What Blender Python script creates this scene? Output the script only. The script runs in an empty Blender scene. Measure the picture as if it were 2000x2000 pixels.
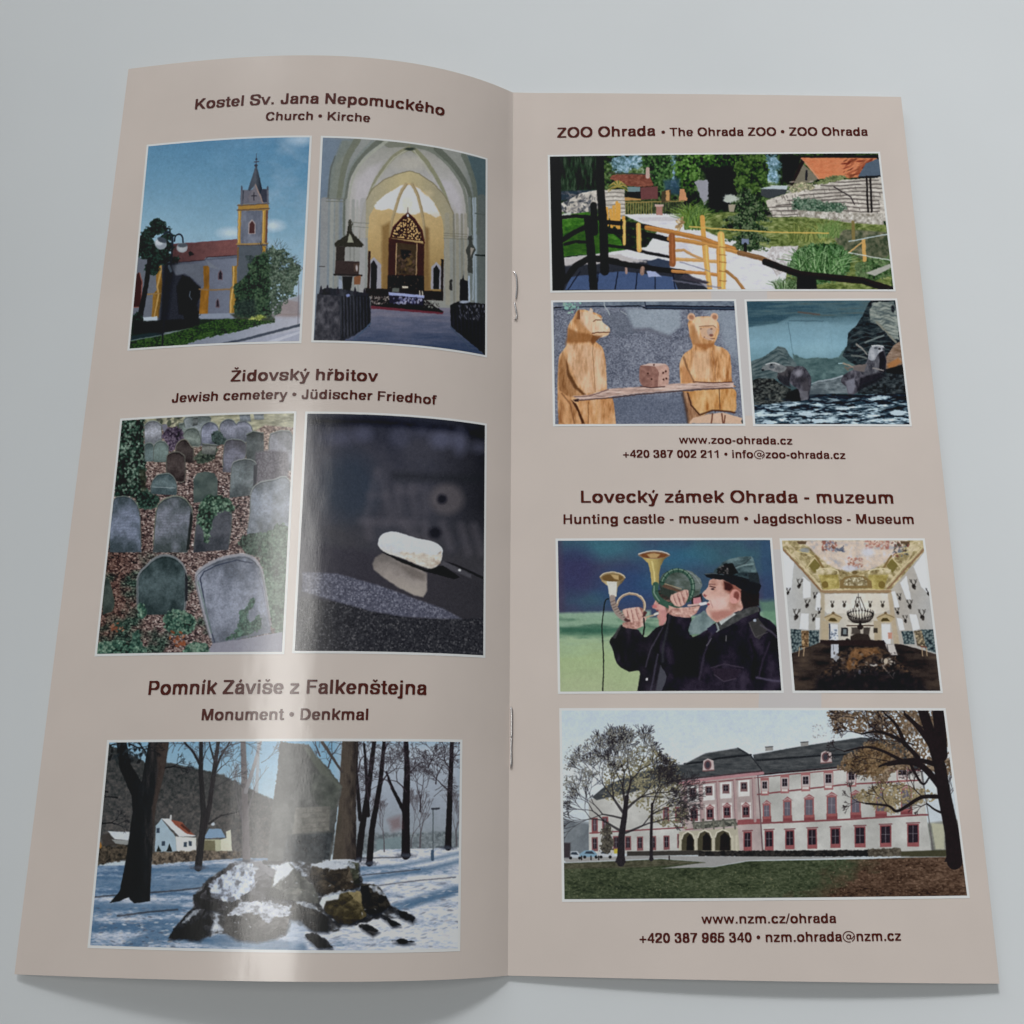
import bpy, math
import numpy as np
# ------------------------------------------------------------------ camera, world, lamps, exposure
S = bpy.context.scene
S.unit_settings.system = 'METRIC'
cam = bpy.data.cameras.new('camera'); cam_o = bpy.data.objects.new('camera', cam); S.collection.objects.link(cam_o)
cam_o.location = (-0.005936, 0.035113, 0.224587); cam_o.rotation_euler = (0.271210, -0.029302, 0.005518)
cam.sensor_width = 36; cam.lens = 1992.21 * 36 / 2000; cam.clip_start = 0.005; cam.clip_end = 50
S.camera = cam_o
W = bpy.data.worlds.new('World'); S.world = W; W.use_nodes = True
W.node_tree.nodes['Background'].inputs[0].default_value = (0.86, 0.94, 1.0, 1); W.node_tree.nodes['Background'].inputs[1].default_value = 0.12
def area(name, loc, target, sx, sy, power, col, spin=0.0):
    from mathutils import Vector
    l = bpy.data.lights.new(name, 'AREA'); l.shape = 'RECTANGLE'; l.size = sx; l.size_y = sy; l.energy = power; l.color = col
    o = bpy.data.objects.new(name, l); S.collection.objects.link(o); o.location = loc
    d = (Vector(target) - Vector(loc)).normalized(); z = -d; y = Vector((0, 1, 0)) - z * z.y; y.normalize(); x = y.cross(z)
    from mathutils import Matrix
    o.rotation_euler = Matrix((x, y, z)).transposed().to_euler(); o.rotation_euler.rotate_axis('Z', spin)
    return o
# a long ceiling strip over the upper left of the table (it makes the bright band on the arched page)
area('ceiling_strip', (-0.50, 0.16, 1.50), (-0.05, 0.17, 0), 0.24, 0.98, 4.7, (1.0, 0.98, 0.94))
# the big window at the far end of the room, to the left
area('window_light', (-2.75, 4.85, 2.75), (0, 0.1, 0), 3.2, 2.4, 70.0, (0.93, 0.97, 1.0))
# soft-edged spot added to brighten the table towards the right; no known lamp
def spot(name, loc, target, power, angle, radius, col):
    o = area(name, loc, target, .1, .1, 1, col); l = bpy.data.lights.new(name, 'SPOT'); l.energy = power; l.spot_size = math.radians(angle); l.spot_blend = 1.0; l.shadow_soft_size = radius; l.color = col; o.data = l
spot('added_gradient_spot', (-0.30, 2.6, 1.80), (0.25, 0.17, 0), 345.0, 14.5, 0.30, (0.97, 0.985, 1.0))
S.view_settings.view_transform = 'Standard'; S.view_settings.look = 'None'; S.view_settings.exposure = 0.12; S.view_settings.gamma = 1
S.render.resolution_x = S.render.resolution_y = 1024

# ------------------------------------------------------------------ painting the flat prints (numpy only)
def lat(seed, n=256):
    return np.random.default_rng(seed).random((n, n))
_L = {}
def vnoise(X, Y, sx, sy, seed):
    g = _L.setdefault(seed, lat(seed))
    x = X / sx + 37.3 * seed % 91; y = Y / sy + 17.7 * seed % 83
    xi = np.floor(x).astype(int); yi = np.floor(y).astype(int)
    fx = x - xi; fy = y - yi; fx = fx * fx * (3 - 2 * fx); fy = fy * fy * (3 - 2 * fy)
    a = g[yi & 255, xi & 255]; b = g[yi & 255, (xi + 1) & 255]
    c = g[(yi + 1) & 255, xi & 255]; d = g[(yi + 1) & 255, (xi + 1) & 255]
    return (a * (1 - fx) + b * fx) * (1 - fy) + (c * (1 - fx) + d * fx) * fy
def smooth_pts(p, closed=True, k=6):
    p = np.array(p, float); n = len(p); out = []
    rng = range(n if closed else n - 1)
    for i in rng:
        if closed: a, b, c, d = p[(i - 1) % n], p[i], p[(i + 1) % n], p[(i + 2) % n]
        else: a, b, c, d = p[max(i - 1, 0)], p[i], p[i + 1], p[min(i + 2, n - 1)]
        for t in np.arange(k) / k:
            out.append(.5 * ((2 * b) + (c - a) * t + (2 * a - 5 * b + 4 * c - d) * t * t + (3 * b - a - 3 * c + d) * t ** 3))
    if not closed: out.append(p[-1])
    return np.array(out)
class Cv:
    """A print: a canvas whose pixels carry the drawing coordinates X, Y."""
    def __init__(s, w, h, co):
        s.w, s.h = w, h
        u, v = np.meshgrid((np.arange(w) + .5) / w, (np.arange(h) + .5) / h)
        B = [u ** a * v ** b for a in range(4) for b in range(3)]
        s.X = sum(c * m for c, m in zip(co[0], B)); s.Y = sum(c * m for c, m in zip(co[1], B))
        s.im = np.full((h, w, 3), 128.); s.px = (s.X.max() - s.X.min()) / w
        s.cx0, s.cx1 = s.X.min(0), s.X.max(0); s.ry0, s.ry1 = s.Y.min(1), s.Y.max(1)
    def box(s, x0, y0, x1, y1):
        c = np.nonzero((s.cx1 >= x0) & (s.cx0 <= x1))[0]; r = np.nonzero((s.ry1 >= y0) & (s.ry0 <= y1))[0]
        if not len(c) or not len(r): return None
        return slice(r[0], r[-1] + 1), slice(c[0], c[-1] + 1)
    def put(s, sl, m, col, a=1.):
        if callable(col): col = col(s.X[sl], s.Y[sl])
        col = np.asarray(col, float)
        if col.ndim == 3 and col.shape[:2] == (s.h, s.w): col = col[sl]
        m = (np.clip(m, 0, 1) * a)[..., None]
        s.im[sl] = s.im[sl] * (1 - m) + col * m
    def N(s, sx, seed, sy=None, oc=3, sl=None):
        X, Y = (s.X, s.Y) if sl is None else (s.X[sl], s.Y[sl]); sy = sy or sx; o = 0; t = 0
        for k in range(oc):
            o = o + vnoise(X, Y, sx / 2 ** k, sy / 2 ** k, seed + k) * .6 ** k; t += .6 ** k
        return o / t
    def cells(s, sx, seed, sy=None, ang=0, jit=0, sl=None):
        """irregular cells: a random id per cell and the distance to its middle"""
        X, Y = (s.X, s.Y) if sl is None else (s.X[sl], s.Y[sl]); sy = sy or sx
        if ang: ca, sa = np.cos(ang), np.sin(ang); X, Y = X * ca + Y * sa, Y * ca - X * sa
        g1 = _L.setdefault(seed, lat(seed)); g2 = _L.setdefault(seed + 501, lat(seed + 501)); g3 = _L.setdefault(seed + 902, lat(seed + 902))
        x = X / sx + 500; y = Y / sy + 500; xi = np.floor(x).astype(int); yi = np.floor(y).astype(int)
        bd = np.full(X.shape, 9.); bi = np.zeros(X.shape)
        for dx in (-1, 0, 1):
            for dy in (-1, 0, 1):
                a = (yi + dy) & 255, (xi + dx) & 255
                dd = (xi + dx + g1[a] - x) ** 2 + (yi + dy + g2[a] - y) ** 2
                m = dd < bd; bd = np.where(m, dd, bd); bi = np.where(m, g3[a], bi)
        return bi, np.sqrt(bd)
    def sd(s, pts, sl):
        X, Y = s.X[sl], s.Y[sl]; ins = np.zeros(X.shape, bool); d = np.full(X.shape, 1e18)
        n = len(pts)
        for i in range(n):
            ax, ay = pts[i]; bx, by = pts[(i + 1) % n]; ex, ey = bx - ax, by - ay
            L = ex * ex + ey * ey + 1e-9
            t = np.clip(((X - ax) * ex + (Y - ay) * ey) / L, 0, 1)
            d = np.minimum(d, (X - ax - t * ex) ** 2 + (Y - ay - t * ey) ** 2)
            if ay != by:
                c = (ay > Y) != (by > Y)
                ins ^= c & (X < ex * (Y - ay) / ey + ax)
        d = np.sqrt(d); return np.where(ins, d, -d)
    def P(s, pts, col, soft=0, rag=0, rs=30, seed=1, a=1, sm=0):
        pts = smooth_pts(pts) if sm else np.array(pts, float)
        m = soft + rag + 6; sl = s.box(pts[:, 0].min() - m, pts[:, 1].min() - m, pts[:, 0].max() + m, pts[:, 1].max() + m)
        if sl is None: return
        d = s.sd(pts, sl)
        if rag: d = d + (s.N(rs, seed, sl=sl, oc=3) - .5) * 2 * rag
        s.put(sl, .5 + d / max(soft, s.px * 1.2), col, a)
    def E(s, cx, cy, rx, ry, col, soft=0, ang=0, a=1, rag=0, rs=30, seed=1):
        R = max(rx, ry) + soft + rag; sl = s.box(cx - R, cy - R, cx + R, cy + R)
        if sl is None: return
        X, Y = s.X[sl] - cx, s.Y[sl] - cy
        if ang: ca, sa = np.cos(ang), np.sin(ang); X, Y = X * ca + Y * sa, Y * ca - X * sa
        d = (1 - np.sqrt((X / rx) ** 2 + (Y / ry) ** 2)) * min(rx, ry)
        if rag: d = d + (s.N(rs, seed, sl=sl) - .5) * 2 * rag
        s.put(sl, .5 + d / max(soft, s.px * 1.2), col, a)
    def Ln(s, pts, w, col, soft=0, a=1, sm=0, closed=0):
        pts = smooth_pts(pts, closed=bool(closed)) if sm else np.array(pts, float)
        if closed: pts = np.vstack([pts, pts[:1]])
        w0, w1 = w if isinstance(w, tuple) else (w, w); m = max(w0, w1) + soft + 4
        sl = s.box(pts[:, 0].min() - m, pts[:, 1].min() - m, pts[:, 0].max() + m, pts[:, 1].max() + m)
        if sl is None: return
        X, Y = s.X[sl], s.Y[sl]; d = np.full(X.shape, -1e9); n = len(pts) - 1
        for i in range(n):
            ax, ay = pts[i]; ex, ey = pts[i + 1] - pts[i]; L = ex * ex + ey * ey + 1e-9
            t = np.clip(((X - ax) * ex + (Y - ay) * ey) / L, 0, 1)
            ww = w0 + (w1 - w0) * (i + t) / n
            d = np.maximum(d, ww / 2 - np.sqrt((X - ax - t * ex) ** 2 + (Y - ay - t * ey) ** 2))
        k = max(soft, s.px * 1.2)
        # a line thinner than a pixel is drawn fainter, not thicker
        s.put(sl, np.minimum(.5 + d / k, (max(w0, w1) + .3 * k) / k), col, a)
    def tree(s, x, y, L, ang, w, col, seed, depth=7, spread=.5, up=.0, a=1, shrink=.76, minw=.8):
        r = np.random.default_rng(seed); st = [(x, y, L, ang, w, depth)]
        while st:
            x, y, L, an, w, dp = st.pop()
            b = an + r.normal(0, .12); mx, my = x + np.cos(an) * L * .5, y - np.sin(an) * L * .5
            ex, ey = mx + np.cos(b) * L * .5, my - np.sin(b) * L * .5
            w2 = max(w * .7, minw)
            s.Ln([(x, y), (mx, my), (ex, ey)], (w, w2), col, a=a)
            if dp > 0:
                for k in range(2 if r.random() < .72 else 3):
                    na = b + r.normal(0, spread * .45) + (spread * (1 if k % 2 else -1)) * (.4 + .6 * r.random())
                    na += up * (1.57 - na)
                    st.append((ex, ey, L * shrink * (.75 + .45 * r.random()), na, w2 * (.85 if k == 0 else .62), dp - 1))
    def leafy(s, pts, sc, pal, seed, rag=0, rs=40, sm=1, a=1, gap=0, dark=.6, sy=None, ang=0, box=None, soft=0):
        """leaf cells in the colours of pal inside a ragged outline, with clumps"""
        pts = smooth_pts(pts) if sm else np.array(pts, float); m = rag + 6
        sl = s.box(pts[:, 0].min() - m, pts[:, 1].min() - m, pts[:, 0].max() + m, pts[:, 1].max() + m)
        if sl is None: return
        d = s.sd(pts, sl) + ((s.N(rs, seed, sl=sl, oc=4) - .5) * 2 * rag if rag else 0)
        i, q = s.cells(sc, seed, sy, ang, sl=sl); pal = np.array(pal, float)
        c = s.N(sc * 5, seed + 9, sl=sl, oc=3)
        idx = np.clip((i * .62 + c * .75 - .18), 0, .999) * len(pal)
        lo = np.floor(idx).astype(int); f = (idx - lo)[..., None]
        col = pal[lo] * (1 - f) + pal[np.minimum(lo + 1, len(pal) - 1)] * f
        col = col * (1 - dark * np.clip(q - .35, 0, 1))[..., None] * (.72 + .56 * s.N(sc * 1.6, seed + 17, sl=sl, oc=3))[..., None]
        d = d + (i - .5) * min(rag, 14) * 1.2
        mask = .5 + d / max(soft, s.px * 1.2)
        if gap: mask = np.minimum(mask, (1 - gap * 1.25 + (c - .5) + (i - .5) * .9) * 4 + .5)
        s.put(sl, mask, col, a)
    def mul(s, f, sl=None):
        s.im *= f[..., None] if f.ndim == 2 else f
    def dabs(s, n, x0, y0, x1, y1, r0, r1, cols, seed, asp=.5, ang=0, da=3, inside=None, a=1, soft=0):
        r = np.random.default_rng(seed); cols = np.array(cols, float)
        for _ in range(n):
            x, y = r.uniform(x0, x1), r.uniform(y0, y1)
            if inside is not None and not inside(x, y): continue
            q = r.uniform(r0, r1); s.E(x, y, q, q * asp * r.uniform(.7, 1.4), cols[r.integers(len(cols))] * r.uniform(.85, 1.12), ang=ang + r.uniform(-da, da), a=a, soft=soft)
def _finish(s, name):
    """the camera that took the picture: slight blur, tonal mottling, print grain"""
    im = s.im
    def bl(a, k):
        for ax in (0, 1):
            p = np.pad(a, [(1, 1) if i == ax else (0, 0) for i in range(3)], mode='edge'); n = a.shape[ax]
            sl = lambda q: tuple(slice(q, q + n) if i == ax else slice(None) for i in range(3))
            a = p[sl(0)] * k + p[sl(1)] * (1 - 2 * k) + p[sl(2)] * k
        return a
    sd = len(name) * 7 + 1000
    m = (s.N(s.px * 5, sd, oc=3) - .5) * .06 + (s.N(s.px * 22, sd + 10, oc=2) - .5) * .045
    im = im * (1 + m[..., None]) + (s.N(s.px * 4, sd + 20, oc=2)[..., None] - .5) * 3
    k = .2 if name == 'castle' else .45      # outlines are never ruler-straight
    jj, ii = np.meshgrid(np.arange(s.w), np.arange(s.h))
    xx = jj + (s.N(s.px * 6, sd + 30, oc=3) - .5) * 4 * k; yy = ii + (s.N(s.px * 6, sd + 40, oc=3) - .5) * 4 * k
    x0 = np.clip(np.floor(xx).astype(int), 0, s.w - 2); y0 = np.clip(np.floor(yy).astype(int), 0, s.h - 2); fx = np.clip(xx - x0, 0, 1)[..., None]; fy = np.clip(yy - y0, 0, 1)[..., None]
    im = (im[y0, x0] * (1 - fx) + im[y0, x0 + 1] * fx) * (1 - fy) + (im[y0 + 1, x0] * (1 - fx) + im[y0 + 1, x0 + 1] * fx) * fy
    b1 = bl(bl(bl(im, .25), .25), .25); im = im + (im - b1) * .45
    lum = im.mean(-1, keepdims=True); im = im * (1 + (s.N(s.px * 2.6, sd + 50, oc=2)[..., None] - .5) * .16 * np.clip(1.2 - lum / 170, .1, 1))
    im = bl(im, .1)
    s.im = im + np.random.default_rng(sd).normal(0, 2.4, im.shape[:2])[..., None]
Cv.finish = _finish
def inpoly(pts):
    pts = [tuple(p) for p in pts]
    def f(x, y):
        c = False; n = len(pts)
        for i in range(n):
            (ax, ay), (bx, by) = pts[i], pts[(i + 1) % n]
            if (ay > y) != (by > y) and x < (bx - ax) * (y - ay) / (by - ay) + ax: c = not c
        return c
    return f
def ramp(t, stops):
    t = np.asarray(t); xs = [q[0] for q in stops]; cs = np.array([q[1] for q in stops], float)
    return np.stack([np.interp(t, xs, cs[:, k]) for k in range(3)], -1)
def vary(c, n, amt):
    """base colour c modulated by a noise field n"""
    return np.asarray(c, float) * (1 + (n - .5)[..., None] * 2 * amt)
def p_church(c):
    X, Y = c.X, c.Y
    n = c.N(600, 3, 260, 4)
    t = (Y - 80) / 1000 - (X - 900) / 9000
    c.im[:] = ramp(t + (n - .5) * .12, [(0, (70, 128, 170)), (.35, (88, 142, 178)), (.8, (122, 166, 192)), (1.2, (150, 182, 202))])
    w = np.clip((c.N(300, 8, 200, 4) - .42) * 2.2, 0, 1) * np.clip((X - 700) / 700, 0, 1)
    c.put(np.s_[:, :], w, (172, 186, 205), .55)
    c.E(900, 880, 90, 40, (196, 208, 220), soft=50, a=.7); c.E(1260, 820, 80, 40, (205, 212, 222), soft=50, a=.7); c.E(1500, 95, 90, 45, (176, 196, 214), soft=60, a=.7)
    # ground: lawn, pavement, road
    c.P([(40, 1560), (1500, 1560), (1500, 1900), (40, 1900)], (28, 44, 26))
    c.P([(1000, 1700), (1300, 1570), (1520, 1560), (1520, 1830), (300, 1860), (640, 1760)], lambda x, y: ramp((x - 500) / 1000, [(0, (112, 120, 138)), (.5, (142, 148, 166)), (1, (172, 172, 186))]))
    c.P([(780, 1812), (1010, 1765), (1490, 1640), (1500, 1660), (1080, 1770), (880, 1812)], (62, 70, 86), soft=6)
    c.P([(900, 1812), (1100, 1775), (1500, 1690), (1500, 1830)], (152, 156, 176), soft=4)
    c.P([(1080, 1830), (1490, 1700), (1490, 1720), (1180, 1830)], (186, 188, 200), soft=6, a=.7)
    lawn = [(60, 1790), (300, 1730), (540, 1680), (820, 1600), (960, 1588), (1100, 1600), (1270, 1600), (1270, 1630), (1130, 1660), (900, 1720), (700, 1760), (480, 1825), (60, 1850)]
    c.leafy(lawn, 14, [(20, 34, 18), (30, 52, 22), (44, 76, 30), (58, 92, 38)], 11, rag=8, sm=0, sy=8)
    c.P([(60, 1775), (360, 1715), (560, 1680), (520, 1690), (330, 1740), (70, 1786)], (118, 134, 140), soft=8)
    c.P([(70, 1745), (330, 1700), (330, 1735), (70, 1780)], (26, 44, 48), soft=8)
    # the nave: walls
    wall = lambda x, y: vary((96, 100, 118), c.N(60, 5, 200, 3)[c.box(430, 1060, 1000, 1600)][:x.shape[0], :x.shape[1]], 0)
    c.P([(400, 1130), (700, 1110), (955, 1070), (960, 1600), (640, 1605), (300, 1630), (300, 1150)], ramp(np.clip((X - 500) / 450, 0, 1), [(0, (70, 76, 92)), (.5, (98, 104, 124)), (1, (108, 116, 136))]))
    c.P([(110, 1090), (330, 1090), (330, 1620), (70, 1620)], (98, 104, 118), soft=4)
    c.P([(85, 1500), (110, 1230), (135, 1210), (165, 1280), (150, 1505)], (60, 22, 20), soft=4)
    c.Ln([(90, 1505), (150, 1500), (162, 1290), (140, 1215)], 7, (150, 90, 80))
    # dark arch and shade on the nave wall
    c.P([(310, 1620), (330, 1130), (460, 1130), (520, 1230), (640, 1330), (655, 1560), (640, 1640), (400, 1700)], (40, 42, 52), soft=40)
    c.P([(390, 1150), (640, 1135), (680, 1170), (660, 1320), (590, 1260), (520, 1220), (450, 1240)], (92, 98, 112), soft=14)
    c.P([(500, 1235), (560, 1250), (650, 1340), (650, 1420), (560, 1580), (470, 1560), (450, 1330)], (20, 20, 26), soft=16)
    c.Ln([(565, 1370), (560, 1410), (575, 1440)], 7, (90, 104, 120))
    # roof
    c.P([(420, 975), (955, 935), (975, 960), (962, 1068), (700, 1088), (680, 1108), (410, 1130)], ramp(np.clip((X - 430) / 500, 0, 1) + (c.N(50, 9, 30) - .5) * .5, [(0, (80, 48, 50)), (.5, (104, 62, 62)), (1, (124, 72, 70))]))
    c.Ln([(410, 1132), (690, 1108), (710, 1085), (960, 1068)], 7, (52, 34, 40))
    c.Ln([(430, 976), (955, 936)], 5, (110, 60, 70))
    c.P([(548, 1045), (570, 1035), (600, 1062), (560, 1075)], (26, 20, 24), soft=4)
    # buttresses
    for pts, col in (([(275, 1100), (325, 1100), (330, 1350), (300, 1590), (240, 1600), (255, 1390), (285, 1360)], (158, 108, 34)),
                     ([(675, 1160), (725, 1155), (725, 1350), (712, 1560), (640, 1560), (655, 1360), (680, 1340)], (166, 104, 24)),
                     ([(915, 1160), (962, 1155), (958, 1330), (950, 1590), (892, 1590), (900, 1340), (918, 1320)], (182, 130, 40))):
        c.P(pts, ramp((c.N(30, 12, 120) - .2) * 1.2, [(0, [k * .72 for k in col]), (1, [min(255, k * 1.12) for k in col])]), soft=4)
    c.Ln([(290, 1090), (318, 1000), (320, 1200), (290, 1330), (300, 1400), (262, 1590)], 14, (212, 168, 92), a=.6)
    c.Ln([(930, 1165), (925, 1330), (905, 1450), (905, 1580)], 12, (224, 176, 92), a=.75)
    c.P([(690, 1095), (960, 1068), (960, 1090), (700, 1112)], (84, 90, 108), soft=6); c.P([(700, 1110), (820, 1190), (720, 1165)], (112, 118, 132), soft=12)
    c.Ln([(190, 1395), (320, 1388)], 10, (150, 112, 60)); c.Ln([(640, 1352), (730, 1360), (900, 1352), (950, 1322)], 12, (140, 104, 62))
    c.P([(636, 1560), (940, 1552), (942, 1592), (636, 1600)], (128, 138, 158), soft=4); c.P([(160, 1590), (290, 1580), (290, 1615), (160, 1625)], (170, 184, 198), soft=4)
    for x, y, w, h in ((818, 1232, 20, 44), (795, 1468, 16, 40)):
        c.P([(x - w, y + h), (x - w, y - h * .3), (x, y - h), (x + w, y - h * .3), (x + w, y + h)], (104, 84, 92), soft=4)
        c.P([(x - w * .6, y + h * .8), (x - w * .6, y - h * .2), (x, y - h * .8), (x + w * .6, y - h * .2), (x + w * .6, y + h * .8)], (42, 34, 44), soft=4)
    # tower
    c.P([(965, 690), (1215, 690), (1210, 980), (1190, 1400), (955, 1400), (960, 980)], ramp((c.N(40, 15, 90) - .3) * 1.6, [(0, (92, 98, 116)), (1, (124, 130, 148))]), soft=4)
    c.P([(965, 980), (1200, 980), (1190, 1500), (955, 1500)], (78, 86, 96), soft=14)
    for a, b in ((968, 992), (1172, 1200)):
        c.P([(a, 690), (b, 690), (b - 6, 970), (a - 6, 970)], (178, 130, 40), soft=3); c.Ln([(a + 8, 700), (a + 2, 960)], 7, (222, 172, 88))
    c.P([(1200, 690), (1216, 690), (1208, 975), (1194, 975)], (110, 66, 48), soft=3)
    c.P([(1170, 990), (1200, 990), (1192, 1080), (1170, 1070)], (176, 126, 36), soft=3)
    c.P([(960, 1000), (975, 1000), (968, 1160), (955, 1160)], (120, 84, 46), soft=3)
    c.P([(968, 642), (1222, 636), (1224, 690), (966, 694)], (172, 124, 44), soft=3)
    c.Ln([(962, 652), (1226, 634)], 9, (98, 74, 60)); c.Ln([(962, 690), (1226, 676)], 10, (94, 72, 58)); c.Ln([(955, 975), (1215, 970)], 12, (168, 126, 60)); c.Ln([(960, 986), (1212, 982)], 5, (76, 60, 56))
    c.P([(985, 640), (990, 520), (1010, 520), (1050, 520), (1165, 515), (1222, 510), (1222, 630)], (98, 98, 112), soft=3)
    c.P([(1000, 525), (1014, 525), (1008, 636), (998, 636)], (44, 50, 64), soft=3)
    c.P([(1130, 480), (1170, 515), (1210, 512), (1212, 622), (1175, 626)], (52, 54, 70), soft=3)
    c.P([(1050, 520), (1112, 320), (1124, 320), (1168, 512), (1150, 560), (1115, 475), (1060, 530)], ramp((X - 1060) / 100, [(0, (60, 70, 84)), (.5, (76, 82, 94)), (1, (30, 40, 54))]), soft=3)
    c.P([(1112, 476), (1060, 580), (1060, 632), (1170, 628)], (110, 106, 116), soft=3); c.Ln([(1112, 476), (1174, 628)], 9, (160, 130, 116)); c.Ln([(1112, 470), (1050, 590)], 4, (110, 100, 106))
    c.Ln([(1100, 545), (1100, 605)], 8, (48, 46, 56)); c.Ln([(1080, 570), (1122, 570)], 8, (48, 46, 56))
    for x in (998, 1216): c.Ln([(x, 640), (x, 500)], 15, (92, 94, 108)); c.Ln([(x, 520), (x, 488)], 6, (52, 60, 74))
    c.E(1117, 315, 15, 12, (52, 54, 66)); c.Ln([(1118, 330), (1120, 215)], (8, 3), (54, 60, 76)); c.Ln([(1102, 285), (1138, 282)], 8, (60, 60, 74)); c.E(1120, 262, 9, 9, (54, 56, 70))
    c.P([(1052, 890), (1052, 800), (1082, 765), (1112, 800), (1112, 890)], (162, 146, 146), soft=3); c.P([(1060, 884), (1062, 805), (1084, 780), (1104, 805), (1102, 884)], (74, 42, 42), soft=3)
    # conifer left and its trunk
    pal = [(12, 20, 18), (18, 30, 24), (26, 42, 34), (40, 62, 54)]
    for cx, cy, rx, ry, s_ in ((290, 810, 60, 40, 1), (330, 850, 70, 34, 2), (250, 870, 80, 36, 3), (200, 905, 60, 34, 4), (370, 915, 60, 30, 5), (180, 960, 80, 60, 6), (200, 1030, 120, 60, 7), (330, 1000, 90, 60, 8), (430, 1100, 60, 30, 9), (300, 1080, 110, 70, 10), (250, 1170, 60, 60, 11)):
        c.leafy([(cx - rx, cy), (cx - rx * .5, cy - ry), (cx + rx * .5, cy - ry * .9), (cx + rx, cy), (cx + rx * .4, cy + ry), (cx - rx * .5, cy + ry)], 16, pal, 20 + s_, rag=22, rs=36, gap=.25)
    c.Ln([(225, 1100), (200, 1300), (150, 1560), (120, 1640)], (34, 50), (14, 18, 20)); c.leafy([(60, 1600), (120, 1540), (180, 1600), (160, 1640), (70, 1660)], 14, pal, 41, rag=16)
    c.Ln([(395, 1130), (345, 1560), (330, 1700)], (90, 60), (18, 20, 26), soft=40, a=.6)
    # bushes and shade at the wall foot
    c.P([(90, 1625), (640, 1600), (640, 1650), (500, 1690), (90, 1730)], (16, 20, 18), soft=16)
    c.leafy([(520, 1500), (620, 1490), (640, 1600), (600, 1650), (520, 1640)], 14, [(10, 14, 14), (20, 26, 24)], 44, rag=16)
    c.P([(900, 1560), (1270, 1560), (1270, 1620), (950, 1600)], (60, 66, 52), soft=14)
    c.leafy([(1050, 1580), (1120, 1550), (1200, 1560), (1210, 1600), (1090, 1610)], 12, [(96, 116, 34), (140, 156, 60), (176, 186, 84)], 45, rag=8)
    # trees right
    c.P([(1230, 1480), (1490, 1400), (1490, 1590), (1250, 1590)], (150, 142, 150), soft=30, a=.8)
    c.P([(1300, 1500), (1380, 1440), (1480, 1460), (1480, 1580), (1290, 1580)], (142, 122, 120), soft=16, a=.7)
    c.tree(1240, 1560, 150, 1.5, 22, (40, 40, 40), 59, depth=6, spread=.5, a=.8)
    c.leafy([(1210, 1060), (1290, 1010), (1370, 1050), (1420, 1110), (1480, 1130), (1500, 1200), (1460, 1300), (1400, 1420), (1290, 1560), (1200, 1560)], 15, [(22, 34, 30), (42, 60, 48), (66, 86, 68), (96, 114, 96)], 50, rag=60, rs=50, gap=.5, dark=.6)
    c.leafy([(1060, 1110), (1140, 1060), (1210, 1060), (1230, 1200), (1220, 1400), (1240, 1560), (1150, 1580), (960, 1580), (945, 1450), (940, 1330), (980, 1290), (1040, 1220)], 15, [(14, 26, 22), (26, 46, 34), (44, 70, 48), (70, 96, 66)], 51, rag=26, rs=60, gap=.05)
    c.P([(1010, 1440), (1110, 1440), (1120, 1580), (940, 1580), (950, 1470)], (30, 40, 44), soft=40, a=.6)
    c.leafy([(1030, 1080), (1080, 1070), (1090, 1110), (1060, 1130)], 12, [(40, 52, 54), (60, 72, 74)], 52, rag=10)
    c.Ln([(1475, 1280), (1468, 1640)], 5, (96, 98, 112)); c.Ln([(1440, 1130), (1500, 1170), (1510, 1190)], 5, (80, 84, 96))
    # lamp
    c.Ln([(416, 920), (410, 1100), (395, 1200), (335, 1750), (330, 1830)], (16, 13), (26, 30, 38))
    c.Ln([(345, 890), (375, 872), (405, 890), (416, 940), (414, 980)], 15, (34, 42, 54), sm=1); c.Ln([(432, 950), (445, 905), (475, 892), (500, 915), (504, 965)], 13, (34, 42, 54), sm=1)
    c.E(320, 975, 50, 46, (136, 146, 158), soft=6); c.E(305, 958, 36, 28, (196, 204, 212), soft=16, a=.8); c.E(330, 940, 40, 22, (62, 72, 84), soft=8, ang=.4)
    c.E(497, 1005, 46, 40, (150, 156, 164), soft=6); c.E(497, 1012, 28, 20, (172, 176, 180), soft=14, a=.7); c.E(500, 985, 42, 18, (72, 80, 90), soft=8)
    c.Ln([(388, 1160), (402, 1200)], 22, (60, 70, 82))

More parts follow.
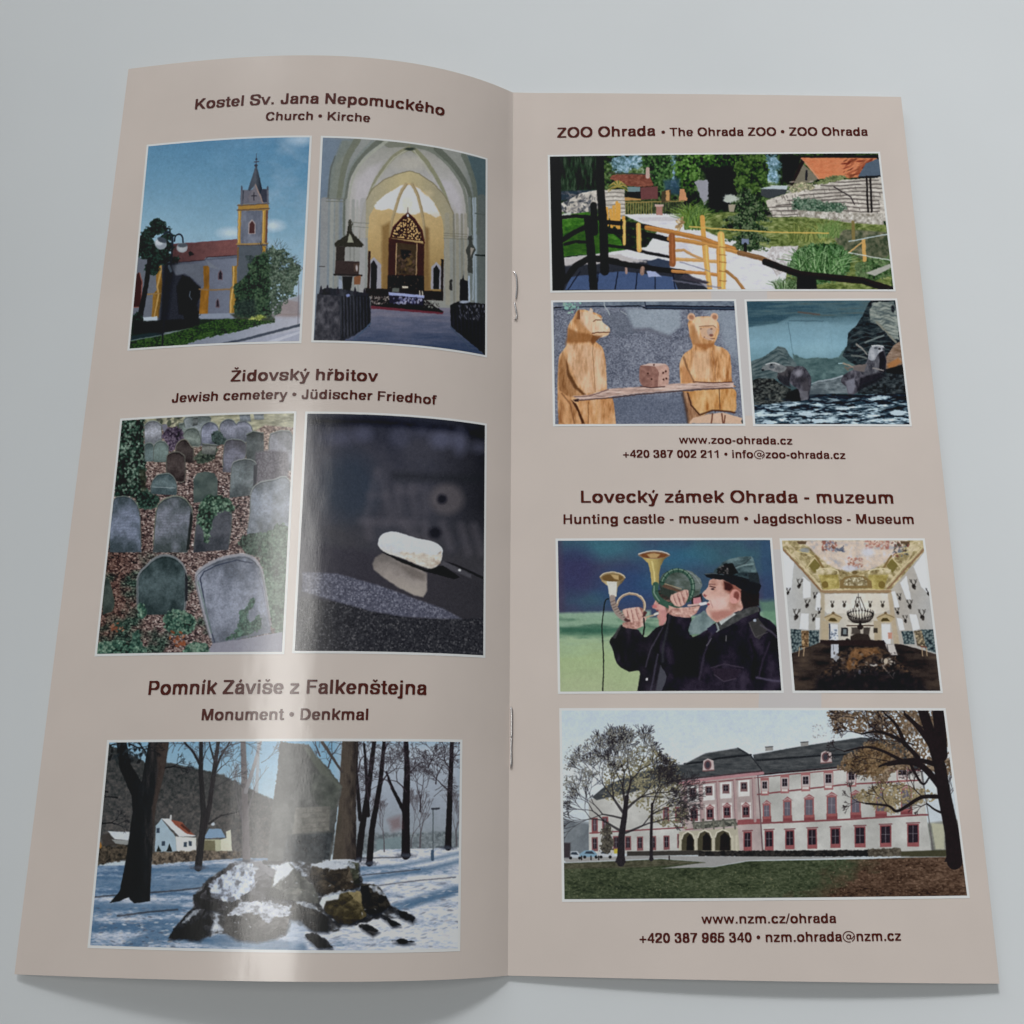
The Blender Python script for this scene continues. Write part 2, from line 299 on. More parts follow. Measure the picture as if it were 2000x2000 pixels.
def arch(x0, x1, ys, yt, xt=None, n=10):
    """outline of a pointed arch from (x0,ys) over (xt,yt) to (x1,ys)"""
    xt = (x0 + x1) / 2 if xt is None else xt; o = []
    for k in range(n + 1):
        t = k / n; o.append((x0 + (xt - x0) * (1 - np.cos(t * 1.57)) ** .9, ys + (yt - ys) * np.sin(t * 1.57) ** .95))
    for k in range(n + 1):
        t = 1 - k / n; o.append((x1 + (xt - x1) * (1 - np.cos(t * 1.57)) ** .9, ys + (yt - ys) * np.sin(t * 1.57) ** .95))
    return o
def p_nave(c):
    X, Y = c.X, c.Y
    n = c.N(220, 60, 400, 3)
    c.im[:] = ramp((X - 60) / 1500 + (n - .5) * .1, [(0, (112, 126, 142)), (.15, (128, 134, 134)), (.5, (150, 148, 140)), (.85, (136, 138, 132)), (1, (80, 96, 100))])
    # vault above: blue-grey compartments
    c.P([(100, 30), (430, 60), (250, 260), (180, 560), (100, 560)], (98, 118, 142), soft=30, a=.75)
    c.P([(400, 60), (300, 250), (320, 560), (180, 560), (200, 300), (300, 60)], (116, 122, 110), soft=26, a=.8)
    c.P([(1370, 190), (1540, 220), (1530, 700), (1480, 700), (1450, 450)], (72, 92, 98), soft=20)
    c.P([(600, 60), (860, 80), (1130, 130), (1050, 160), (880, 160), (700, 130)], (120, 122, 108), soft=14)
    # big arch with the wall behind it
    c.P([(330, 900), (330, 520), (370, 340), (480, 210), (640, 130), (840, 120), (920, 120), (1060, 150), (1230, 280), (1350, 430), (1390, 640), (1400, 900)], ramp((Y - 150) / 700 + (c.N(200, 66) - .5) * .2, [(0, (150, 148, 140)), (.4, (172, 168, 166)), (1, (160, 156, 150))]), soft=8)
    c.P([(420, 420), (520, 300), (640, 250), (560, 450), (470, 620), (400, 640)], (178, 172, 176), soft=40, a=.8); c.P([(1130, 400), (1240, 420), (1320, 560), (1330, 760), (1260, 640), (1180, 520)], (182, 176, 182), soft=40, a=.8)
    c.E(880, 260, 160, 60, (176, 170, 158), soft=60, a=.8)
    for pts, w, col in (([(640, 60), (500, 160), (400, 290), (345, 420), (325, 620), (320, 900)], (50, 26), (92, 98, 86)),
                        ([(680, 70), (530, 190), (430, 310), (372, 460), (352, 640)], (30, 16), (158, 160, 146)),
                        ([(880, 128), (760, 190), (660, 300), (580, 420), (520, 560)], (44, 22), (132, 130, 100)),
                        ([(870, 140), (740, 220), (640, 350), (560, 470)], (10, 8), (176, 174, 156)),
                        ([(900, 130), (1000, 220), (1090, 350), (1170, 500), (1210, 620)], (44, 24), (130, 130, 98)),
                        ([(915, 150), (990, 250), (1060, 360)], (10, 8), (172, 170, 150)),
                        ([(900, 110), (1060, 150), (1200, 260), (1310, 410), (1360, 560), (1385, 800)], (34, 24), (112, 118, 106)),
                        ([(1110, 135), (1250, 270), (1350, 420), (1400, 560), (1420, 860)], (52, 26), (88, 94, 82)),
                        ([(1340, 190), (1400, 330), (1440, 500), (1465, 860)], (44, 36), (96, 104, 92)),
                        ([(430, 60), (340, 220), (300, 380), (270, 560)], (60, 40), (106, 110, 92)),
                        ([(560, 70), (420, 220), (350, 350), (310, 560)], (26, 16), (124, 132, 128))):
        c.Ln(pts, w, col, sm=1, soft=8, a=.85)
    c.Ln([(240, 200), (200, 330), (180, 560)], (10, 14), (90, 96, 92), sm=1, soft=8)
    c.E(880, 138, 44, 14, (52, 60, 52), soft=10)
    # the yellow apse arch
    ap = [(450, 900), (462, 760), (490, 600), (560, 480), (660, 400), (780, 350), (880, 325), (960, 350), (1080, 430), (1180, 540), (1250, 680), (1265, 900)]
    c.P(ap, ramp((X - 450) / 800 + (c.N(120, 70) - .5) * .1, [(0, (156, 148, 124)), (.5, (188, 170, 122)), (1, (150, 142, 118))]), soft=5)
    c.Ln(ap, 10, (122, 112, 84), sm=0, a=.7, soft=5); 
    inn = [(525, 1400), (520, 900), (530, 720), (585, 620), (680, 520), (800, 450), (870, 430), (950, 460), (1060, 560), (1130, 660), (1165, 760), (1175, 950), (1165, 1400)]
    c.P(inn, ramp((Y - 600) / 700 + (c.N(120, 71) - .5) * .1, [(0, (196, 166, 112)), (.4, (188, 156, 100)), (1, (150, 118, 66))]), soft=5)
    # bright window fan
    c.P([(565, 630), (600, 590), (680, 520), (800, 452), (870, 438), (950, 470), (1050, 560), (1120, 650), (1145, 710), (1100, 730), (1040, 690), (990, 680), (930, 700), (860, 690), (760, 690), (700, 650), (640, 670), (585, 655)], lambda x, y: ramp((y - 450) / 260, [(0, (204, 202, 206)), (.6, (226, 226, 232)), (1, (206, 196, 180))]), soft=10, rag=10, rs=40, seed=3)
    c.E(860, 600, 60, 70, (206, 196, 170), soft=50, a=.6); c.E(1040, 520, 40, 30, (200, 180, 140), soft=30, a=.5)
    for pts in ([(848, 440), (800, 520), (760, 640), (725, 760), (715, 860)], [(900, 440), (940, 520), (975, 640), (1000, 780), (1010, 900)]):
        c.Ln(pts, (30, 22), (170, 148, 108), sm=1, soft=8); c.Ln([(x + 8, y) for x, y in pts], 6, (132, 112, 78), sm=1, a=.7)
    c.P([(600, 690), (725, 690), (700, 1080), (650, 1330), (600, 1100)], (186, 152, 96), soft=40, a=.4)
    c.P([(640, 800), (710, 760), (700, 1380), (640, 1380)], (128, 94, 48), soft=30, a=.8); c.P([(1010, 800), (1045, 820), (1050, 1380), (1000, 1380)], (122, 90, 50), soft=26, a=.8)
    # altar piece
    c.P([(700, 900), (1005, 950), (1000, 1380), (690, 1380)], (58, 32, 20), soft=10)
    c.P([(715, 900), (735, 820), (790, 750), (862, 690), (925, 745), (980, 830), (1000, 930)], (56, 28, 18), soft=5)
    c.P([(728, 890), (750, 820), (800, 765), (860, 715), (915, 765), (965, 840), (985, 925)], ramp((c.cells(20, 73)[1] < .42) * 1. * (c.N(40, 74) > .3), [(0, (52, 30, 22)), (1, (196, 156, 96))]), soft=4)
    c.Ln([(855, 720), (850, 910)], 10, (60, 32, 20)); c.Ln([(705, 930), (740, 810), (800, 745), (862, 685), (925, 745), (980, 835), (1003, 945)], 13, (72, 34, 28)); c.Ln([(862, 700), (862, 640)], (14, 4), (110, 90, 90)); c.E(862, 708, 9, 12, (226, 236, 250))
    c.P([(765, 940), (945, 960), (935, 1220), (760, 1210)], (62, 48, 34), soft=8); c.P([(800, 1000), (890, 1010), (880, 1080), (840, 1120), (815, 1070)], (24, 20, 20), soft=12)
    c.dabs(70, 765, 1040, 935, 1205, 8, 20, [(84, 66, 48), (58, 44, 36), (110, 84, 46), (40, 32, 28), (96, 70, 60)], 75, a=.7, soft=6)
    for x0, x1 in ((766, 758), (942, 934)): c.Ln([(x0, 950), (x1, 1225)], 8, (186, 150, 106))
    c.P([(690, 1220), (1000, 1225), (1005, 1390), (690, 1380)], (26, 20, 18), soft=10); c.dabs(50, 700, 1210, 990, 1370, 3, 9, [(90, 74, 62), (60, 50, 50), (120, 104, 90)], 76, a=.6)
    c.P([(815, 1312), (865, 1316), (865, 1332), (815, 1330)], (206, 190, 170))
    # doors, side niches
    for x0, x1, y0 in ((545, 600, 1110), (1082, 1135, 1150)):
        c.P([(x0 - 22, 1340), (x0 - 18, y0), ((x0 + x1) / 2, y0 - 45), (x1 + 34, y0 + 20), (x1 + 36, 1340)], (150, 148, 158), soft=4)
        c.P([(x0, 1340), (x0, y0 + 15), ((x0 + x1) / 2, y0 - 18), (x1, y0 + 30), (x1 - 6, 1340)], (22, 22, 34), soft=4)
    c.P([(525, 1010), (545, 1015), (535, 1340), (515, 1340)], (52, 34, 22)); c.P([(1148, 1080), (1170, 1085), (1165, 1400), (1145, 1400)], (40, 26, 20))
    c.P([(500, 1330), (1165, 1360), (1165, 1440), (500, 1400)], (36, 24, 24), soft=6)
    # right piers
    for x, w, col in ((1205, 40, (150, 144, 126)), (1260, 16, (120, 118, 106)), (1290, 26, (146, 140, 122)), (1330, 20, (126, 124, 110)), (1362, 26, (152, 146, 130)), (1445, 18, (152, 168, 182)), (1500, 70, (92, 98, 94))):
        c.Ln([(x - 5, 700 if x < 1440 else 560), (x, 1460)], w, col, soft=6, a=.8)
    c.Ln([(1392, 560), (1395, 880)], 22, (112, 120, 116), soft=6); c.Ln([(1420, 560), (1430, 900), (1420, 1430)], 12, (150, 164, 176), soft=4)
    for y in (860, 880, 902): c.Ln([(1170, y), (1370, y + 10)], 6, (112, 108, 92), a=.7)
    c.Ln([(1440, 690), (1525, 700)], 8, (80, 88, 84)); c.Ln([(1445, 1046), (1525, 1052)], 14, (36, 42, 40))
    c.P([(1375, 880), (1410, 880), (1420, 960), (1440, 1000), (1415, 1080), (1420, 1210), (1380, 1200), (1375, 1050), (1360, 1000), (1385, 950)], (62, 64, 60), soft=6, rag=8, rs=20); c.P([(1400, 980), (1430, 990), (1400, 1060)], (150, 142, 132), soft=6)
    # left piers
    for x, w, col in ((150, 60, (138, 138, 138)), (215, 30, (150, 150, 142)), (255, 26, (136, 136, 128)), (292, 22, (112, 124, 138)), (345, 34, (152, 152, 148)), (395, 26, (140, 142, 138)), (430, 20, (160, 160, 156)), (480, 50, (158, 156, 156))):
        c.Ln([(x, 580), (x - 12, 1350)], w, col, soft=8, a=.8)
    for y in (560, 585): c.Ln([(165, y), (320, y + 5)], 8, (110, 112, 104))
    for y in (765, 800): c.Ln([(370, y), (525, y + 12)], 7, (126, 126, 116))
    c.Ln([(105, 1145), (148, 1147)], 8, (70, 68, 66))
    # floor
    c.P([(540, 1480), (1230, 1500), (1240, 1650), (1540, 1920), (60, 1900), (300, 1780), (545, 1640)], ramp((Y - 1480) / 400 + (c.N(160, 80, 24) - .5) * .6, [(0, (116, 112, 130)), (.4, (92, 96, 120)), (1, (48, 62, 92))]), soft=8)
    c.P([(550, 1480), (1170, 1530), (1160, 1556), (545, 1506)], (104, 40, 52), soft=5)
    c.P([(545, 1400), (700, 1400), (1000, 1420), (1165, 1530), (1160, 1540), (548, 1482)], (26, 20, 22), soft=5)
    c.dabs(60, 550, 1400, 700, 1470, 4, 11, [(150, 140, 136), (104, 96, 92), (170, 160, 150), (60, 50, 50)], 81); c.dabs(60, 1000, 1430, 1130, 1500, 4, 11, [(140, 140, 136), (96, 100, 92), (56, 50, 50)], 82)
    c.P([(700, 1385), (1000, 1412), (995, 1480), (705, 1460)], (34, 30, 48)); c.dabs(70, 725, 1412, 985, 1465, 5, 10, [(110, 112, 150), (150, 150, 180), (70, 72, 110)], 83, asp=.9)
    c.P([(698, 1366), (1004, 1392), (1003, 1416), (700, 1392)], (146, 156, 208)); c.Ln([(965, 1355), (966, 1388)], 8, (220, 210, 190)); c.Ln([(988, 1358), (989, 1390)], 8, (220, 210, 190)); c.P([(730, 1330), (790, 1330), (790, 1366), (725, 1366)], (90, 96, 90), soft=8)
    # pulpit
    c.P([(235, 945), (300, 900), (340, 870), (360, 740), (372, 740), (390, 860), (430, 900), (485, 960), (470, 980), (240, 972)], (46, 44, 36), soft=4, rag=8, rs=16)
    c.P([(345, 940), (360, 860), (385, 900), (400, 940)], (150, 150, 130), soft=5); c.Ln([(367, 840), (369, 740)], (9, 4), (60, 58, 50)); c.dabs(16, 350, 740, 388, 800, 3, 8, [(70, 68, 58)], 84)
    c.P([(250, 970), (325, 975), (320, 1100), (245, 1100)], (48, 42, 38), soft=4); c.P([(325, 985), (450, 985), (450, 1095), (325, 1095)], (146, 146, 142), soft=4)
    for x in (368, 402): c.Ln([(x, 985), (x, 1095)], 7, (116, 118, 112))
    c.P([(245, 1095), (450, 1105), (440, 1225), (235, 1215)], (56, 44, 42), soft=4); c.P([(400, 1120), (445, 1120), (440, 1190), (400, 1190)], (76, 58, 50)); c.E(425, 1160, 10, 26, (170, 160, 160), soft=4)
    c.Ln([(232, 1215), (465, 1222)], 16, (40, 32, 30)); c.P([(300, 1230), (390, 1230), (370, 1360), (310, 1360)], (26, 22, 26), soft=6); c.P([(402, 1235), (460, 1220), (455, 1300), (402, 1300)], (130, 80, 50), soft=5); c.P([(270, 1250), (300, 1270), (300, 1350), (270, 1350)], (140, 150, 170), soft=8)
    # pews
    c.P([(100, 1370), (150, 1330), (330, 1340), (520, 1380), (545, 1440), (545, 1640), (400, 1740), (300, 1790), (60, 1790), (85, 1500)], ramp((c.N(50, 88, 200) - .25) * 1.6, [(0, (26, 28, 36)), (.5, (40, 42, 50)), (1, (62, 64, 72))]), soft=6, rag=6, rs=20)
    c.P([(85, 1380), (280, 1400), (285, 1790), (58, 1790)], ramp((c.N(30, 89, 40) - .3) * 2, [(0, (46, 46, 54)), (1, (86, 84, 92))]), soft=8)
    for x in range(300, 545, 28): c.Ln([(x, 1400), (x + 6, 1760 - (x - 300) * .45)], 9, (18, 18, 26), a=.8); c.Ln([(x + 14, 1410), (x + 18, 1740 - (x - 300) * .45)], 5, (60, 62, 76), a=.6)
    for x, y in ((118, 1320), (172, 1315), (262, 1330), (410, 1330), (490, 1345)): c.P([(x - 16, y + 50), (x - 5, y), (x + 4, y - 14), (x + 18, y + 50)], (40, 38, 46), soft=4)
    c.E(350, 1395, 18, 14, (122, 136, 190), soft=8); c.Ln([(545, 1632), (400, 1775)], 12, (64, 82, 110))
    c.P([(1225, 1480), (1290, 1440), (1530, 1470), (1530, 1910), (1400, 1800), (1230, 1660)], ramp((c.N(40, 90, 200) - .3) * 1.6, [(0, (12, 12, 16)), (1, (34, 34, 42))]), soft=6, rag=6, rs=20)
    for x in range(1250, 1520, 32): c.Ln([(x, 1480), (x + 8, 1690 + (x - 1250) * .5)], 7, (44, 44, 54), a=.6)
    c.dabs(60, 1300, 1480, 1520, 1600, 3, 14, [(110, 112, 124), (70, 72, 84)], 91, asp=.3, ang=1.4, da=.3)
    c.P([(1310, 1260), (1330, 1250), (1335, 1210), (1345, 1260), (1380, 1270), (1378, 1440), (1305, 1440)], (30, 28, 34), soft=4); c.Ln([(1385, 1230), (1390, 1440)], 14, (160, 176, 198)); c.E(1345, 1450, 40, 12, (150, 160, 180), soft=6)
    c.P([(1222, 1260), (1240, 1255), (1245, 1350), (1222, 1350)], (48, 48, 46), soft=4, rag=6, rs=12); c.Ln([(1228, 1660), (1400, 1850)], 8, (60, 74, 96))

def stone_shape(x0, x1, yt, yb, lean=0, top=.5, n=9):
    """tombstone outline: straight sides, rounded head"""
    w = x1 - x0; h = w * top; o = [(x0 - lean, yb), (x0, yt + h)]
    for k in range(1, n):
        a = np.pi * (1 - k / n); o.append(((x0 + x1) / 2 + np.cos(a) * w / 2, yt + h - np.sin(a) * h))
    return o + [(x1, yt + h), (x1 + lean, yb)]
def p_cem(c):
    X, Y = c.X, c.Y
    i, q = c.cells(17, 100, 9, .25); i2, q2 = c.cells(11, 101, 8, -.5)
    k = i * .6 + i2 * .4
    pal = ramp(k, [(0, (24, 16, 20)), (.3, (74, 52, 54)), (.5, (122, 92, 86)), (.7, (166, 136, 126)), (.9, (206, 186, 178)), (1, (220, 204, 196))])
    pal *= (1 - .5 * np.clip(q - .3, 0, 1))[..., None]
    far = np.clip((560 - Y) / 300, 0, 1)[..., None]; pal = pal * (1 - far * .5) + ramp(k, [(0, (120, 84, 66)), (1, (196, 168, 140))]) * far * .5
    g = np.clip((c.N(170, 103) - .52) * 6, 0, 1) * np.clip((Y - 1000) / 300, 0, 1)
    gp = ramp(k, [(0, (12, 20, 20)), (.5, (40, 62, 52)), (.8, (84, 112, 92)), (1, (136, 152, 130))])
    br = np.clip((500 - X) / 300, 0, 1)[..., None] * np.clip((Y - 700) / 300, 0, 1)[..., None]; pal = pal * (1 - .3 * br * np.array([.6, 1, 1.2]))
    c.im[:] = pal * (1 - g[..., None]) + gp * g[..., None]
    c.P([(400, 60), (1560, 20), (1560, 140), (1330, 120), (1200, 200), (400, 110)], ramp(c.N(60, 104, 20), [(.2, (120, 118, 90)), (.8, (196, 190, 150))]), soft=10)
    c.dabs(60, 400, 60, 900, 170, 10, 30, [(40, 52, 40), (86, 92, 70), (60, 60, 56), (150, 150, 110)], 105, a=.7)
    # ivy-grown trunk
    c.leafy([(230, 80), (395, 75), (400, 220), (420, 400), (415, 560), (440, 650), (510, 680), (470, 740), (360, 760), (330, 680), (165, 670), (190, 400)], 17, [(6, 14, 14), (14, 28, 24), (26, 50, 40), (52, 82, 66), (110, 138, 118)], 106, rag=12, sm=0, dark=.9)
    c.P([(360, 460), (410, 460), (420, 620), (380, 640)], (58, 52, 36), soft=20, a=.6)
    def stone(pts, a, b, seed, ed=(130, 142, 132), lines=0, soft=4, wed=7, sm=0):
        pts = [tuple(q) for q in smooth_pts(pts, closed=False, k=4)] if len(pts) > 5 else pts; a = [k * .9 for k in a]; b = [k * 1.14 for k in b]
        P = np.array(pts); y0, y1 = P[:, 1].min(), P[:, 1].max(); x0, x1 = P[:, 0].min(), P[:, 0].max()
        n = c.N(70, seed, 90, 4); f = c.N(9, seed + 3, 9, 2)
        col = ramp((Y - y0) / (y1 - y0) + (n - .5) * .9, [(0, a), (.5, b), (1, a)]) * (1 + (f - .5)[..., None] * .28)
        c.P(pts, col, soft=soft, sm=sm)
        top = [p for p in pts[1:-1]]
        c.Ln([(x, y + 2) for x, y in top], wed, ed, soft=4, a=.75); c.Ln([(x, y + wed + 3) for x, y in top], 5, [v * .45 for v in a], soft=5, a=.5)
        r = np.random.default_rng(seed)
        for kk in range(lines):
            yy = y0 + (y1 - y0) * (.32 + .5 * kk / lines); xx = x0 + (x1 - x0) * .14
            while xx < x1 - (x1 - x0) * .16:
                ww = r.uniform(8, 34); c.Ln([(xx, yy), (xx + ww, yy + r.normal(0, 2))], 4, [v * .66 for v in b], a=.5); xx += ww + r.uniform(4, 12)
    S = stone_shape
    # back rows
    stone(S(405, 535, 85, 270, 0, .35), (118, 122, 132), (150, 152, 166), 110, lines=8)
    c.P([(535, 120), (575, 110), (590, 170), (560, 200)], (112, 110, 130), soft=8)
    stone([(670, 200), (670, 110), (720, 95), (740, 150), (745, 210)], (92, 106, 102), (108, 122, 116), 111)
    stone([(720, 140), (720, 60), (900, 50), (900, 110), (840, 240), (790, 240)], (100, 112, 110), (128, 136, 144), 112)
    stone([(775, 130), (780, 62), (815, 55), (815, 120)], (70, 76, 76), (90, 96, 96), 113)
    stone([(680, 240), (720, 160), (775, 140), (820, 165), (835, 275), (760, 280)], (88, 102, 96), (112, 124, 116), 114, sm=0)
    stone(S(840, 975, 92, 280, 0, .5), (92, 98, 118), (124, 128, 152), 115, lines=3)
    stone([(990, 230), (985, 120), (1030, 75), (1080, 75), (1110, 110), (1130, 90), (1190, 90), (1235, 150), (1215, 240), (1080, 260)], (92, 98, 112), (120, 122, 142), 116)
    stone([(1140, 90), (1135, 40), (1215, 38), (1225, 95)], (98, 106, 112), (110, 118, 128), 117, wed=3); stone([(1250, 80), (1245, 36), (1320, 34), (1325, 78)], (102, 110, 114), (114, 122, 128), 118, wed=3)
    c.leafy([(545, 190), (600, 140), (660, 140), (700, 200), (670, 270), (600, 320), (560, 260)], 14, [(34, 26, 40), (70, 54, 78), (110, 92, 116)], 119, rag=14); c.leafy([(920, 190), (980, 170), (1030, 230), (1000, 270), (930, 260)], 13, [(30, 44, 44), (60, 80, 76)], 120, rag=10)
    c.leafy([(790, 370), (880, 300), (960, 290), (950, 370), (890, 410), (810, 410)], 13, [(24, 34, 30), (52, 66, 54), (84, 96, 78)], 121, rag=14); stone([(845, 340), (850, 260), (960, 270), (950, 350)], (92, 96, 92), (110, 112, 106), 122)
    stone(S(405, 475, 255, 400, 0, .4), (78, 98, 98), (92, 112, 114), 123); stone(S(475, 588, 240, 405, 2, .5), (88, 108, 104), (100, 120, 116), 124)
    stone([(640, 400), (648, 280), (690, 230), (730, 238), (765, 285), (780, 300), (782, 412)], (52, 42, 42), (66, 56, 54), 125, ed=(132, 128, 108), wed=9)
    stone([(1005, 480), (1020, 270), (1060, 228), (1140, 232), (1185, 270), (1175, 380), (1100, 490)], (84, 82, 92), (104, 104, 122), 126, lines=4)
    stone([(1188, 400), (1190, 190), (1240, 165), (1320, 180), (1325, 400)], (56, 64, 64), (76, 84, 86), 127)
    stone([(1360, 470), (1365, 220), (1400, 175), (1480, 160), (1540, 200), (1545, 470)], (98, 100, 106), (122, 122, 134), 128)
    c.P([(1260, 330), (1370, 310), (1510, 330), (1510, 560), (1250, 570)], ramp(c.N(10, 129, 10, 2), [(.2, (70, 64, 76)), (.8, (112, 106, 116))]), soft=20)
    stone([(572, 510), (576, 370), (600, 335), (650, 322), (690, 338), (715, 375), (712, 545), (650, 552)], (52, 40, 40), (72, 60, 58), 130, ed=(112, 112, 100), wed=9)
    stone([(450, 650), (462, 560), (500, 505), (560, 490), (610, 500), (650, 565), (650, 660)], (66, 88, 94), (84, 104, 108), 131); c.Ln([(465, 596), (640, 604)], 5, (150, 166, 172))
    c.P([(782, 720), (780, 540), (810, 490), (870, 478), (940, 490), (968, 540), (965, 700)], ramp(c.N(60, 132), [(.2, (56, 72, 70)), (.8, (82, 98, 92))]), soft=4)
    stone([(1060, 680), (1075, 440), (1110, 395), (1180, 378), (1240, 390), (1268, 430), (1255, 560), (1215, 660)], (78, 88, 92), (100, 110, 114), 133, ed=(160, 166, 160))
    c.P([(1245, 430), (1275, 420), (1265, 560), (1240, 600)], (48, 50, 60), soft=6)
    # middle row
    c.leafy([(350, 650), (450, 640), (520, 690), (480, 760), (380, 760)], 15, [(12, 24, 22), (30, 56, 46), (66, 98, 82)], 134, rag=12)
    stone([(135, 1100), (140, 800), (170, 690), (230, 665), (300, 680), (350, 740), (372, 850), (380, 1100)], (64, 80, 90), (104, 114, 140), 135, ed=(120, 132, 118), lines=9)
    stone([(470, 1100), (495, 780), (540, 700), (620, 665), (700, 675), (760, 740), (772, 820), (735, 1100)], (70, 82, 84), (106, 110, 126), 136, ed=(128, 136, 112), lines=10, wed=10)
    c.P([(760, 780), (778, 820), (745, 1080), (725, 1085)], (36, 40, 40), soft=8)
    stone([(780, 1100), (800, 900), (830, 760), (900, 680), (990, 680), (1060, 740), (1075, 860), (1050, 1080)], (50, 56, 66), (72, 74, 84), 137, lines=0)
    c.leafy([(805, 860), (830, 740), (880, 670), (960, 660), (1060, 700), (1085, 780), (1000, 780), (930, 850), (900, 1010), (860, 1020), (850, 920)], 16, [(12, 26, 22), (28, 54, 42), (56, 92, 70), (110, 146, 116)], 138, rag=14)
    stone([(1190, 960), (1215, 800), (1225, 640), (1280, 565), (1380, 540), (1520, 545), (1520, 980)], (92, 102, 112), (118, 126, 142), 139, ed=(146, 154, 150), wed=9)
    c.leafy([(1140, 1000), (1220, 950), (1320, 950), (1500, 960), (1490, 1200), (1400, 1230), (1330, 1150), (1200, 1110), (1150, 1060)], 15, [(20, 40, 32), (44, 70, 56), (78, 104, 86)], 140, rag=16)
    c.leafy([(1330, 950), (1520, 940), (1480, 1700), (1400, 1700), (1340, 1400), (1300, 1150)], 18, [(34, 60, 48), (62, 92, 72), (96, 124, 100)], 141, rag=24, dark=.6)
    # front row
    stone([(80, 1580), (95, 1350), (120, 1290), (160, 1420), (170, 1500), (150, 1560)], (44, 54, 50), (60, 72, 66), 142, ed=(98, 116, 98))
    stone([(355, 1580), (352, 1300), (420, 1200), (500, 1135), (580, 1120), (670, 1160), (720, 1250), (722, 1480), (700, 1580)], (42, 60, 62), (66, 84, 88), 143, ed=(134, 138, 144), wed=17, lines=0)
    c.P([(716, 1250), (738, 1300), (735, 1470), (716, 1480)], (36, 38, 44), soft=6)
    stone([(930, 1810), (840, 1500), (800, 1300), (830, 1230), (950, 1160), (1100, 1120), (1210, 1125), (1290, 1200), (1330, 1370), (1380, 1720)], (98, 106, 124), (120, 126, 146), 144, ed=(160, 158, 168), wed=22)
    c.Ln([(945, 1800), (880, 1560), (832, 1300), (860, 1250), (960, 1200), (1110, 1160), (1235, 1180)], 9, (52, 60, 84)); c.Ln([(1235, 1180), (1310, 1370), (1360, 1640)], 7, (92, 96, 122), a=.6); c.Ln([(815, 1330), (865, 1500), (920, 1720)], 14, (110, 134, 128), a=.7, soft=6)
    c.P([(890, 1860), (930, 1800), (1200, 1760), (1465, 1710), (1465, 1880), (890, 1880)], (132, 130, 148), soft=6)
    for pts, sd_, pal_ in (([(345, 1530), (380, 1480), (420, 1560), (380, 1620)], 150, 0), ([(560, 1580), (640, 1540), (740, 1560), (800, 1640), (760, 1720), (640, 1740), (560, 1680)], 151, 0), ([(1030, 1770), (1110, 1700), (1140, 1560), (1180, 1530), (1240, 1440), (1250, 1500), (1200, 1560), (1220, 1640), (1290, 1580), (1300, 1680), (1200, 1740)], 152, 1), ([(720, 1830), (800, 1780), (900, 1820), (880, 1880), (720, 1880)], 153, 0), ([(310, 1740), (360, 1700), (380, 1800), (420, 1860), (320, 1860)], 154, 1), ([(50, 1800), (250, 1780), (400, 1880), (40, 1890)], 155, 0)):
        c.leafy(pts, 15, [(14, 34, 28), (34, 70, 58), (66, 110, 88), (110, 146, 120)] if not pal_ else [(30, 60, 50), (52, 92, 76), (76, 116, 96)], sd_, rag=12)
    c.dabs(14, 600, 1700, 720, 1820, 10, 20, [(150, 70, 36), (180, 96, 50)], 160); c.dabs(16, 140, 1620, 240, 1720, 8, 16, [(140, 70, 44), (160, 96, 66)], 161)

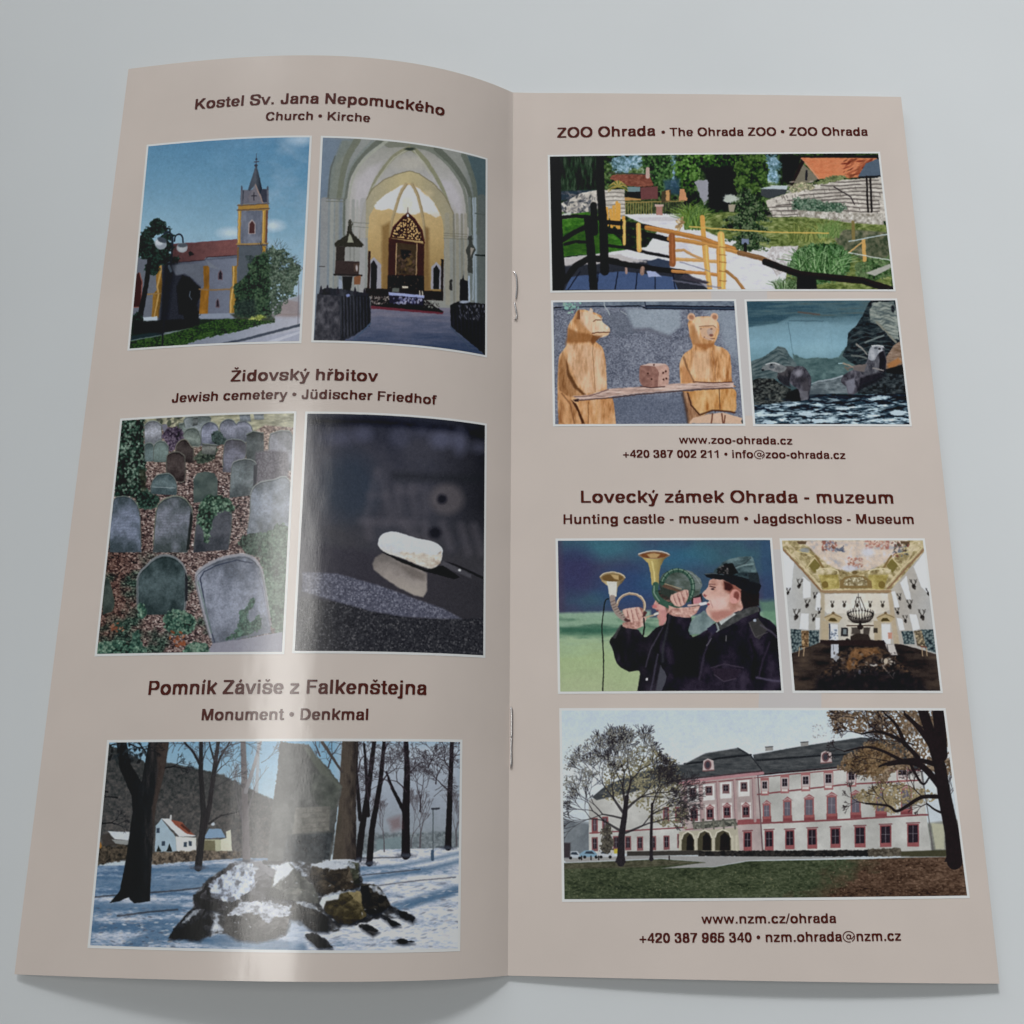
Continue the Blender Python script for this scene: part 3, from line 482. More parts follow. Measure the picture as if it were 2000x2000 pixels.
def p_stone(c):
    X, Y = c.X, c.Y
    n = c.N(260, 200, 260, 4)
    c.im[:] = ramp((Y - 30) / 1850 + (n - .5) * .3, [(0, (42, 44, 58)), (.2, (62, 62, 74)), (.45, (62, 62, 72)), (.6, (64, 62, 68)), (1, (52, 51, 56))])
    r = np.clip((X - 1100) / 420, 0, 1)[..., None] * np.clip((1250 - Y) / 500, 0, 1)[..., None]; c.im *= 1 - .45 * r
    c.Ln([(200, 90), (700, 95), (1250, 150), (1530, 200)], 50, (16, 18, 30), soft=50, a=.8)
    for x, y, rx, ry, a in ((400, 220, 130, 60, .5), (590, 190, 70, 60, .6), (870, 210, 80, 80, .4), (1190, 230, 90, 70, .8), (1330, 250, 60, 90, .8), (1480, 290, 60, 40, .6), (1040, 170, 60, 40, .4)): c.E(x, y, rx, ry, (84, 86, 112), soft=70, a=a)
    c.E(480, 600, 220, 260, (42, 56, 74), soft=160, a=.6)
    # blurred letters cut in the granite
    L = (96, 90, 100)
    for pts in ([(690, 480), (620, 800)], [(710, 480), (800, 800)], [(640, 660), (780, 660)], [(860, 600), (860, 790)], [(860, 620), (960, 640)], [(960, 600), (1000, 800)], [(980, 600), (1060, 620), (1070, 790)]): c.Ln(pts, 52, L, soft=56, a=.32)
    c.E(1230, 690, 130, 120, (98, 90, 94), soft=60, a=.7); c.E(1195, 690, 36, 36, (30, 30, 40), soft=30)
    for pts in ([(580, 860), (760, 870)], [(620, 860), (640, 980)], [(800, 860), (980, 870)], [(900, 880), (1000, 1000)], [(1060, 880), (1110, 1050)], [(1200, 880), (1260, 1060)], [(1340, 900), (1400, 1100)], [(1440, 900), (1500, 1100)]): c.Ln(pts, 64, L, soft=50, a=.4)
    c.E(1140, 950, 50, 44, (24, 24, 32), soft=36, a=.8); c.Ln([(830, 510), (1500, 540)], 60, (34, 36, 40), soft=60, a=.5)
    # granite ledge
    c.P([(100, 1020), (700, 1100), (1180, 1160), (1540, 1320), (1540, 1900), (60, 1900)], ramp(np.clip((X - 100) / 1400, 0, 1), [(0, (52, 50, 64)), (.6, (58, 54, 62)), (1, (52, 50, 56))]), soft=60, a=.8)
    c.P([(1190, 1160), (1330, 1220), (1540, 1320), (1540, 1300), (1300, 1190)], (26, 24, 30), soft=8); c.P([(1200, 1160), (1330, 1225), (1420, 1270), (1420, 1300), (1180, 1200)], (78, 76, 84), soft=14)
    c.E(1330, 1236, 12, 10, (210, 210, 214), soft=6)
    sp = c.cells(11, 205)[0] * .6 + c.N(14, 206, 14, 2) * .5
    c.P([(100, 1440), (420, 1490), (700, 1560), (1000, 1610), (1360, 1614), (1540, 1600), (1540, 1900), (60, 1900)], ramp(sp, [(.2, (36, 36, 42)), (.7, (52, 52, 58)), (.95, (92, 90, 94))]), soft=8)
    c.P([(120, 1250), (380, 1262), (700, 1350), (1000, 1460), (1200, 1530), (1350, 1612), (1200, 1612), (900, 1596), (640, 1550), (420, 1490), (120, 1400)], ramp(sp, [(.2, (66, 67, 84)), (.6, (88, 89, 108)), (.95, (130, 131, 148))]), soft=16)
    # pebble, its shade and its mirror image
    c.P([(660, 1190), (680, 1140), (740, 1105), (860, 1150), (1000, 1210), (1080, 1260), (1080, 1400), (1050, 1445), (980, 1430), (860, 1370), (740, 1290), (670, 1230)], ramp((Y - 1100) / 340 + (c.N(60, 207) - .5) * .5, [(0, (112, 104, 100)), (.5, (150, 138, 132)), (1, (164, 152, 142))]), soft=14)
    c.P([(840, 1180), (960, 1210), (1070, 1270), (1060, 1320), (960, 1290), (900, 1240)], (104, 94, 88), soft=30, a=.7)
    c.P([(730, 1095), (900, 1160), (1080, 1235), (1200, 1200), (1330, 1290), (1290, 1305), (1060, 1245), (880, 1175)], (14, 12, 14), soft=8)
    peb = [(705, 1010), (735, 960), (800, 940), (880, 952), (1000, 990), (1120, 1015), (1190, 1060), (1200, 1110), (1180, 1180), (1130, 1222), (1060, 1215), (960, 1175), (860, 1135), (770, 1105), (712, 1060)]
    c.P(peb, ramp((Y - 940) / 280 - (X - 950) / 1600 + (c.N(40, 208) - .5) * .3, [(0, (206, 212, 222)), (.5, (196, 202, 214)), (.72, (206, 200, 190)), (1, (150, 140, 126))]), soft=4, sm=1)
    c.P([(850, 1100), (960, 1100), (1060, 1110), (1160, 1120), (1190, 1090), (1180, 1180), (1120, 1220), (1040, 1205), (940, 1170)], ramp(c.N(50, 209, 30), [(.2, (160, 132, 110)), (.5, (200, 188, 172)), (.8, (222, 218, 208))]), soft=14, rag=14, rs=40)

def p_monu(c):
    X, Y = c.X, c.Y
    c.im[:] = ramp((Y - 40) / 560 - (X - 900) / 5000, [(0, (104, 160, 196)), (.5, (150, 184, 204)), (1, (176, 190, 200))])
    c.P([(1300, 40), (1930, 40), (1930, 600), (1300, 600)], ramp((Y - 40) / 500 + (c.N(200, 300) - .5) * .3, [(0, (176, 190, 204)), (.6, (150, 160, 176)), (1, (140, 150, 160))]), soft=90)
    # wooded hill
    tx = c.N(12, 301, 12, 3); 
    c.P([(60, 60), (140, 60), (240, 110), (340, 160), (430, 150), (560, 180), (700, 210), (800, 260), (880, 300), (1100, 400), (1100, 650), (60, 650)], ramp(tx * .8 + (Y - 150) / 1500, [(.1, (34, 40, 40)), (.5, (66, 66, 66)), (.9, (100, 92, 88))]), soft=8, rag=8, rs=20)
    c.P([(1100, 520), (1900, 500), (1900, 600), (1100, 620)], ramp(tx, [(.2, (88, 98, 104)), (.8, (140, 150, 156))]), soft=14, rag=10, rs=24)
    c.P([(1480, 540), (1640, 520), (1640, 600), (1480, 605)], (116, 136, 142), soft=12)
    # snow
    f = c.N(24, 303, 7, 3); g = c.N(300, 304, 26, 3)
    snow = ramp(f * .5 + g * .7 + (X - 800) / 5200, [(.3, (72, 106, 144)), (.45, (104, 134, 168)), (.6, (156, 170, 192)), (.78, (196, 200, 214)), (1, (220, 220, 226))])
    c.P([(60, 672), (350, 668), (570, 650), (830, 632), (1200, 640), (1400, 640), (1500, 590), (1900, 580), (1930, 1100), (30, 1100)], snow, soft=4)
    blue = (66, 104, 142)
    for pts, w in (([(350, 700), (700, 690), (900, 700)], 40), ([(60, 750), (400, 770), (660, 760)], 60), ([(30, 880), (200, 880), (480, 885)], 46), ([(40, 990), (300, 975), (480, 955)], 30), ([(240, 1070), (420, 1010), (700, 1050), (1100, 1085)], 60), ([(1580, 880), (1740, 830), (1900, 790)], 44), ([(1400, 740), (1700, 700), (1900, 650)], 26), ([(1400, 690), (1600, 672), (1900, 610)], 16), ([(1640, 870), (1900, 800)], 30)):
        c.Ln(pts, w, blue, soft=22, a=.75)
    for pts, w in (([(65, 830), (220, 815), (440, 800), (640, 780)], 8), ([(180, 925), (330, 905), (480, 893)], 9), ([(1400, 634), (1640, 628)], 6), ([(1420, 780), (1700, 745), (1880, 730)], 5), ([(1410, 720), (1700, 690)], 5)): c.Ln(pts, w, (52, 52, 58), soft=6, a=.8)
    c.dabs(240, 60, 880, 560, 1080, 3, 14, [(96, 118, 146), (120, 130, 150), (210, 206, 206), (70, 80, 100)], 305, asp=.3, da=.3, a=.6); c.dabs(260, 1260, 760, 1900, 1080, 4, 20, [(120, 134, 156), (150, 156, 172), (220, 216, 218), (92, 100, 120)], 306, asp=.22, da=.3, ang=-.15, a=.55)
    # houses
    c.P([(100, 520), (160, 500), (245, 505), (245, 570), (110, 570)], (66, 60, 56), soft=6); c.P([(130, 498), (246, 502), (244, 545), (165, 538)], (192, 198, 210), soft=3); c.P([(150, 540), (244, 545), (240, 570), (170, 560)], (140, 142, 140), soft=3)
    c.P([(366, 600), (372, 470), (400, 436), (470, 525), (478, 610)], (152, 176, 192), soft=3); c.P([(470, 525), (575, 530), (575, 600), (478, 605)], (206, 208, 198), soft=3)
    c.P([(400, 434), (440, 436), (572, 524), (490, 525)], (208, 218, 230), soft=3); c.P([(446, 440), (500, 452), (566, 518), (530, 512), (470, 470)], (150, 72, 50), soft=4); c.Ln([(446, 440), (447, 420)], 10, (190, 190, 190)); c.Ln([(502, 468), (540, 498)], 12, (84, 42, 34))
    for x, y in ((383, 495), (410, 560), (520, 565), (545, 560)): c.P([(x - 8, y - 12), (x + 8, y - 12), (x + 8, y + 12), (x - 8, y + 12)], (52, 66, 84), soft=3)
    c.P([(610, 540), (740, 540), (758, 600), (610, 612)], (176, 176, 142), soft=3); c.P([(612, 535), (640, 486), (700, 486), (725, 530)], (116, 150, 184), soft=3); c.P([(725, 500), (750, 490), (756, 600), (700, 600), (700, 540), (728, 532)], (206, 202, 176), soft=3)
    c.P([(612, 545), (670, 545), (672, 606), (612, 606)], (110, 104, 72), soft=3); c.E(660, 462, 10, 10, (180, 190, 200), soft=6)
    c.P([(80, 575), (240, 565), (240, 640), (80, 670)], ramp(tx, [(.2, (36, 34, 30)), (.8, (104, 88, 70))]), soft=10, rag=12, rs=16); c.P([(350, 605), (580, 595), (800, 600), (800, 632), (600, 645), (350, 668)], ramp(tx, [(.2, (48, 42, 38)), (.8, (140, 120, 98))]), soft=6, rag=6, rs=14)
    c.P([(425, 600), (440, 560), (455, 600)], (26, 36, 30)); c.P([(375, 600), (385, 570), (400, 600)], (30, 40, 34)); c.E(90, 570, 12, 16, (170, 110, 40), soft=6)
    # far trees
    D = (34, 32, 36)
    for x, yb, w, h, s_ in ((825, 650, 34, 420, 1), (1520, 600, 8, 200, 2), (1700, 580, 12, 220, 4), (1885, 570, 10, 180, 5), (1655, 580, 6, 200, 6)):
        c.tree(x, yb, h * .36, 1.57, w * .8, (88, 82, 88), 310 + s_, depth=6, spread=.34, up=.25)
    c.Ln([(830, 648), (820, 300), (812, 50)], (40, 26), (104, 96, 98)); c.Ln([(826, 300), (870, 160), (900, 50)], (20, 14), (130, 126, 130)); c.Ln([(880, 300), (890, 50)], 16, (140, 138, 142), a=.7)
    c.Ln([(585, 682), (600, 560), (612, 420), (598, 200), (600, 50)], (38, 18), D); c.Ln([(600, 540), (640, 380), (665, 200), (686, 50)], (30, 18), (38, 34, 38)); c.Ln([(597, 170), (560, 100), (510, 45)], (16, 7), D); c.Ln([(660, 220), (700, 120), (745, 50)], (14, 6), D)
    c.Ln([(640, 460), (700, 420), (790, 400)], (10, 4), D); c.Ln([(668, 140), (650, 90), (640, 45)], (12, 6), D)
    for x, y, a_, s_ in ((560, 100, 2.3, 21), (660, 220, .8, 22), (600, 160, 1.2, 23), (700, 100, .7, 24), (640, 300, .6, 25)): c.tree(x, y, 60, a_, 6, (44, 42, 48), 320 + s_, depth=5, spread=.5)
    # right trees
    for pts, w in (([(1390, 640), (1410, 480), (1440, 300), (1470, 50)], (36, 20)), ([(1445, 660), (1460, 480), (1500, 260), (1520, 50)], (34, 18)), ([(1400, 440), (1380, 200), (1385, 60)], (20, 12)), ([(1628, 620), (1628, 400), (1635, 200), (1630, 50)], (44, 22)), ([(1620, 400), (1560, 280), (1530, 200)], (22, 8)), ([(1842, 580), (1850, 350), (1862, 50)], (34, 20)), ([(1440, 420), (1430, 200), (1420, 60)], (18, 12))): c.Ln(pts, w, (36, 30, 34), soft=3)
    c.P([(1600, 625), (1615, 590), (1645, 590), (1655, 622)], (36, 30, 34)); c.P([(1820, 585), (1832, 550), (1858, 550), (1862, 582)], (36, 30, 34))
    for x, y, a_, L, s_, dp in ((1630, 300, 2.2, 70, 1, 6), (1632, 220, .8, 60, 2, 6), (1630, 140, 1.8, 50, 3, 6), (1560, 280, 2.2, 40, 4, 5), (1850, 300, 2.4, 60, 5, 6), (1855, 200, 2.0, 60, 6, 6), (1858, 150, 1.0, 40, 7, 5), (1500, 260, .9, 60, 8, 5), (1460, 200, 1.9, 50, 9, 5), (1390, 200, 1.4, 60, 10, 5), (1520, 100, 1.2, 40, 11, 5), (1240, 180, 1.3, 70, 12, 5), (1700, 400, 1.5, 60, 13, 6), (1780, 260, 1.5, 50, 14, 6), (1200, 120, 2.0, 50, 15, 5), (1440, 340, 1.7, 60, 16, 5), (1740, 180, 1.2, 40, 17, 5)):
        c.tree(x, y, L, a_, 7, (54, 46, 52), 340 + s_, depth=dp, spread=.5)
    rr = np.random.default_rng(77)
    for k in range(34):
        x = rr.choice([480, 560, 680, 760, 900, 1200, 1240, 1420, 1500, 1560, 1680, 1740, 1800, 1880]) + rr.uniform(-40, 40); c.tree(x, rr.uniform(70, 330 if x > 1300 else 170), rr.uniform(26, 50), rr.uniform(.3, 2.8), 3.5, (62, 56, 62), 3700 + k, depth=5, spread=.55, a=.75)
    for x, y, w in ((1628, 620, 60), (1842, 582, 50), (1445, 660, 50), (1390, 642, 50), (585, 682, 50), (830, 650, 50)): c.E(x, y, w * .7, 9, (60, 66, 80), soft=12, rag=5, rs=10, a=.9)
    c.Ln([(1765, 640), (1765, 385)], 6, (84, 94, 100)); c.Ln([(1762, 640), (1762, 600)], 16, (60, 84, 110)); c.Ln([(1760, 386), (1795, 384)], 10, (60, 62, 70))
    c.P([(1540, 440), (1600, 420), (1610, 480), (1560, 500)], (120, 84, 84), soft=30, a=.6)
    # thick trunk behind the monument
    c.P([(1310, 40), (1390, 40), (1380, 300), (1380, 640), (1262, 640), (1290, 400)], ramp((X - 1260) / 130 + (c.N(14, 350, 60) - .5) * .7, [(0, (70, 62, 52)), (.5, (84, 72, 62)), (1, (44, 38, 38))]), soft=4)
    c.Ln([(1210, 50), (1270, 140), (1310, 200)], (16, 10), (66, 58, 56))
    # great dark tree on the left
    c.P([(175, 50), (225, 50), (245, 160), (300, 250), (335, 50), (438, 50), (415, 200), (370, 380), (352, 640), (342, 820), (345, 850), (260, 862), (235, 830), (190, 850), (140, 860), (190, 800), (222, 640), (255, 400), (250, 320), (190, 180)], ramp((X - 180) / 250 + (c.N(18, 351, 80) - .5) * .6, [(0, (20, 26, 28)), (.6, (32, 34, 36)), (.9, (58, 52, 52)), (1, (40, 36, 38))]), soft=4)
    c.P([(370, 60), (438, 50), (415, 200), (372, 370), (360, 500), (352, 380), (385, 200)], (74, 58, 50), soft=10, a=.6)
    for x, y, a_, L, s_ in ((100, 80, .3, 60, 1), (240, 60, -.4, 50, 2), (130, 300, 2.9, 50, 3), (100, 460, .1, 50, 4), (420, 180, .2, 40, 5), (320, 100, 2.2, 50, 6), (180, 330, 3.0, 50, 7)): c.tree(x, y, L, a_, 8, (26, 28, 32), 360 + s_, depth=5, spread=.6)
    c.dabs(60, 130, 55, 330, 150, 5, 14, [(20, 26, 30), (40, 46, 50)], 370, a=.8)
    # the standing stone
    c.P([(1000, 50), (1140, 60), (1180, 120), (1250, 190), (1310, 275), (1300, 340), (1285, 390), (1265, 560), (1250, 645), (1160, 720), (1000, 720), (930, 700), (940, 560), (960, 380), (985, 200)], ramp(c.N(60, 352, 60, 4) + (Y - 300) / 1600, [(.2, (54, 55, 54)), (.5, (74, 75, 73)), (.8, (98, 98, 95))]), soft=4, rag=6, rs=20)
    c.P([(1110, 70), (1150, 80), (1240, 190), (1308, 275), (1290, 290), (1200, 210)], (98, 106, 90), soft=12, a=.6)
    c.P([(1160, 200), (1250, 230), (1300, 300), (1280, 380), (1240, 400), (1180, 360), (1150, 300)], ramp(c.N(40, 353), [(.2, (58, 62, 58)), (.8, (92, 96, 88))]), soft=14)
    c.P([(1075, 380), (1250, 372), (1245, 495), (1060, 512)], ramp(c.N(20, 354), [(.2, (92, 90, 84)), (.8, (122, 118, 110))]), soft=8)
    for k in range(4): c.Ln([(1105, 408 + k * 26), (1225, 400 + k * 26)], 6, (96, 92, 86), a=.6)
    c.P([(1040, 520), (1265, 505), (1245, 645), (1160, 720), (1010, 700), (1020, 580)], ramp(c.N(16, 355, 16, 3), [(.2, (38, 42, 46)), (.8, (70, 76, 80))]), soft=12)
    # base of the boulder pile: dark gaps mixed with snow patches
    rocks_base = [(440, 1040), (480, 960), (560, 880), (560, 820), (640, 740), (760, 660), (900, 650), (1040, 650), (1160, 660), (1390, 650), (1410, 760), (1490, 770), (1550, 870), (1660, 930), (1500, 940), (1340, 980), (1240, 1010), (1060, 960), (1030, 1030), (880, 1050), (720, 1010), (560, 1045)]
    c.P(rocks_base, ramp(c.N(44, 356, 30, 4), [(.35, (44, 44, 46)), (.5, (78, 78, 82)), (.6, (140, 148, 162)), (.75, (196, 202, 212))]), soft=8, rag=10)
    # rocks
    def rock(pts, a, b, seed, soft=4):
        P_ = np.array(pts, float); x0, y0 = P_.min(0); x1, y1 = P_.max(0)
        c.P([(x + 4, y + 12) for x, y in P_], (22, 26, 34), soft=18, a=.8)
        lit = (X - x0) / (x1 - x0) * .35 - (Y - y0) / (y1 - y0) * .75; i_, q_ = c.cells((x1 - x0) * .34, seed, (y1 - y0) * .4, .5)
        c.P(P_, ramp(.52 + lit * .75 + (i_ - .5) * .5 + (c.N(26, seed, 18, 4) - .5) * .7, [(0, [k * .6 for k in a]), (.35, a), (.7, b), (1, [min(k * 1.25, 255) for k in b])]), soft=soft, rag=8, rs=22, seed=seed)
    rock([(560, 850), (600, 800), (660, 740), (760, 660), (900, 650), (980, 700), (960, 860), (700, 900), (570, 880)], (52, 50, 54), (98, 96, 102), 380)
    c.P([(640, 760), (700, 720), (780, 670), (860, 660), (880, 780), (760, 860), (690, 840), (650, 820)], ramp(c.N(22, 381), [(.3, (92, 96, 108)), (.5, (168, 180, 204)), (.8, (204, 210, 226))]), soft=8, rag=14, rs=20)
    rock([(560, 820), (620, 790), (640, 840), (740, 880), (720, 900), (600, 890)], (36, 34, 36), (80, 78, 84), 382)
    rock([(940, 820), (970, 700), (1040, 650), (1110, 720), (1190, 800), (1190, 860), (1060, 850)], (70, 72, 68), (120, 118, 108), 383); c.P([(980, 680), (1040, 650), (1070, 690), (1010, 740), (960, 780)], (190, 196, 206), soft=10, rag=8, rs=20)
    rock([(1160, 670), (1220, 650), (1340, 655), (1385, 700), (1395, 780), (1300, 800), (1230, 825), (1180, 800), (1150, 720)], (54, 46, 38), (110, 94, 74), 384); c.P([(1160, 668), (1230, 645), (1350, 645), (1370, 665), (1300, 690), (1200, 684)], (184, 190, 200), soft=8, rag=8, rs=20)
    rock([(1340, 650), (1390, 660), (1395, 760), (1370, 760)], (60, 62, 50), (96, 98, 76), 385)
    rock([(1215, 850), (1300, 800), (1400, 800), (1440, 860), (1430, 930), (1350, 965), (1290, 960), (1220, 900)], (60, 52, 32), (124, 108, 68), 386); c.P([(1195, 860), (1210, 830), (1300, 800), (1290, 840), (1230, 850), (1215, 890)], (196, 204, 214), soft=6)
    rock([(1400, 760), (1480, 770), (1530, 830), (1550, 870), (1500, 910), (1440, 920), (1410, 860)], (32, 30, 28), (70, 64, 54), 387)
    rock([(1060, 860), (1120, 850), (1180, 880), (1240, 940), (1240, 1000), (1160, 1000), (1100, 950), (1040, 940)], (32, 30, 30), (76, 72, 66), 388)
    rock([(430, 1040), (480, 960), (560, 885), (620, 890), (660, 950), (640, 1000), (590, 1045), (540, 1040), (500, 1030)], (20, 22, 26), (54, 54, 58), 389); c.Ln([(620, 900), (560, 1000), (540, 1035)], 8, (14, 14, 18), soft=5)
    rock([(725, 920), (760, 880), (900, 860), (1050, 900), (1040, 990), (980, 1030), (880, 1050), (780, 1040), (715, 1000)], (62, 58, 56), (110, 106, 104), 390); c.P([(740, 920), (800, 850), (920, 845), (1060, 890), (1040, 920), (970, 930), (940, 960), (880, 920)], ramp(c.N(26, 397, 16, 4), [(.3, (110, 112, 122)), (.5, (176, 182, 196)), (.8, (206, 210, 220))]), soft=10, rag=24, rs=26)
    rock([(1120, 1020), (1180, 1010), (1240, 1050), (1262, 1085), (1190, 1085)], (24, 24, 28), (56, 56, 62), 391); rock([(1390, 965), (1440, 965), (1495, 1000), (1460, 1020), (1410, 990)], (36, 36, 38), (76, 74, 74), 392)
    rock([(1560, 885), (1620, 900), (1675, 935), (1660, 955), (1600, 930)], (20, 22, 26), (50, 52, 58), 393); rock([(1500, 920), (1560, 940), (1600, 970), (1560, 975)], (24, 26, 30), (50, 52, 58), 394); rock([(1560, 1050), (1600, 1035), (1670, 1055), (1610, 1062)], (24, 26, 30), (50, 52, 58), 395)
    c.P([(1050, 940), (1110, 950), (1130, 1000), (1120, 1060), (1060, 1080), (1030, 1010)], (150, 170, 196), soft=20, a=.5)
    for q in ([(760, 660), (820, 655), (900, 690), (840, 700)], [(1190, 830), (1290, 800), (1380, 795), (1300, 815)], [(1440, 775), (1480, 772), (1520, 820), (1470, 800)], [(500, 960), (560, 895), (600, 890), (540, 950)], [(1080, 855), (1150, 860), (1200, 900), (1120, 880)], [(1250, 655), (1360, 650), (1380, 690), (1300, 670)]): c.P(q, ramp(c.N(18, 398), [(.3, (120, 130, 146)), (.7, (200, 206, 216))]), soft=8, rag=10, rs=16, a=.8)
    c.dabs(60, 460, 680, 1640, 1050, 3, 9, [(180, 188, 200), (210, 214, 222)], 399, asp=.4, a=.5, inside=inpoly(rocks_base))

def p_zoo(c):
    X, Y = c.X, c.Y; N = c.N
    f = N(14, 400, 14, 4); g = N(90, 401, 70, 3)
    c.im[:] = ramp(f * .55 + g * .55, [(.3, (10, 16, 14)), (.5, (24, 38, 22)), (.62, (48, 70, 34)), (.75, (92, 116, 66)), (.9, (150, 170, 150))])
    # sky holes in the wood
    for x, y, rx, ry in ((430, 110, 60, 50), (500, 90, 40, 40), (700, 130, 40, 50), (700, 200, 30, 40), (1230, 120, 50, 60), (1240, 190, 40, 30)):
        c.E(x, y, rx, ry, ramp(f, [(.3, (70, 104, 110)), (.6, (140, 176, 206)), (.8, (190, 206, 224))]), soft=14, rag=24, rs=18, seed=3, a=.85)
    c.P([(20, 70), (300, 60), (300, 250), (100, 260), (20, 240)], ramp(N(14, 402, 60, 3), [(.2, (10, 14, 14)), (.5, (28, 44, 30)), (.8, (66, 84, 64))]), soft=10)
    c.P([(90, 260), (300, 250), (300, 290), (90, 310)], (40, 54, 66), soft=8)
    c.leafy([(540, 70), (680, 60), (700, 160), (680, 250), (600, 250), (560, 170)], 12, [(10, 18, 12), (26, 44, 24), (46, 76, 38), (84, 120, 64)], 403, rag=20)
    c.leafy([(740, 70), (900, 60), (1040, 70), (1060, 200), (960, 180), (860, 170), (820, 240), (740, 230), (720, 150)], 12, [(8, 14, 10), (22, 40, 18), (50, 84, 30), (92, 130, 60)], 404, rag=20)
    c.P([(850, 130), (1040, 120), (1060, 260), (1000, 350), (890, 350), (880, 200)], (18, 20, 26), soft=26, rag=10); c.P([(650, 200), (740, 190), (740, 280), (660, 270)], (44, 70, 92), soft=18, a=.8)
    c.leafy([(1060, 70), (1190, 70), (1220, 180), (1180, 260), (1060, 270), (1030, 200)], 12, [(12, 20, 12), (36, 56, 26), (76, 104, 48)], 405, rag=16)
    c.P([(1290, 70), (1840, 60), (1840, 90), (1390, 90), (1330, 230), (1290, 200)], (26, 28, 26), soft=12)
    # house left
    c.P([(380, 170), (570, 165), (600, 230), (530, 235), (450, 230), (360, 190)], ramp(N(16, 406, 8), [(.2, (102, 52, 42)), (.8, (146, 84, 66))]), soft=3, rag=4, rs=12)
    c.Ln([(355, 160), (590, 168)], 6, (60, 60, 56)); c.Ln([(566, 180), (566, 140)], 22, (180, 150, 140)); c.P([(455, 235), (525, 235), (525, 265), (455, 262)], (104, 128, 132), soft=3); c.P([(450, 262), (530, 262), (530, 295), (460, 292)], (18, 20, 24), soft=3)
    c.P([(525, 238), (620, 232), (622, 300), (530, 305)], (104, 60, 60), soft=3); c.P([(440, 290), (530, 300), (530, 318), (440, 312)], (176, 130, 74), soft=4)
    # house right
    c.P([(1350, 220), (1400, 110), (1490, 190), (1440, 215)], (112, 106, 90), soft=3); c.P([(1395, 78), (1800, 80), (1820, 120), (1700, 185), (1495, 192)], ramp(N(26, 407, 12) + (X - 1500) / 1500, [(.2, (192, 104, 66)), (.7, (204, 122, 80)), (1, (186, 108, 76))]), soft=3)
    c.Ln([(1395, 82), (1490, 192)], 8, (200, 130, 96)); c.Ln([(1420, 195), (1422, 150)], 12, (40, 40, 44))
    c.dabs(70, 1620, 90, 1780, 185, 6, 26, [(110, 40, 30), (120, 60, 40), (150, 76, 50)], 408, asp=.25, ang=-.5, da=.4, a=.8)
    c.P([(1330, 230), (1395, 86), (1410, 100), (1350, 225)], (40, 26, 22), soft=4)
    c.P([(1700, 180), (1740, 110), (1800, 85), (1826, 90), (1830, 180)], (76, 90, 106), soft=3); c.P([(1700, 180), (1830, 172), (1830, 188), (1710, 188)], (30, 34, 38))
    # path, ground
    c.P([(420, 380), (760, 380), (860, 450), (1200, 560), (1330, 540), (1400, 560), (1300, 820), (100, 820), (100, 620), (560, 560), (620, 470)], ramp(N(40, 410, 14, 3), [(.2, (194, 192, 202)), (.8, (216, 214, 222))]), soft=5)
    c.P([(500, 400), (740, 395), (740, 420), (540, 420)], (186, 182, 186), soft=8)
    c.P([(440, 310), (760, 300), (760, 372), (440, 384)], ramp(N(10, 411), [(.2, (30, 40, 24)), (.8, (90, 104, 60))]), soft=4)
    for x in range(446, 760, 14): c.Ln([(x, 318), (x, 382)], 5, (150, 132, 72) if x < 600 else (44, 44, 44), a=.8)
    c.Ln([(440, 320), (760, 312)], 6, (140, 120, 66)); c.P([(610, 335), (648, 333), (646, 388), (612, 388)], (160, 112, 100), soft=3); c.P([(604, 330), (652, 330), (652, 342), (604, 342)], (190, 160, 150))
    c.P([(640, 260), (690, 250), (690, 310), (640, 320)], (70, 60, 44), soft=5)
    for pts, col in (([(740, 245), (765, 245), (780, 310), (735, 310)], (190, 130, 90)), ([(665, 260), (680, 255), (684, 310), (664, 310)], (190, 140, 86)), ([(820, 210), (850, 195), (890, 200), (890, 300), (870, 330), (850, 290)], (140, 140, 150))): c.P(pts, col, soft=4, rag=6, rs=14)
    # left drywall and lawn
    def wall(pts, seed, slope=0, n=10):
        pp = np.array(pts); c.P(pts, ramp(N(24, seed, 12, 3), [(.2, (156, 148, 138)), (.7, (200, 192, 182))]), soft=3, rag=4, rs=20)
    wall([(330, 250), (440, 250), (444, 400), (400, 420), (340, 400)], 420); wall([(95, 330), (200, 270), (300, 250), (300, 350), (180, 385), (100, 370)], 421)
    for k in range(7): c.Ln([(330, 268 + k * 22), (390, 264 + k * 22), (442, 270 + k * 20)], 5, (96, 90, 84), a=.7)
    c.dabs(90, 100, 260, 300, 380, 5, 18, [(40, 46, 54), (70, 74, 84), (120, 116, 116)], 422, asp=.4, a=.7)
    c.P([(100, 390), (240, 370), (300, 420), (420, 520), (440, 575), (340, 590), (110, 610)], ramp(N(18, 423, 8), [(.2, (36, 84, 20)), (.8, (78, 134, 44))]), soft=5); c.P([(110, 470), (300, 430), (400, 560), (250, 600), (110, 600)], (36, 60, 24), soft=40, a=.5); c.P([(100, 385), (150, 370), (160, 400), (105, 410)], (180, 186, 176), soft=6, rag=5)
    # palm
    for k in range(16):
        a = -.2 + k * .24; c.Ln([(405, 235), (405 + 30 * np.cos(a), 235 - 34 * np.sin(a)), (405 + 55 * np.cos(a), 235 - 40 * np.sin(a) + 16)], (7, 3), [(150, 130, 50), (90, 110, 60), (190, 160, 90)][k % 3])
    for x0, y0, x1, y1 in ((345, 350, 350, 440), (365, 360, 372, 450), (400, 320, 400, 450), (412, 330, 410, 470), (436, 400, 440, 540), (382, 340, 386, 440)): c.Ln([(x0, y0), (x1, y1)], 16, (208, 150, 62), soft=3)
    # terrace wall right
    TW = [(1200, 310), (1300, 275), (1400, 240), (1560, 200), (1740, 190), (1840, 180), (1850, 420), (1700, 420), (1560, 400), (1400, 395), (1240, 400)]
    wall(TW, 430)
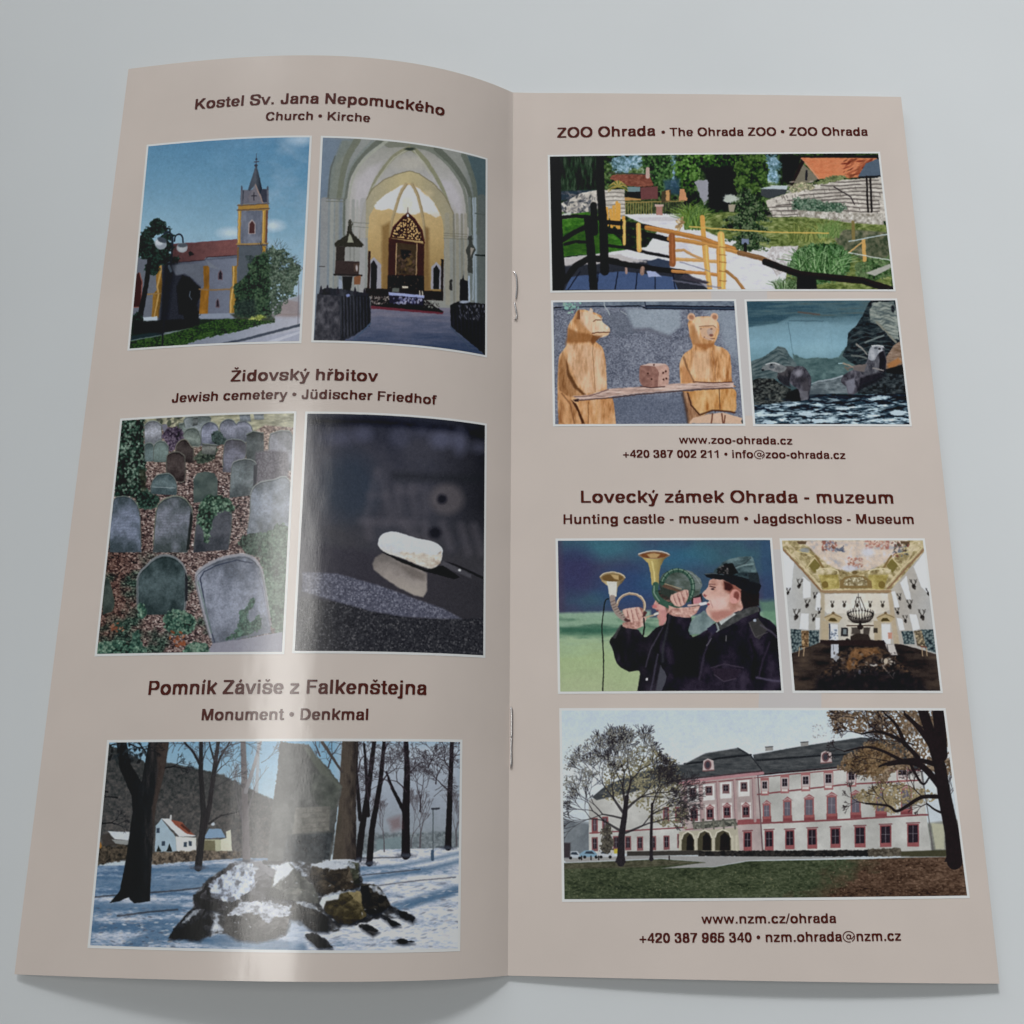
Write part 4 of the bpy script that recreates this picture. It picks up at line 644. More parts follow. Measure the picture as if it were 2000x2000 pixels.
    for k in range(11):
        y = 205 + k * 20; xs = max(1205, 1560 - k * 60 if k < 6 else 1215); pts = [(x, y + (14 * np.sin(x / 60 + k * .5)) * .4 + max(0, (1500 - x)) * .16 * (1 if k < 6 else .6)) for x in range(int(xs), 1860, 50)]
        c.Ln(pts, 7 + (k % 2), (84, 76, 72), a=.8)
    for k in range(60):
        r = np.random.default_rng(4300 + k); x = r.uniform(1230, 1840); y = r.uniform(220, 400); c.Ln([(x, y), (x + 4, y + 14)], 5, (96, 88, 82), a=.7)
    c.dabs(60, 1210, 200, 1840, 400, 6, 18, [(214, 206, 196), (170, 160, 150)], 431, asp=.3, da=.2, a=.6)
    c.Ln([(1570, 235), (1660, 290), (1680, 330)], 6, (60, 54, 54)); c.P([(1175, 250), (1240, 232), (1320, 232), (1310, 270), (1220, 300), (1175, 280)], (58, 62, 66), soft=4); c.P([(1168, 245), (1240, 228), (1320, 228), (1315, 250)], (170, 180, 186), soft=4)
    c.leafy([(1330, 240), (1390, 215), (1460, 225), (1440, 250), (1350, 262)], 10, [(80, 90, 60), (130, 136, 100), (170, 160, 130)], 432, rag=8); c.leafy([(1470, 210), (1600, 170), (1640, 190), (1500, 220)], 10, [(70, 84, 50), (120, 130, 84)], 433, rag=8)
    c.leafy([(1340, 330), (1380, 295), (1500, 310), (1600, 320), (1640, 360), (1500, 380), (1380, 370)], 10, [(24, 44, 34), (56, 84, 64), (110, 130, 110)], 434, rag=14)
    for x in (1745, 1765): c.Ln([(x, 180), (x + 8, 370)], 10, (36, 30, 28))
    # planting middle
    c.P([(860, 380), (1000, 370), (1240, 400), (1550, 395), (1850, 440), (1880, 620), (1880, 800), (1300, 800), (1330, 600), (1200, 560), (960, 510), (870, 470)], ramp(N(26, 435, 12, 3), [(.2, (60, 74, 34)), (.5, (104, 118, 60)), (.8, (150, 156, 100))]), soft=8)
    c.P([(1370, 360), (1600, 375), (1830, 380), (1840, 440), (1660, 430), (1500, 405), (1380, 395)], ramp(N(14, 436), [(.2, (120, 112, 100)), (.8, (206, 200, 192))]), soft=6)
    c.P([(1540, 460), (1740, 470), (1860, 480), (1870, 640), (1740, 640), (1600, 560)], ramp(N(22, 437), [(.2, (50, 62, 44)), (.8, (120, 116, 92))]), soft=10)
    c.P([(1080, 560), (1180, 560), (1200, 600), (1120, 610), (1060, 590)], (200, 196, 196), soft=6, rag=8, rs=14); c.P([(1230, 555), (1380, 550), (1330, 680), (1260, 720), (1200, 620)], ramp(N(14, 438), [(.2, (160, 152, 150)), (.8, (216, 212, 214))]), soft=6, rag=8)
    def grass(cx, cy, w, h, n, cols, seed, wd=3, da=1.1):
        r = np.random.default_rng(seed)
        for _ in range(n):
            a = 1.57 + r.uniform(-da, da) * r.uniform(.3, 1); L = h * r.uniform(.5, 1); x = cx + r.uniform(-w, w) * .5; y = cy + r.uniform(-.1, .1) * h
            col = np.array(cols[r.integers(len(cols))]) * r.uniform(.8, 1.15); c.Ln([(x, y), (x + np.cos(a) * L * .5, y - np.sin(a) * L * .6), (x + np.cos(a) * L * 1.1, y - np.sin(a) * L * .75)], (wd + 1, wd * .5), col, a=.85)
    grass(810, 450, 90, 170, 220, [(60, 84, 30), (100, 130, 50), (130, 156, 80), (70, 100, 50)], 440, 4, .9)
    grass(1430, 520, 200, 140, 160, [(110, 120, 60), (140, 146, 76), (84, 100, 46)], 441, 4)
    grass(1540, 500, 120, 120, 100, [(90, 120, 60), (120, 140, 80)], 442, 4)
    c.leafy([(1330, 700), (1340, 620), (1400, 560), (1520, 540), (1620, 560), (1660, 640), (1620, 720), (1450, 760)], 10, [(24, 44, 22), (50, 84, 44), (90, 126, 80)], 443, rag=20)
    grass(1500, 690, 240, 170, 320, [(60, 100, 50), (100, 140, 84), (140, 170, 120), (36, 64, 32)], 444, 4, 1.3); grass(1330, 790, 150, 100, 120, [(90, 120, 76), (140, 160, 120), (50, 70, 40)], 445, 4, 1.3)
    c.leafy([(1700, 640), (1880, 620), (1890, 700), (1720, 740)], 11, [(30, 50, 26), (60, 90, 50), (96, 120, 76)], 446, rag=14); c.P([(1740, 700), (1870, 650), (1880, 670), (1790, 716)], (160, 160, 150), soft=5)
    # small spruce
    for k, (x, y, w) in enumerate(((1090, 280, 70), (1110, 330, 110), (1100, 390, 130), (1080, 440, 140), (1110, 500, 120), (1100, 545, 110))):
        c.leafy([(x - w, y + 26), (x - w * .5, y - 6), (x, y - 40), (x + w * .6, y - 6), (x + w, y + 34), (x + w * .4, y + 30), (x, y + 40), (x - w * .5, y + 34)], 9, [(10, 18, 12), (26, 42, 26), (50, 72, 44), (96, 112, 80)], 450 + k, rag=16, rs=20)
    c.E(1010, 300, 40, 22, (170, 176, 166), soft=8, rag=10, rs=14); c.P([(1000, 330), (1040, 330), (1030, 370), (1005, 370)], (150, 140, 120), soft=4); c.P([(1072, 515), (1112, 515), (1112, 545), (1072, 545)], (110, 120, 146), soft=3); c.Ln([(1092, 545), (1092, 600)], 18, (20, 24, 24))
    # rope and posts right
    for pts, w, col in (([(860, 400), (868, 520), (880, 640), (900, 780)], 26, (204, 148, 70)), ([(1672, 425), (1675, 520)], 18, (120, 104, 60)), ([(1728, 525), (1735, 630)], 20, (196, 150, 80)), ([(1650, 590), (1725, 530)], 8, (190, 150, 90)), ([(1650, 530), (1860, 490)], 5, (176, 190, 196)), ([(1650, 590), (1880, 632)], 5, (190, 196, 190)), ([(790, 450), (950, 462), (1240, 480), (1540, 485)], 7, (196, 164, 80))): c.Ln(pts, w, col, soft=3)
    c.dabs(30, 720, 400, 760, 470, 4, 12, [(206, 176, 130), (150, 120, 80)], 455)
    # deck and shade lower left
    c.P([(110, 640), (560, 630), (780, 700), (900, 790), (900, 830), (50, 830)], (44, 46, 54), soft=10); c.P([(150, 720), (420, 690), (700, 720), (730, 790), (120, 790)], (64, 82, 120), soft=4)
    for x, x2 in ((200, 130), (300, 290), (405, 388), (510, 500), (606, 606), (700, 716)): c.Ln([(x, 695), (x2, 800)], 6, (24, 30, 44))
    c.P([(110, 620), (260, 600), (420, 600), (560, 640), (360, 650), (250, 650), (110, 660)], (178, 172, 172), soft=10, rag=8, rs=20); c.P([(560, 640), (620, 620), (700, 640), (680, 680), (590, 680)], (50, 60, 80), soft=6); c.P([(560, 690), (600, 685), (640, 720), (570, 720)], (150, 160, 196), soft=5)
    # dark trunks and rails
    B = (18, 14, 16)
    c.P([(40, 70), (95, 66), (100, 300), (110, 560), (125, 740), (100, 830), (50, 830)], (20, 20, 24), soft=4); c.Ln([(308, 60), (312, 250), (326, 430), (334, 690)], (40, 46), B, soft=4); c.Ln([(245, 410), (262, 600), (275, 790)], 44, B, soft=4); c.Ln([(274, 335), (280, 480)], 36, B, soft=4)
    for pts, w in (([(100, 400), (180, 392), (300, 404)], 18), ([(110, 520), (170, 480), (235, 450)], 26), ([(120, 545), (180, 530), (250, 535)], 16), ([(120, 740), (180, 660), (250, 620), (320, 625), (400, 640)], 34), ([(340, 425), (440, 434), (560, 450), (640, 470)], 24), ([(340, 475), (480, 478), (600, 500), (680, 520)], 26), ([(340, 550), (460, 565), (560, 590), (680, 612)], 16), ([(340, 630), (460, 655), (620, 680), (760, 695)], 28)): c.Ln(pts, w, (26, 20, 22), soft=4)
    for pts, w, col in (([(560, 455), (700, 480), (860, 515), (960, 550), (1030, 570)], 26, (168, 110, 52)), ([(680, 515), (800, 530), (950, 560), (1060, 590), (1110, 600)], 22, (176, 122, 62)), ([(1060, 592), (1180, 620), (1280, 670), (1380, 700)], 26, (120, 84, 52)), ([(1200, 640), (1380, 705), (1560, 725), (1720, 740), (1880, 790)], 36, (34, 26, 24)),
                        ([(715, 625), (860, 632), (950, 640)], 18, (190, 142, 84)), ([(700, 580), (760, 575), (800, 600), (860, 625)], 14, (176, 132, 84)), ([(700, 690), (860, 700), (960, 712)], 18, (176, 116, 60)), ([(696, 500), (700, 650)], 34, (140, 80, 44)), ([(960, 495), (970, 640), (968, 785)], 38, (214, 162, 84)), ([(945, 570), (950, 780)], 18, (190, 134, 66)), ([(880, 560), (885, 640), (900, 780)], 26, (206, 154, 80)), ([(990, 690), (1040, 730), (1085, 790)], 16, (150, 106, 60)), ([(516, 440), (520, 575)], 26, (212, 158, 80)), ([(440, 420), (440, 545)], 16, (206, 160, 84)), ([(450, 675), (450, 700)], 14, (150, 120, 110)), ([(538, 675), (535, 700)], 24, (140, 110, 96))):
        c.Ln(pts, w, col, soft=4); c.Ln([(x + 1, y - w * .2) for x, y in pts], w * .3, [min(255, k * 1.25) for k in col], soft=4, a=.6)
    for y in (560, 600, 640, 690, 740): c.Ln([(952, y), (990, y + 4)], 5, (130, 84, 40), a=.7)
    c.P([(1370, 720), (1470, 720), (1480, 800), (1370, 800)], (24, 20, 22), soft=8); c.Ln([(740, 640), (900, 690)], 6, (110, 110, 130), a=.7); c.Ln([(700, 740), (960, 780)], 9, (110, 110, 130), a=.6); c.P([(760, 705), (900, 750), (880, 760), (740, 730)], (60, 56, 66), soft=8)

def p_bears(c):
    X, Y = c.X, c.Y; N = c.N
    f = N(11, 500, 9, 3); g = N(150, 501, 120, 3)
    c.im[:] = ramp(f * .75 + g * .3, [(.2, (66, 70, 84)), (.5, (106, 110, 124)), (.8, (146, 150, 162))])
    c.P([(780, 160), (1300, 165), (1300, 330), (1180, 420), (1000, 350), (860, 340), (800, 240)], ramp(f, [(.2, (128, 138, 150)), (.8, (150, 158, 168))]), soft=30)
    c.P([(1500, 170), (1820, 170), (1850, 700), (1700, 480), (1660, 300)], (138, 148, 160), soft=60, a=.7); c.Ln([(860, 360), (1010, 360), (1200, 430)], 34, (96, 98, 110), soft=30, a=.7)
    c.P([(100, 1240), (700, 1000), (1400, 950), (1400, 1250)], (84, 92, 110), soft=70, a=.55); c.P([(560, 200), (800, 180), (860, 380), (700, 420)], (98, 104, 116), soft=50, a=.5)
    # stone coping and its shadow
    c.P([(90, 90), (950, 76), (1820, 84), (1820, 130), (980, 130), (90, 130)], ramp(N(50, 502, 30), [(.2, (80, 90, 104)), (.8, (120, 130, 142))]), soft=5)
    c.Ln([(90, 152), (900, 134), (960, 150)], 14, (22, 28, 40), soft=4); c.Ln([(980, 140), (1820, 156)], 30, (52, 62, 78), soft=5); c.Ln([(980, 132), (1815, 142)], 10, (18, 24, 38)); c.Ln([(970, 158), (1815, 170)], 9, (20, 26, 40)); c.Ln([(960, 84), (975, 155)], 8, (24, 30, 44)); c.Ln([(180, 150), (940, 146)], 8, (96, 106, 122)); c.Ln([(90, 172), (300, 168)], 8, (40, 48, 62))
    c.dabs(26, 190, 100, 360, 200, 8, 22, [(120, 160, 150), (96, 130, 124), (150, 176, 164)], 503); c.Ln([(575, 80), (580, 130), (620, 190), (630, 220)], 9, (160, 168, 170)); c.Ln([(735, 180), (790, 215)], 7, (150, 156, 160))
    wood = lambda s_, lo=(150, 96, 54), mi=(198, 148, 102), hi=(218, 182, 146): ramp(N(46, s_, 130, 3) * .8 + N(9, s_ + 4, 60, 2) * .25, [(.25, lo), (.5, mi), (.8, hi)])
    O = dict(sm=1, soft=4)
    # left bear body
    c.P([(150, 1240), (140, 1000), (150, 640), (190, 560), (230, 480), (240, 330), (290, 240), (340, 170), (440, 180), (520, 210), (560, 260), (500, 420), (500, 470), (570, 540), (596, 700), (606, 900), (620, 1000), (660, 1010), (690, 1240), (690, 1300), (150, 1300)], wood(510), soft=4, sm=1)
    c.P([(190, 560), (150, 700), (150, 900), (190, 960), (270, 990), (400, 970), (300, 860), (220, 640)], wood(511, (104, 64, 36), (150, 104, 66), (180, 136, 96)), soft=20, sm=1)
    c.P([(220, 640), (250, 760), (330, 900), (410, 970), (380, 975), (290, 900), (226, 780)], (86, 54, 34), soft=14, a=.85)
    c.P([(240, 340), (330, 380), (470, 400), (500, 440), (490, 470), (400, 480), (230, 480), (215, 500)], (132, 84, 46), soft=26, a=.8)
    c.P([(240, 500), (420, 490), (560, 550), (590, 700), (600, 900), (480, 960), (400, 960), (300, 800), (230, 640)], wood(512, (176, 132, 96), (206, 168, 136), (218, 188, 162)), soft=30, a=.85)
    c.Ln([(480, 480), (470, 560), (480, 700), (495, 940)], 8, (150, 104, 70), soft=5, a=.8); c.Ln([(360, 600), (370, 760)], 5, (170, 126, 96), a=.6)
    # head
    c.P([(335, 200), (350, 170), (370, 190), (430, 190), (450, 155), (475, 175), (475, 205), (540, 245), (570, 290), (620, 330), (635, 360), (620, 400), (560, 430), (500, 425), (460, 390), (420, 360), (360, 300)], wood(513, (176, 134, 100), (208, 172, 142), (220, 192, 168)), soft=4, sm=1)
    c.P([(350, 230), (380, 300), (460, 400), (380, 380), (320, 340), (310, 260)], (176, 128, 86), soft=24, a=.7); c.P([(470, 385), (560, 378), (625, 382), (618, 408), (540, 412), (475, 408)], (206, 168, 132), soft=5)
    c.Ln([(468, 392), (520, 382), (632, 382)], 8, (76, 44, 34)); c.P([(470, 410), (560, 415), (500, 470), (470, 500), (450, 460)], (110, 66, 36), soft=16, a=.85); c.Ln([(480, 280), (500, 265), (550, 268)], 7, (96, 60, 44)); c.Ln([(545, 262), (565, 246)], 7, (176, 170, 160)); c.E(605, 340, 14, 12, (210, 196, 182), soft=6)
    c.P([(330, 180), (352, 168), (350, 260), (320, 260)], (128, 84, 54), soft=6); c.Ln([(345, 185), (345, 250)], 6, (86, 52, 36)); c.P([(430, 190), (452, 156), (476, 176), (470, 200)], (198, 178, 160), soft=5)
    # lower body with skirt-like legs
    c.P([(160, 930), (270, 1010), (350, 1120), (390, 1245), (160, 1245), (145, 1050)], wood(514, (140, 92, 56), (186, 136, 92), (204, 158, 116)), soft=6); c.P([(265, 1020), (320, 1060), (400, 1245), (370, 1245), (330, 1130)], (72, 44, 30), soft=8); c.Ln([(180, 960), (260, 1060), (300, 1240)], 14, (120, 78, 50), soft=8, a=.7)
    c.P([(320, 1030), (660, 1000), (692, 1245), (400, 1245)], wood(515, (158, 104, 62), (192, 140, 94), (206, 166, 128)), soft=5); c.Ln([(430, 1040), (430, 1240)], 6, (120, 76, 46)); c.Ln([(510, 1030), (500, 1240)], 5, (206, 160, 100), a=.7)
    # right bear
    c.P([(1300, 850), (1290, 700), (1330, 590), (1410, 520), (1385, 400), (1370, 300), (1400, 260), (1460, 235), (1580, 235), (1650, 280), (1665, 360), (1640, 450), (1620, 500), (1720, 540), (1770, 620), (1785, 850), (1785, 900), (1300, 900)], wood(520), soft=4, sm=1)
    for x0 in (1400, 1618):
        c.E(x0, 238, 38, 38, (196, 156, 128), soft=4); c.E(x0 + 2, 240, 22, 22, (158, 112, 88), soft=8)
    c.P([(1420, 300), (1460, 240), (1580, 236), (1640, 280), (1655, 350), (1600, 330), (1480, 330), (1440, 400)], (214, 184, 158), soft=20, a=.8); c.P([(1390, 330), (1420, 300), (1470, 420), (1500, 500), (1420, 490), (1385, 420)], (166, 118, 78), soft=24, a=.8)
    c.Ln([(1475, 330), (1530, 322), (1610, 322), (1632, 340)], 6, (120, 80, 60)); c.P([(1475, 345), (1540, 335), (1620, 335), (1640, 360), (1600, 420), (1610, 450), (1560, 460), (1500, 430)], (196, 160, 132), soft=10); c.E(1575, 380, 26, 34, (176, 152, 140), soft=12); c.E(1590, 410, 20, 12, (126, 80, 70), soft=6); c.Ln([(1520, 428), (1570, 444), (1620, 442)], 7, (110, 66, 54)); c.E(1590, 352, 10, 6, (110, 74, 60)); c.Ln([(1535, 432), (1610, 456)], 6, (216, 188, 168)); c.E(1490, 350, 10, 8, (150, 112, 90), soft=6)
    c.P([(1430, 490), (1560, 490), (1620, 480), (1600, 520), (1540, 540), (1460, 520)], (146, 90, 50), soft=20, a=.75)
    c.Ln([(1330, 620), (1370, 740), (1420, 840)], 16, (104, 70, 48), soft=14, a=.8); c.Ln([(1600, 560), (1625, 700), (1630, 840)], 6, (150, 104, 74), soft=5, a=.8); c.P([(1420, 560), (1570, 560), (1600, 820), (1460, 830), (1400, 700)], (212, 178, 148), soft=40, a=.6); c.P([(1320, 690), (1380, 760), (1420, 850), (1310, 860)], (176, 120, 78), soft=16, a=.7)
    c.P([(1310, 930), (1380, 940), (1780, 910), (1825, 1040), (1810, 1130), (1700, 1130), (1600, 1120), (1500, 1170), (1430, 1120), (1370, 1000)], wood(521, (150, 92, 46), (190, 138, 84), (208, 168, 120)), soft=5, sm=1)
    c.P([(1320, 940), (1380, 960), (1430, 1120), (1500, 1175), (1600, 1140), (1400, 1245), (1370, 1245)], wood(522, (120, 82, 58), (166, 126, 96), (190, 152, 120)), soft=6)
    c.Ln([(1370, 960), (1400, 1070), (1480, 1160), (1600, 1120), (1700, 1125), (1810, 1140)], 14, (70, 44, 34), soft=10); c.Ln([(1664, 920), (1672, 1110)], 6, (70, 46, 34)); c.Ln([(1320, 960), (1350, 1100), (1370, 1230)], 26, (62, 50, 48), soft=20, a=.7)
    c.P([(1380, 1240), (1420, 1190), (1600, 1150), (1700, 1140), (1880, 1190), (1885, 1245)], (198, 166, 142), soft=6)
    for pts in ([(1600, 1150), (1590, 1240)], [(1690, 1150), (1700, 1240)], [(1720, 1170), (1712, 1240)]): c.Ln(pts, 12, (100, 60, 46), soft=6)
    c.E(1640, 1190, 30, 40, (204, 172, 150), soft=14)
    # bench board and die
    c.P([(280, 985), (430, 975), (620, 915), (860, 900), (1200, 868), (1480, 860), (1800, 856), (1800, 905), (1480, 915), (1200, 935), (900, 960), (650, 990), (450, 1020), (340, 1022)], ramp(N(90, 530, 9, 3), [(.2, (140, 112, 104)), (.5, (186, 158, 146)), (.8, (206, 184, 174))]), soft=4)
    c.Ln([(300, 992), (440, 985), (620, 922)], 8, (90, 60, 54), a=.8); c.Ln([(1420, 850), (1600, 858), (1790, 852)], 9, (84, 56, 50)); c.Ln([(340, 1024), (650, 1000), (900, 968), (1200, 944), (1480, 922), (1790, 908)], 10, (76, 58, 56), soft=5); c.P([(285, 1020), (340, 1010), (340, 1040), (300, 1035)], (60, 44, 42), soft=6)
    c.P([(915, 720), (940, 690), (1000, 690), (1060, 700), (1095, 730), (1100, 890), (1020, 905), (940, 885), (912, 820)], ramp(N(30, 531), [(.2, (120, 84, 76)), (.8, (150, 110, 98))]), soft=4, sm=1)
    c.P([(1060, 700), (1100, 680), (1160, 684), (1190, 730), (1190, 840), (1170, 880), (1090, 895), (1095, 760)], ramp(N(30, 532), [(.2, (166, 128, 116)), (.8, (196, 160, 146))]), soft=4, sm=1); c.P([(930, 695), (1000, 675), (1120, 676), (1165, 690), (1080, 700), (1060, 704)], (196, 170, 160), soft=5); c.Ln([(920, 890), (1020, 906), (1150, 895)], 8, (60, 42, 42), soft=4)
    for x, y in ((992, 770), (1028, 825), (1136, 764), (1160, 752), (1140, 828), (1166, 820), (1048, 690)): c.E(x, y, 9, 9, (70, 44, 40), soft=4)
    c.E(1882, 1225, 10, 16, (50, 56, 60), soft=6)

def p_seals(c):
    X, Y = c.X, c.Y; N = c.N
    c.im[:] = ramp((Y - 100) / 900 + (N(300, 600, 60) - .5) * .1, [(0, (44, 74, 88)), (.12, (62, 94, 106)), (.3, (104, 142, 158)), (.5, (116, 158, 176)), (.7, (96, 136, 150)), (1, (60, 84, 88))])
    c.P([(90, 90), (1480, 90), (1400, 240), (1000, 270), (560, 260), (420, 330), (120, 370), (100, 200)], ramp(N(260, 601, 24, 3) + (X - 900) / 4000, [(.2, (44, 74, 90)), (.6, (66, 96, 106)), (.9, (72, 88, 88))]), soft=20)
    c.Ln([(640, 215), (760, 228), (860, 240)], 16, (86, 74, 68), soft=14); c.Ln([(120, 350), (420, 340), (560, 280)], 8, (80, 116, 126), a=.6); c.Ln([(540, 305), (900, 308)], 6, (56, 84, 98))
    c.P([(540, 315), (950, 312), (1010, 690), (590, 660)], ramp(N(200, 602), [(.2, (106, 148, 168)), (.8, (120, 160, 178))]), soft=14, a=.3); c.Ln([(530, 320), (560, 500), (590, 700)], 6, (70, 104, 120)); c.Ln([(950, 320), (985, 500), (1010, 690)], 4, (104, 142, 158)); c.E(800, 620, 250, 90, (134, 176, 190), soft=100, a=.4)
    # painted back rocks
    c.P([(580, 650), (700, 700), (850, 690), (980, 700), (1060, 690), (1120, 600), (1160, 560), (1240, 700), (1240, 900), (800, 960), (600, 900)], ramp(N(70, 603, 40), [(.2, (56, 82, 84)), (.8, (88, 116, 116))]), soft=10, rag=8)
    c.P([(140, 730), (260, 690), (380, 610), (430, 570), (500, 590), (560, 680), (620, 760), (650, 900), (150, 930)], ramp(N(60, 604, 30), [(.2, (58, 76, 80)), (.8, (92, 108, 110))]), soft=6, rag=5)
    for k in range(9): c.Ln([(150 + k * 6, 770 + k * 16), (300 + k * 20, 690 + k * 18), (420 + k * 12, 620 + k * 22), (470 + k * 14, 640 + k * 20)], 8, (34, 50, 56) if k % 2 == 0 else (104, 118, 118), a=.6, sm=1)
    # dark rock wall right
    c.P([(1370, 130), (1300, 270), (1250, 350), (1160, 430), (1150, 560), (1100, 670), (1180, 740), (1300, 800), (1600, 900), (1760, 850), (1740, 400), (1700, 90), (1400, 90)], ramp(N(60, 605, 26, 4), [(.25, (16, 22, 28)), (.6, (42, 52, 56)), (.9, (78, 88, 90))]), soft=5)
    for k in range(12): c.Ln([(1180 + k * 10, 480 + k * 24), (1300 + k * 14, 420 + k * 26), (1420 + k * 16, 440 + k * 20), (1560 + k * 12, 400 + k * 30)], 9, (22, 32, 38) if k % 2 else (84, 96, 98), a=.55, sm=1)
    c.P([(1420, 120), (1500, 110), (1640, 100), (1690, 300), (1690, 500), (1600, 480), (1480, 340), (1400, 320), (1380, 230), (1400, 160)], ramp(N(60, 606, 18, 4), [(.2, (66, 80, 84)), (.5, (116, 126, 120)), (.8, (150, 156, 146))]), soft=10, rag=14, rs=30); c.Ln([(1460, 320), (1560, 420), (1660, 530)], 22, (120, 120, 108), soft=6); c.Ln([(1340, 530), (1530, 460)], 18, (100, 112, 112), soft=6); c.E(1630, 180, 20, 40, (30, 34, 40), soft=10)
    for k in range(9): c.Ln([(1480 + k * 8, 180 + k * 34), (1560, 150 + k * 36), (1640, 190 + k * 34)], 8, (60, 72, 74), a=.6, sm=1)
    # log
    c.P([(1560, 680), (1640, 560), (1720, 510), (1740, 640), (1740, 860), (1600, 850), (1550, 800)], ramp(N(70, 607, 22) , [(.2, (110, 84, 64)), (.8, (160, 134, 116))]), soft=6); c.P([(1570, 760), (1690, 690), (1720, 740), (1640, 800), (1580, 800)], (166, 104, 52), soft=18, a=.9); c.P([(1560, 810), (1740, 760), (1750, 880), (1640, 860), (1560, 850)], (20, 22, 26), soft=10)
    # low rocks
    c.P([(790, 970), (850, 930), (980, 910), (1090, 880), (1180, 900), (1280, 980), (1280, 1060), (1000, 1070), (740, 1080), (750, 1020)], ramp(N(60, 608, 26, 4), [(.2, (62, 74, 80)), (.8, (120, 132, 138))]), soft=6, rag=6); c.Ln([(780, 965), (860, 935), (980, 920), (1100, 882)], (8, 14), (150, 162, 170), soft=8)
    c.P([(1280, 1000), (1480, 900), (1600, 850), (1760, 880), (1775, 1090), (1500, 1080), (1260, 1070)], ramp(N(34, 609, 20, 4), [(.25, (18, 22, 26)), (.7, (62, 70, 74)), (.95, (108, 114, 116))]), soft=6)
    c.P([(150, 930), (220, 905), (380, 910), (450, 960), (560, 1020), (640, 1140), (520, 1170), (180, 1190)], ramp(N(26, 610, 20, 4), [(.3, (20, 24, 26)), (.6, (62, 66, 64)), (.85, (112, 114, 106))]), soft=6)
    c.P([(520, 1060), (660, 1000), (700, 1150), (560, 1170), (500, 1130)], (26, 28, 30), soft=16)
    # left otter
    fur = lambda s_, a=(44, 42, 50), b=(104, 101, 112): ramp(N(40, s_, 70, 3) * .8 + N(8, s_ + 3, 14, 2) * .3, [(.3, a), (.8, b)])
    c.P([(540, 900), (560, 830), (620, 780), (700, 790), (760, 870), (775, 940), (760, 1060), (740, 1160), (670, 1150), (640, 1030), (560, 970)], fur(620), soft=5, sm=1)
    c.P([(420, 880), (440, 800), (520, 780), (600, 790), (560, 860), (545, 980), (600, 1010), (500, 980), (430, 920)], fur(621, (34, 33, 38), (78, 74, 78)), soft=6, sm=1)
    c.P([(290, 790), (330, 745), (400, 740), (470, 770), (520, 800), (460, 850), (400, 840), (340, 820), (300, 820)], fur(622, (88, 92, 96), (138, 140, 142)), soft=5, sm=1); c.P([(250, 810), (270, 780), (310, 770), (320, 810), (280, 830)], (110, 116, 118), soft=5); c.E(266, 822, 16, 10, (28, 30, 34), soft=5); c.E(355, 765, 14, 10, (34, 40, 46), soft=5); c.E(360, 790, 26, 16, (64, 72, 80), soft=12, a=.8); c.Ln([(300, 762), (370, 744), (440, 762)], 8, (190, 196, 196), soft=5, sm=1)
    c.P([(440, 870), (540, 900), (560, 1000), (480, 980), (430, 930)], (40, 40, 46), soft=20, a=.8); c.P([(650, 900), (740, 900), (760, 1000), (730, 1100), (670, 980)], (64, 60, 66), soft=24, a=.8); c.E(640, 850, 44, 34, (140, 137, 150), soft=36, a=.8); c.E(655, 925, 60, 30, (40, 38, 44), soft=30, a=.7); c.P([(650, 1040), (740, 1040), (740, 1150), (670, 1150)], (100, 100, 108), soft=12, a=.7)
    # right otter
    c.P([(1090, 910), (1130, 860), (1240, 810), (1380, 790), (1480, 830), (1500, 880), (1400, 930), (1300, 980), (1250, 1060), (1170, 1080), (1140, 1000), (1090, 950)], fur(623), soft=5, sm=1)
    c.P([(1300, 800), (1350, 740), (1370, 680), (1400, 600), (1460, 570), (1530, 600), (1560, 700), (1550, 820), (1500, 860), (1380, 880), (1300, 860)], fur(624, (48, 48, 56), (104, 104, 112)), soft=5, sm=1)
    c.P([(1480, 640), (1530, 620), (1560, 720), (1550, 860), (1480, 830), (1490, 720)], (30, 28, 34), soft=14, a=.9); c.P([(1370, 700), (1385, 600), (1430, 565), (1520, 570), (1540, 600), (1480, 650), (1430, 720)], fur(625, (120, 124, 134), (166, 168, 174)), soft=6, sm=1)
    c.E(1490, 600, 14, 10, (30, 32, 38), soft=5); c.E(1450, 590, 20, 9, (70, 76, 84), soft=8); c.Ln([(1410, 568), (1470, 562), (1530, 572)], 9, (206, 210, 212), soft=4, sm=1); c.E(1532, 600, 14, 10, (60, 62, 68), soft=5)
    c.P([(1200, 790), (1300, 770), (1360, 760), (1330, 840), (1220, 820)], (104, 94, 92), soft=10); c.Ln([(1160, 800), (1230, 780), (1330, 770)], 20, (110, 98, 94), soft=5); c.P([(1290, 900), (1500, 840), (1560, 880), (1440, 960), (1300, 1020), (1250, 1060)], (30, 28, 34), soft=24, a=.85); c.P([(1130, 940), (1230, 900), (1240, 1000), (1200, 1075), (1160, 1060)], (120, 120, 134), soft=20, a=.8); c.Ln([(1420, 800), (1530, 825)], 14, (130, 124, 122), soft=6)
    for pts, w, col in (([(1250, 552), (1310, 600), (1360, 660)], (20, 10), (132, 128, 122)), ([(1060, 752), (1110, 748)], 8, (170, 206, 214)), ([(1110, 750), (1170, 770), (1210, 790)], (16, 9), (150, 132, 112)), ([(1130, 790), (1160, 820)], 20, (104, 96, 84)), ([(1200, 670), (1300, 680), (1350, 700)], 20, (90, 96, 94))): c.Ln(pts, w, col, soft=6, sm=1)
    # water
    wv = N(120, 630, 22, 3) * .75 + N(34, 631, 9, 2) * .35; wv = wv + (Y - 1200) / 1800
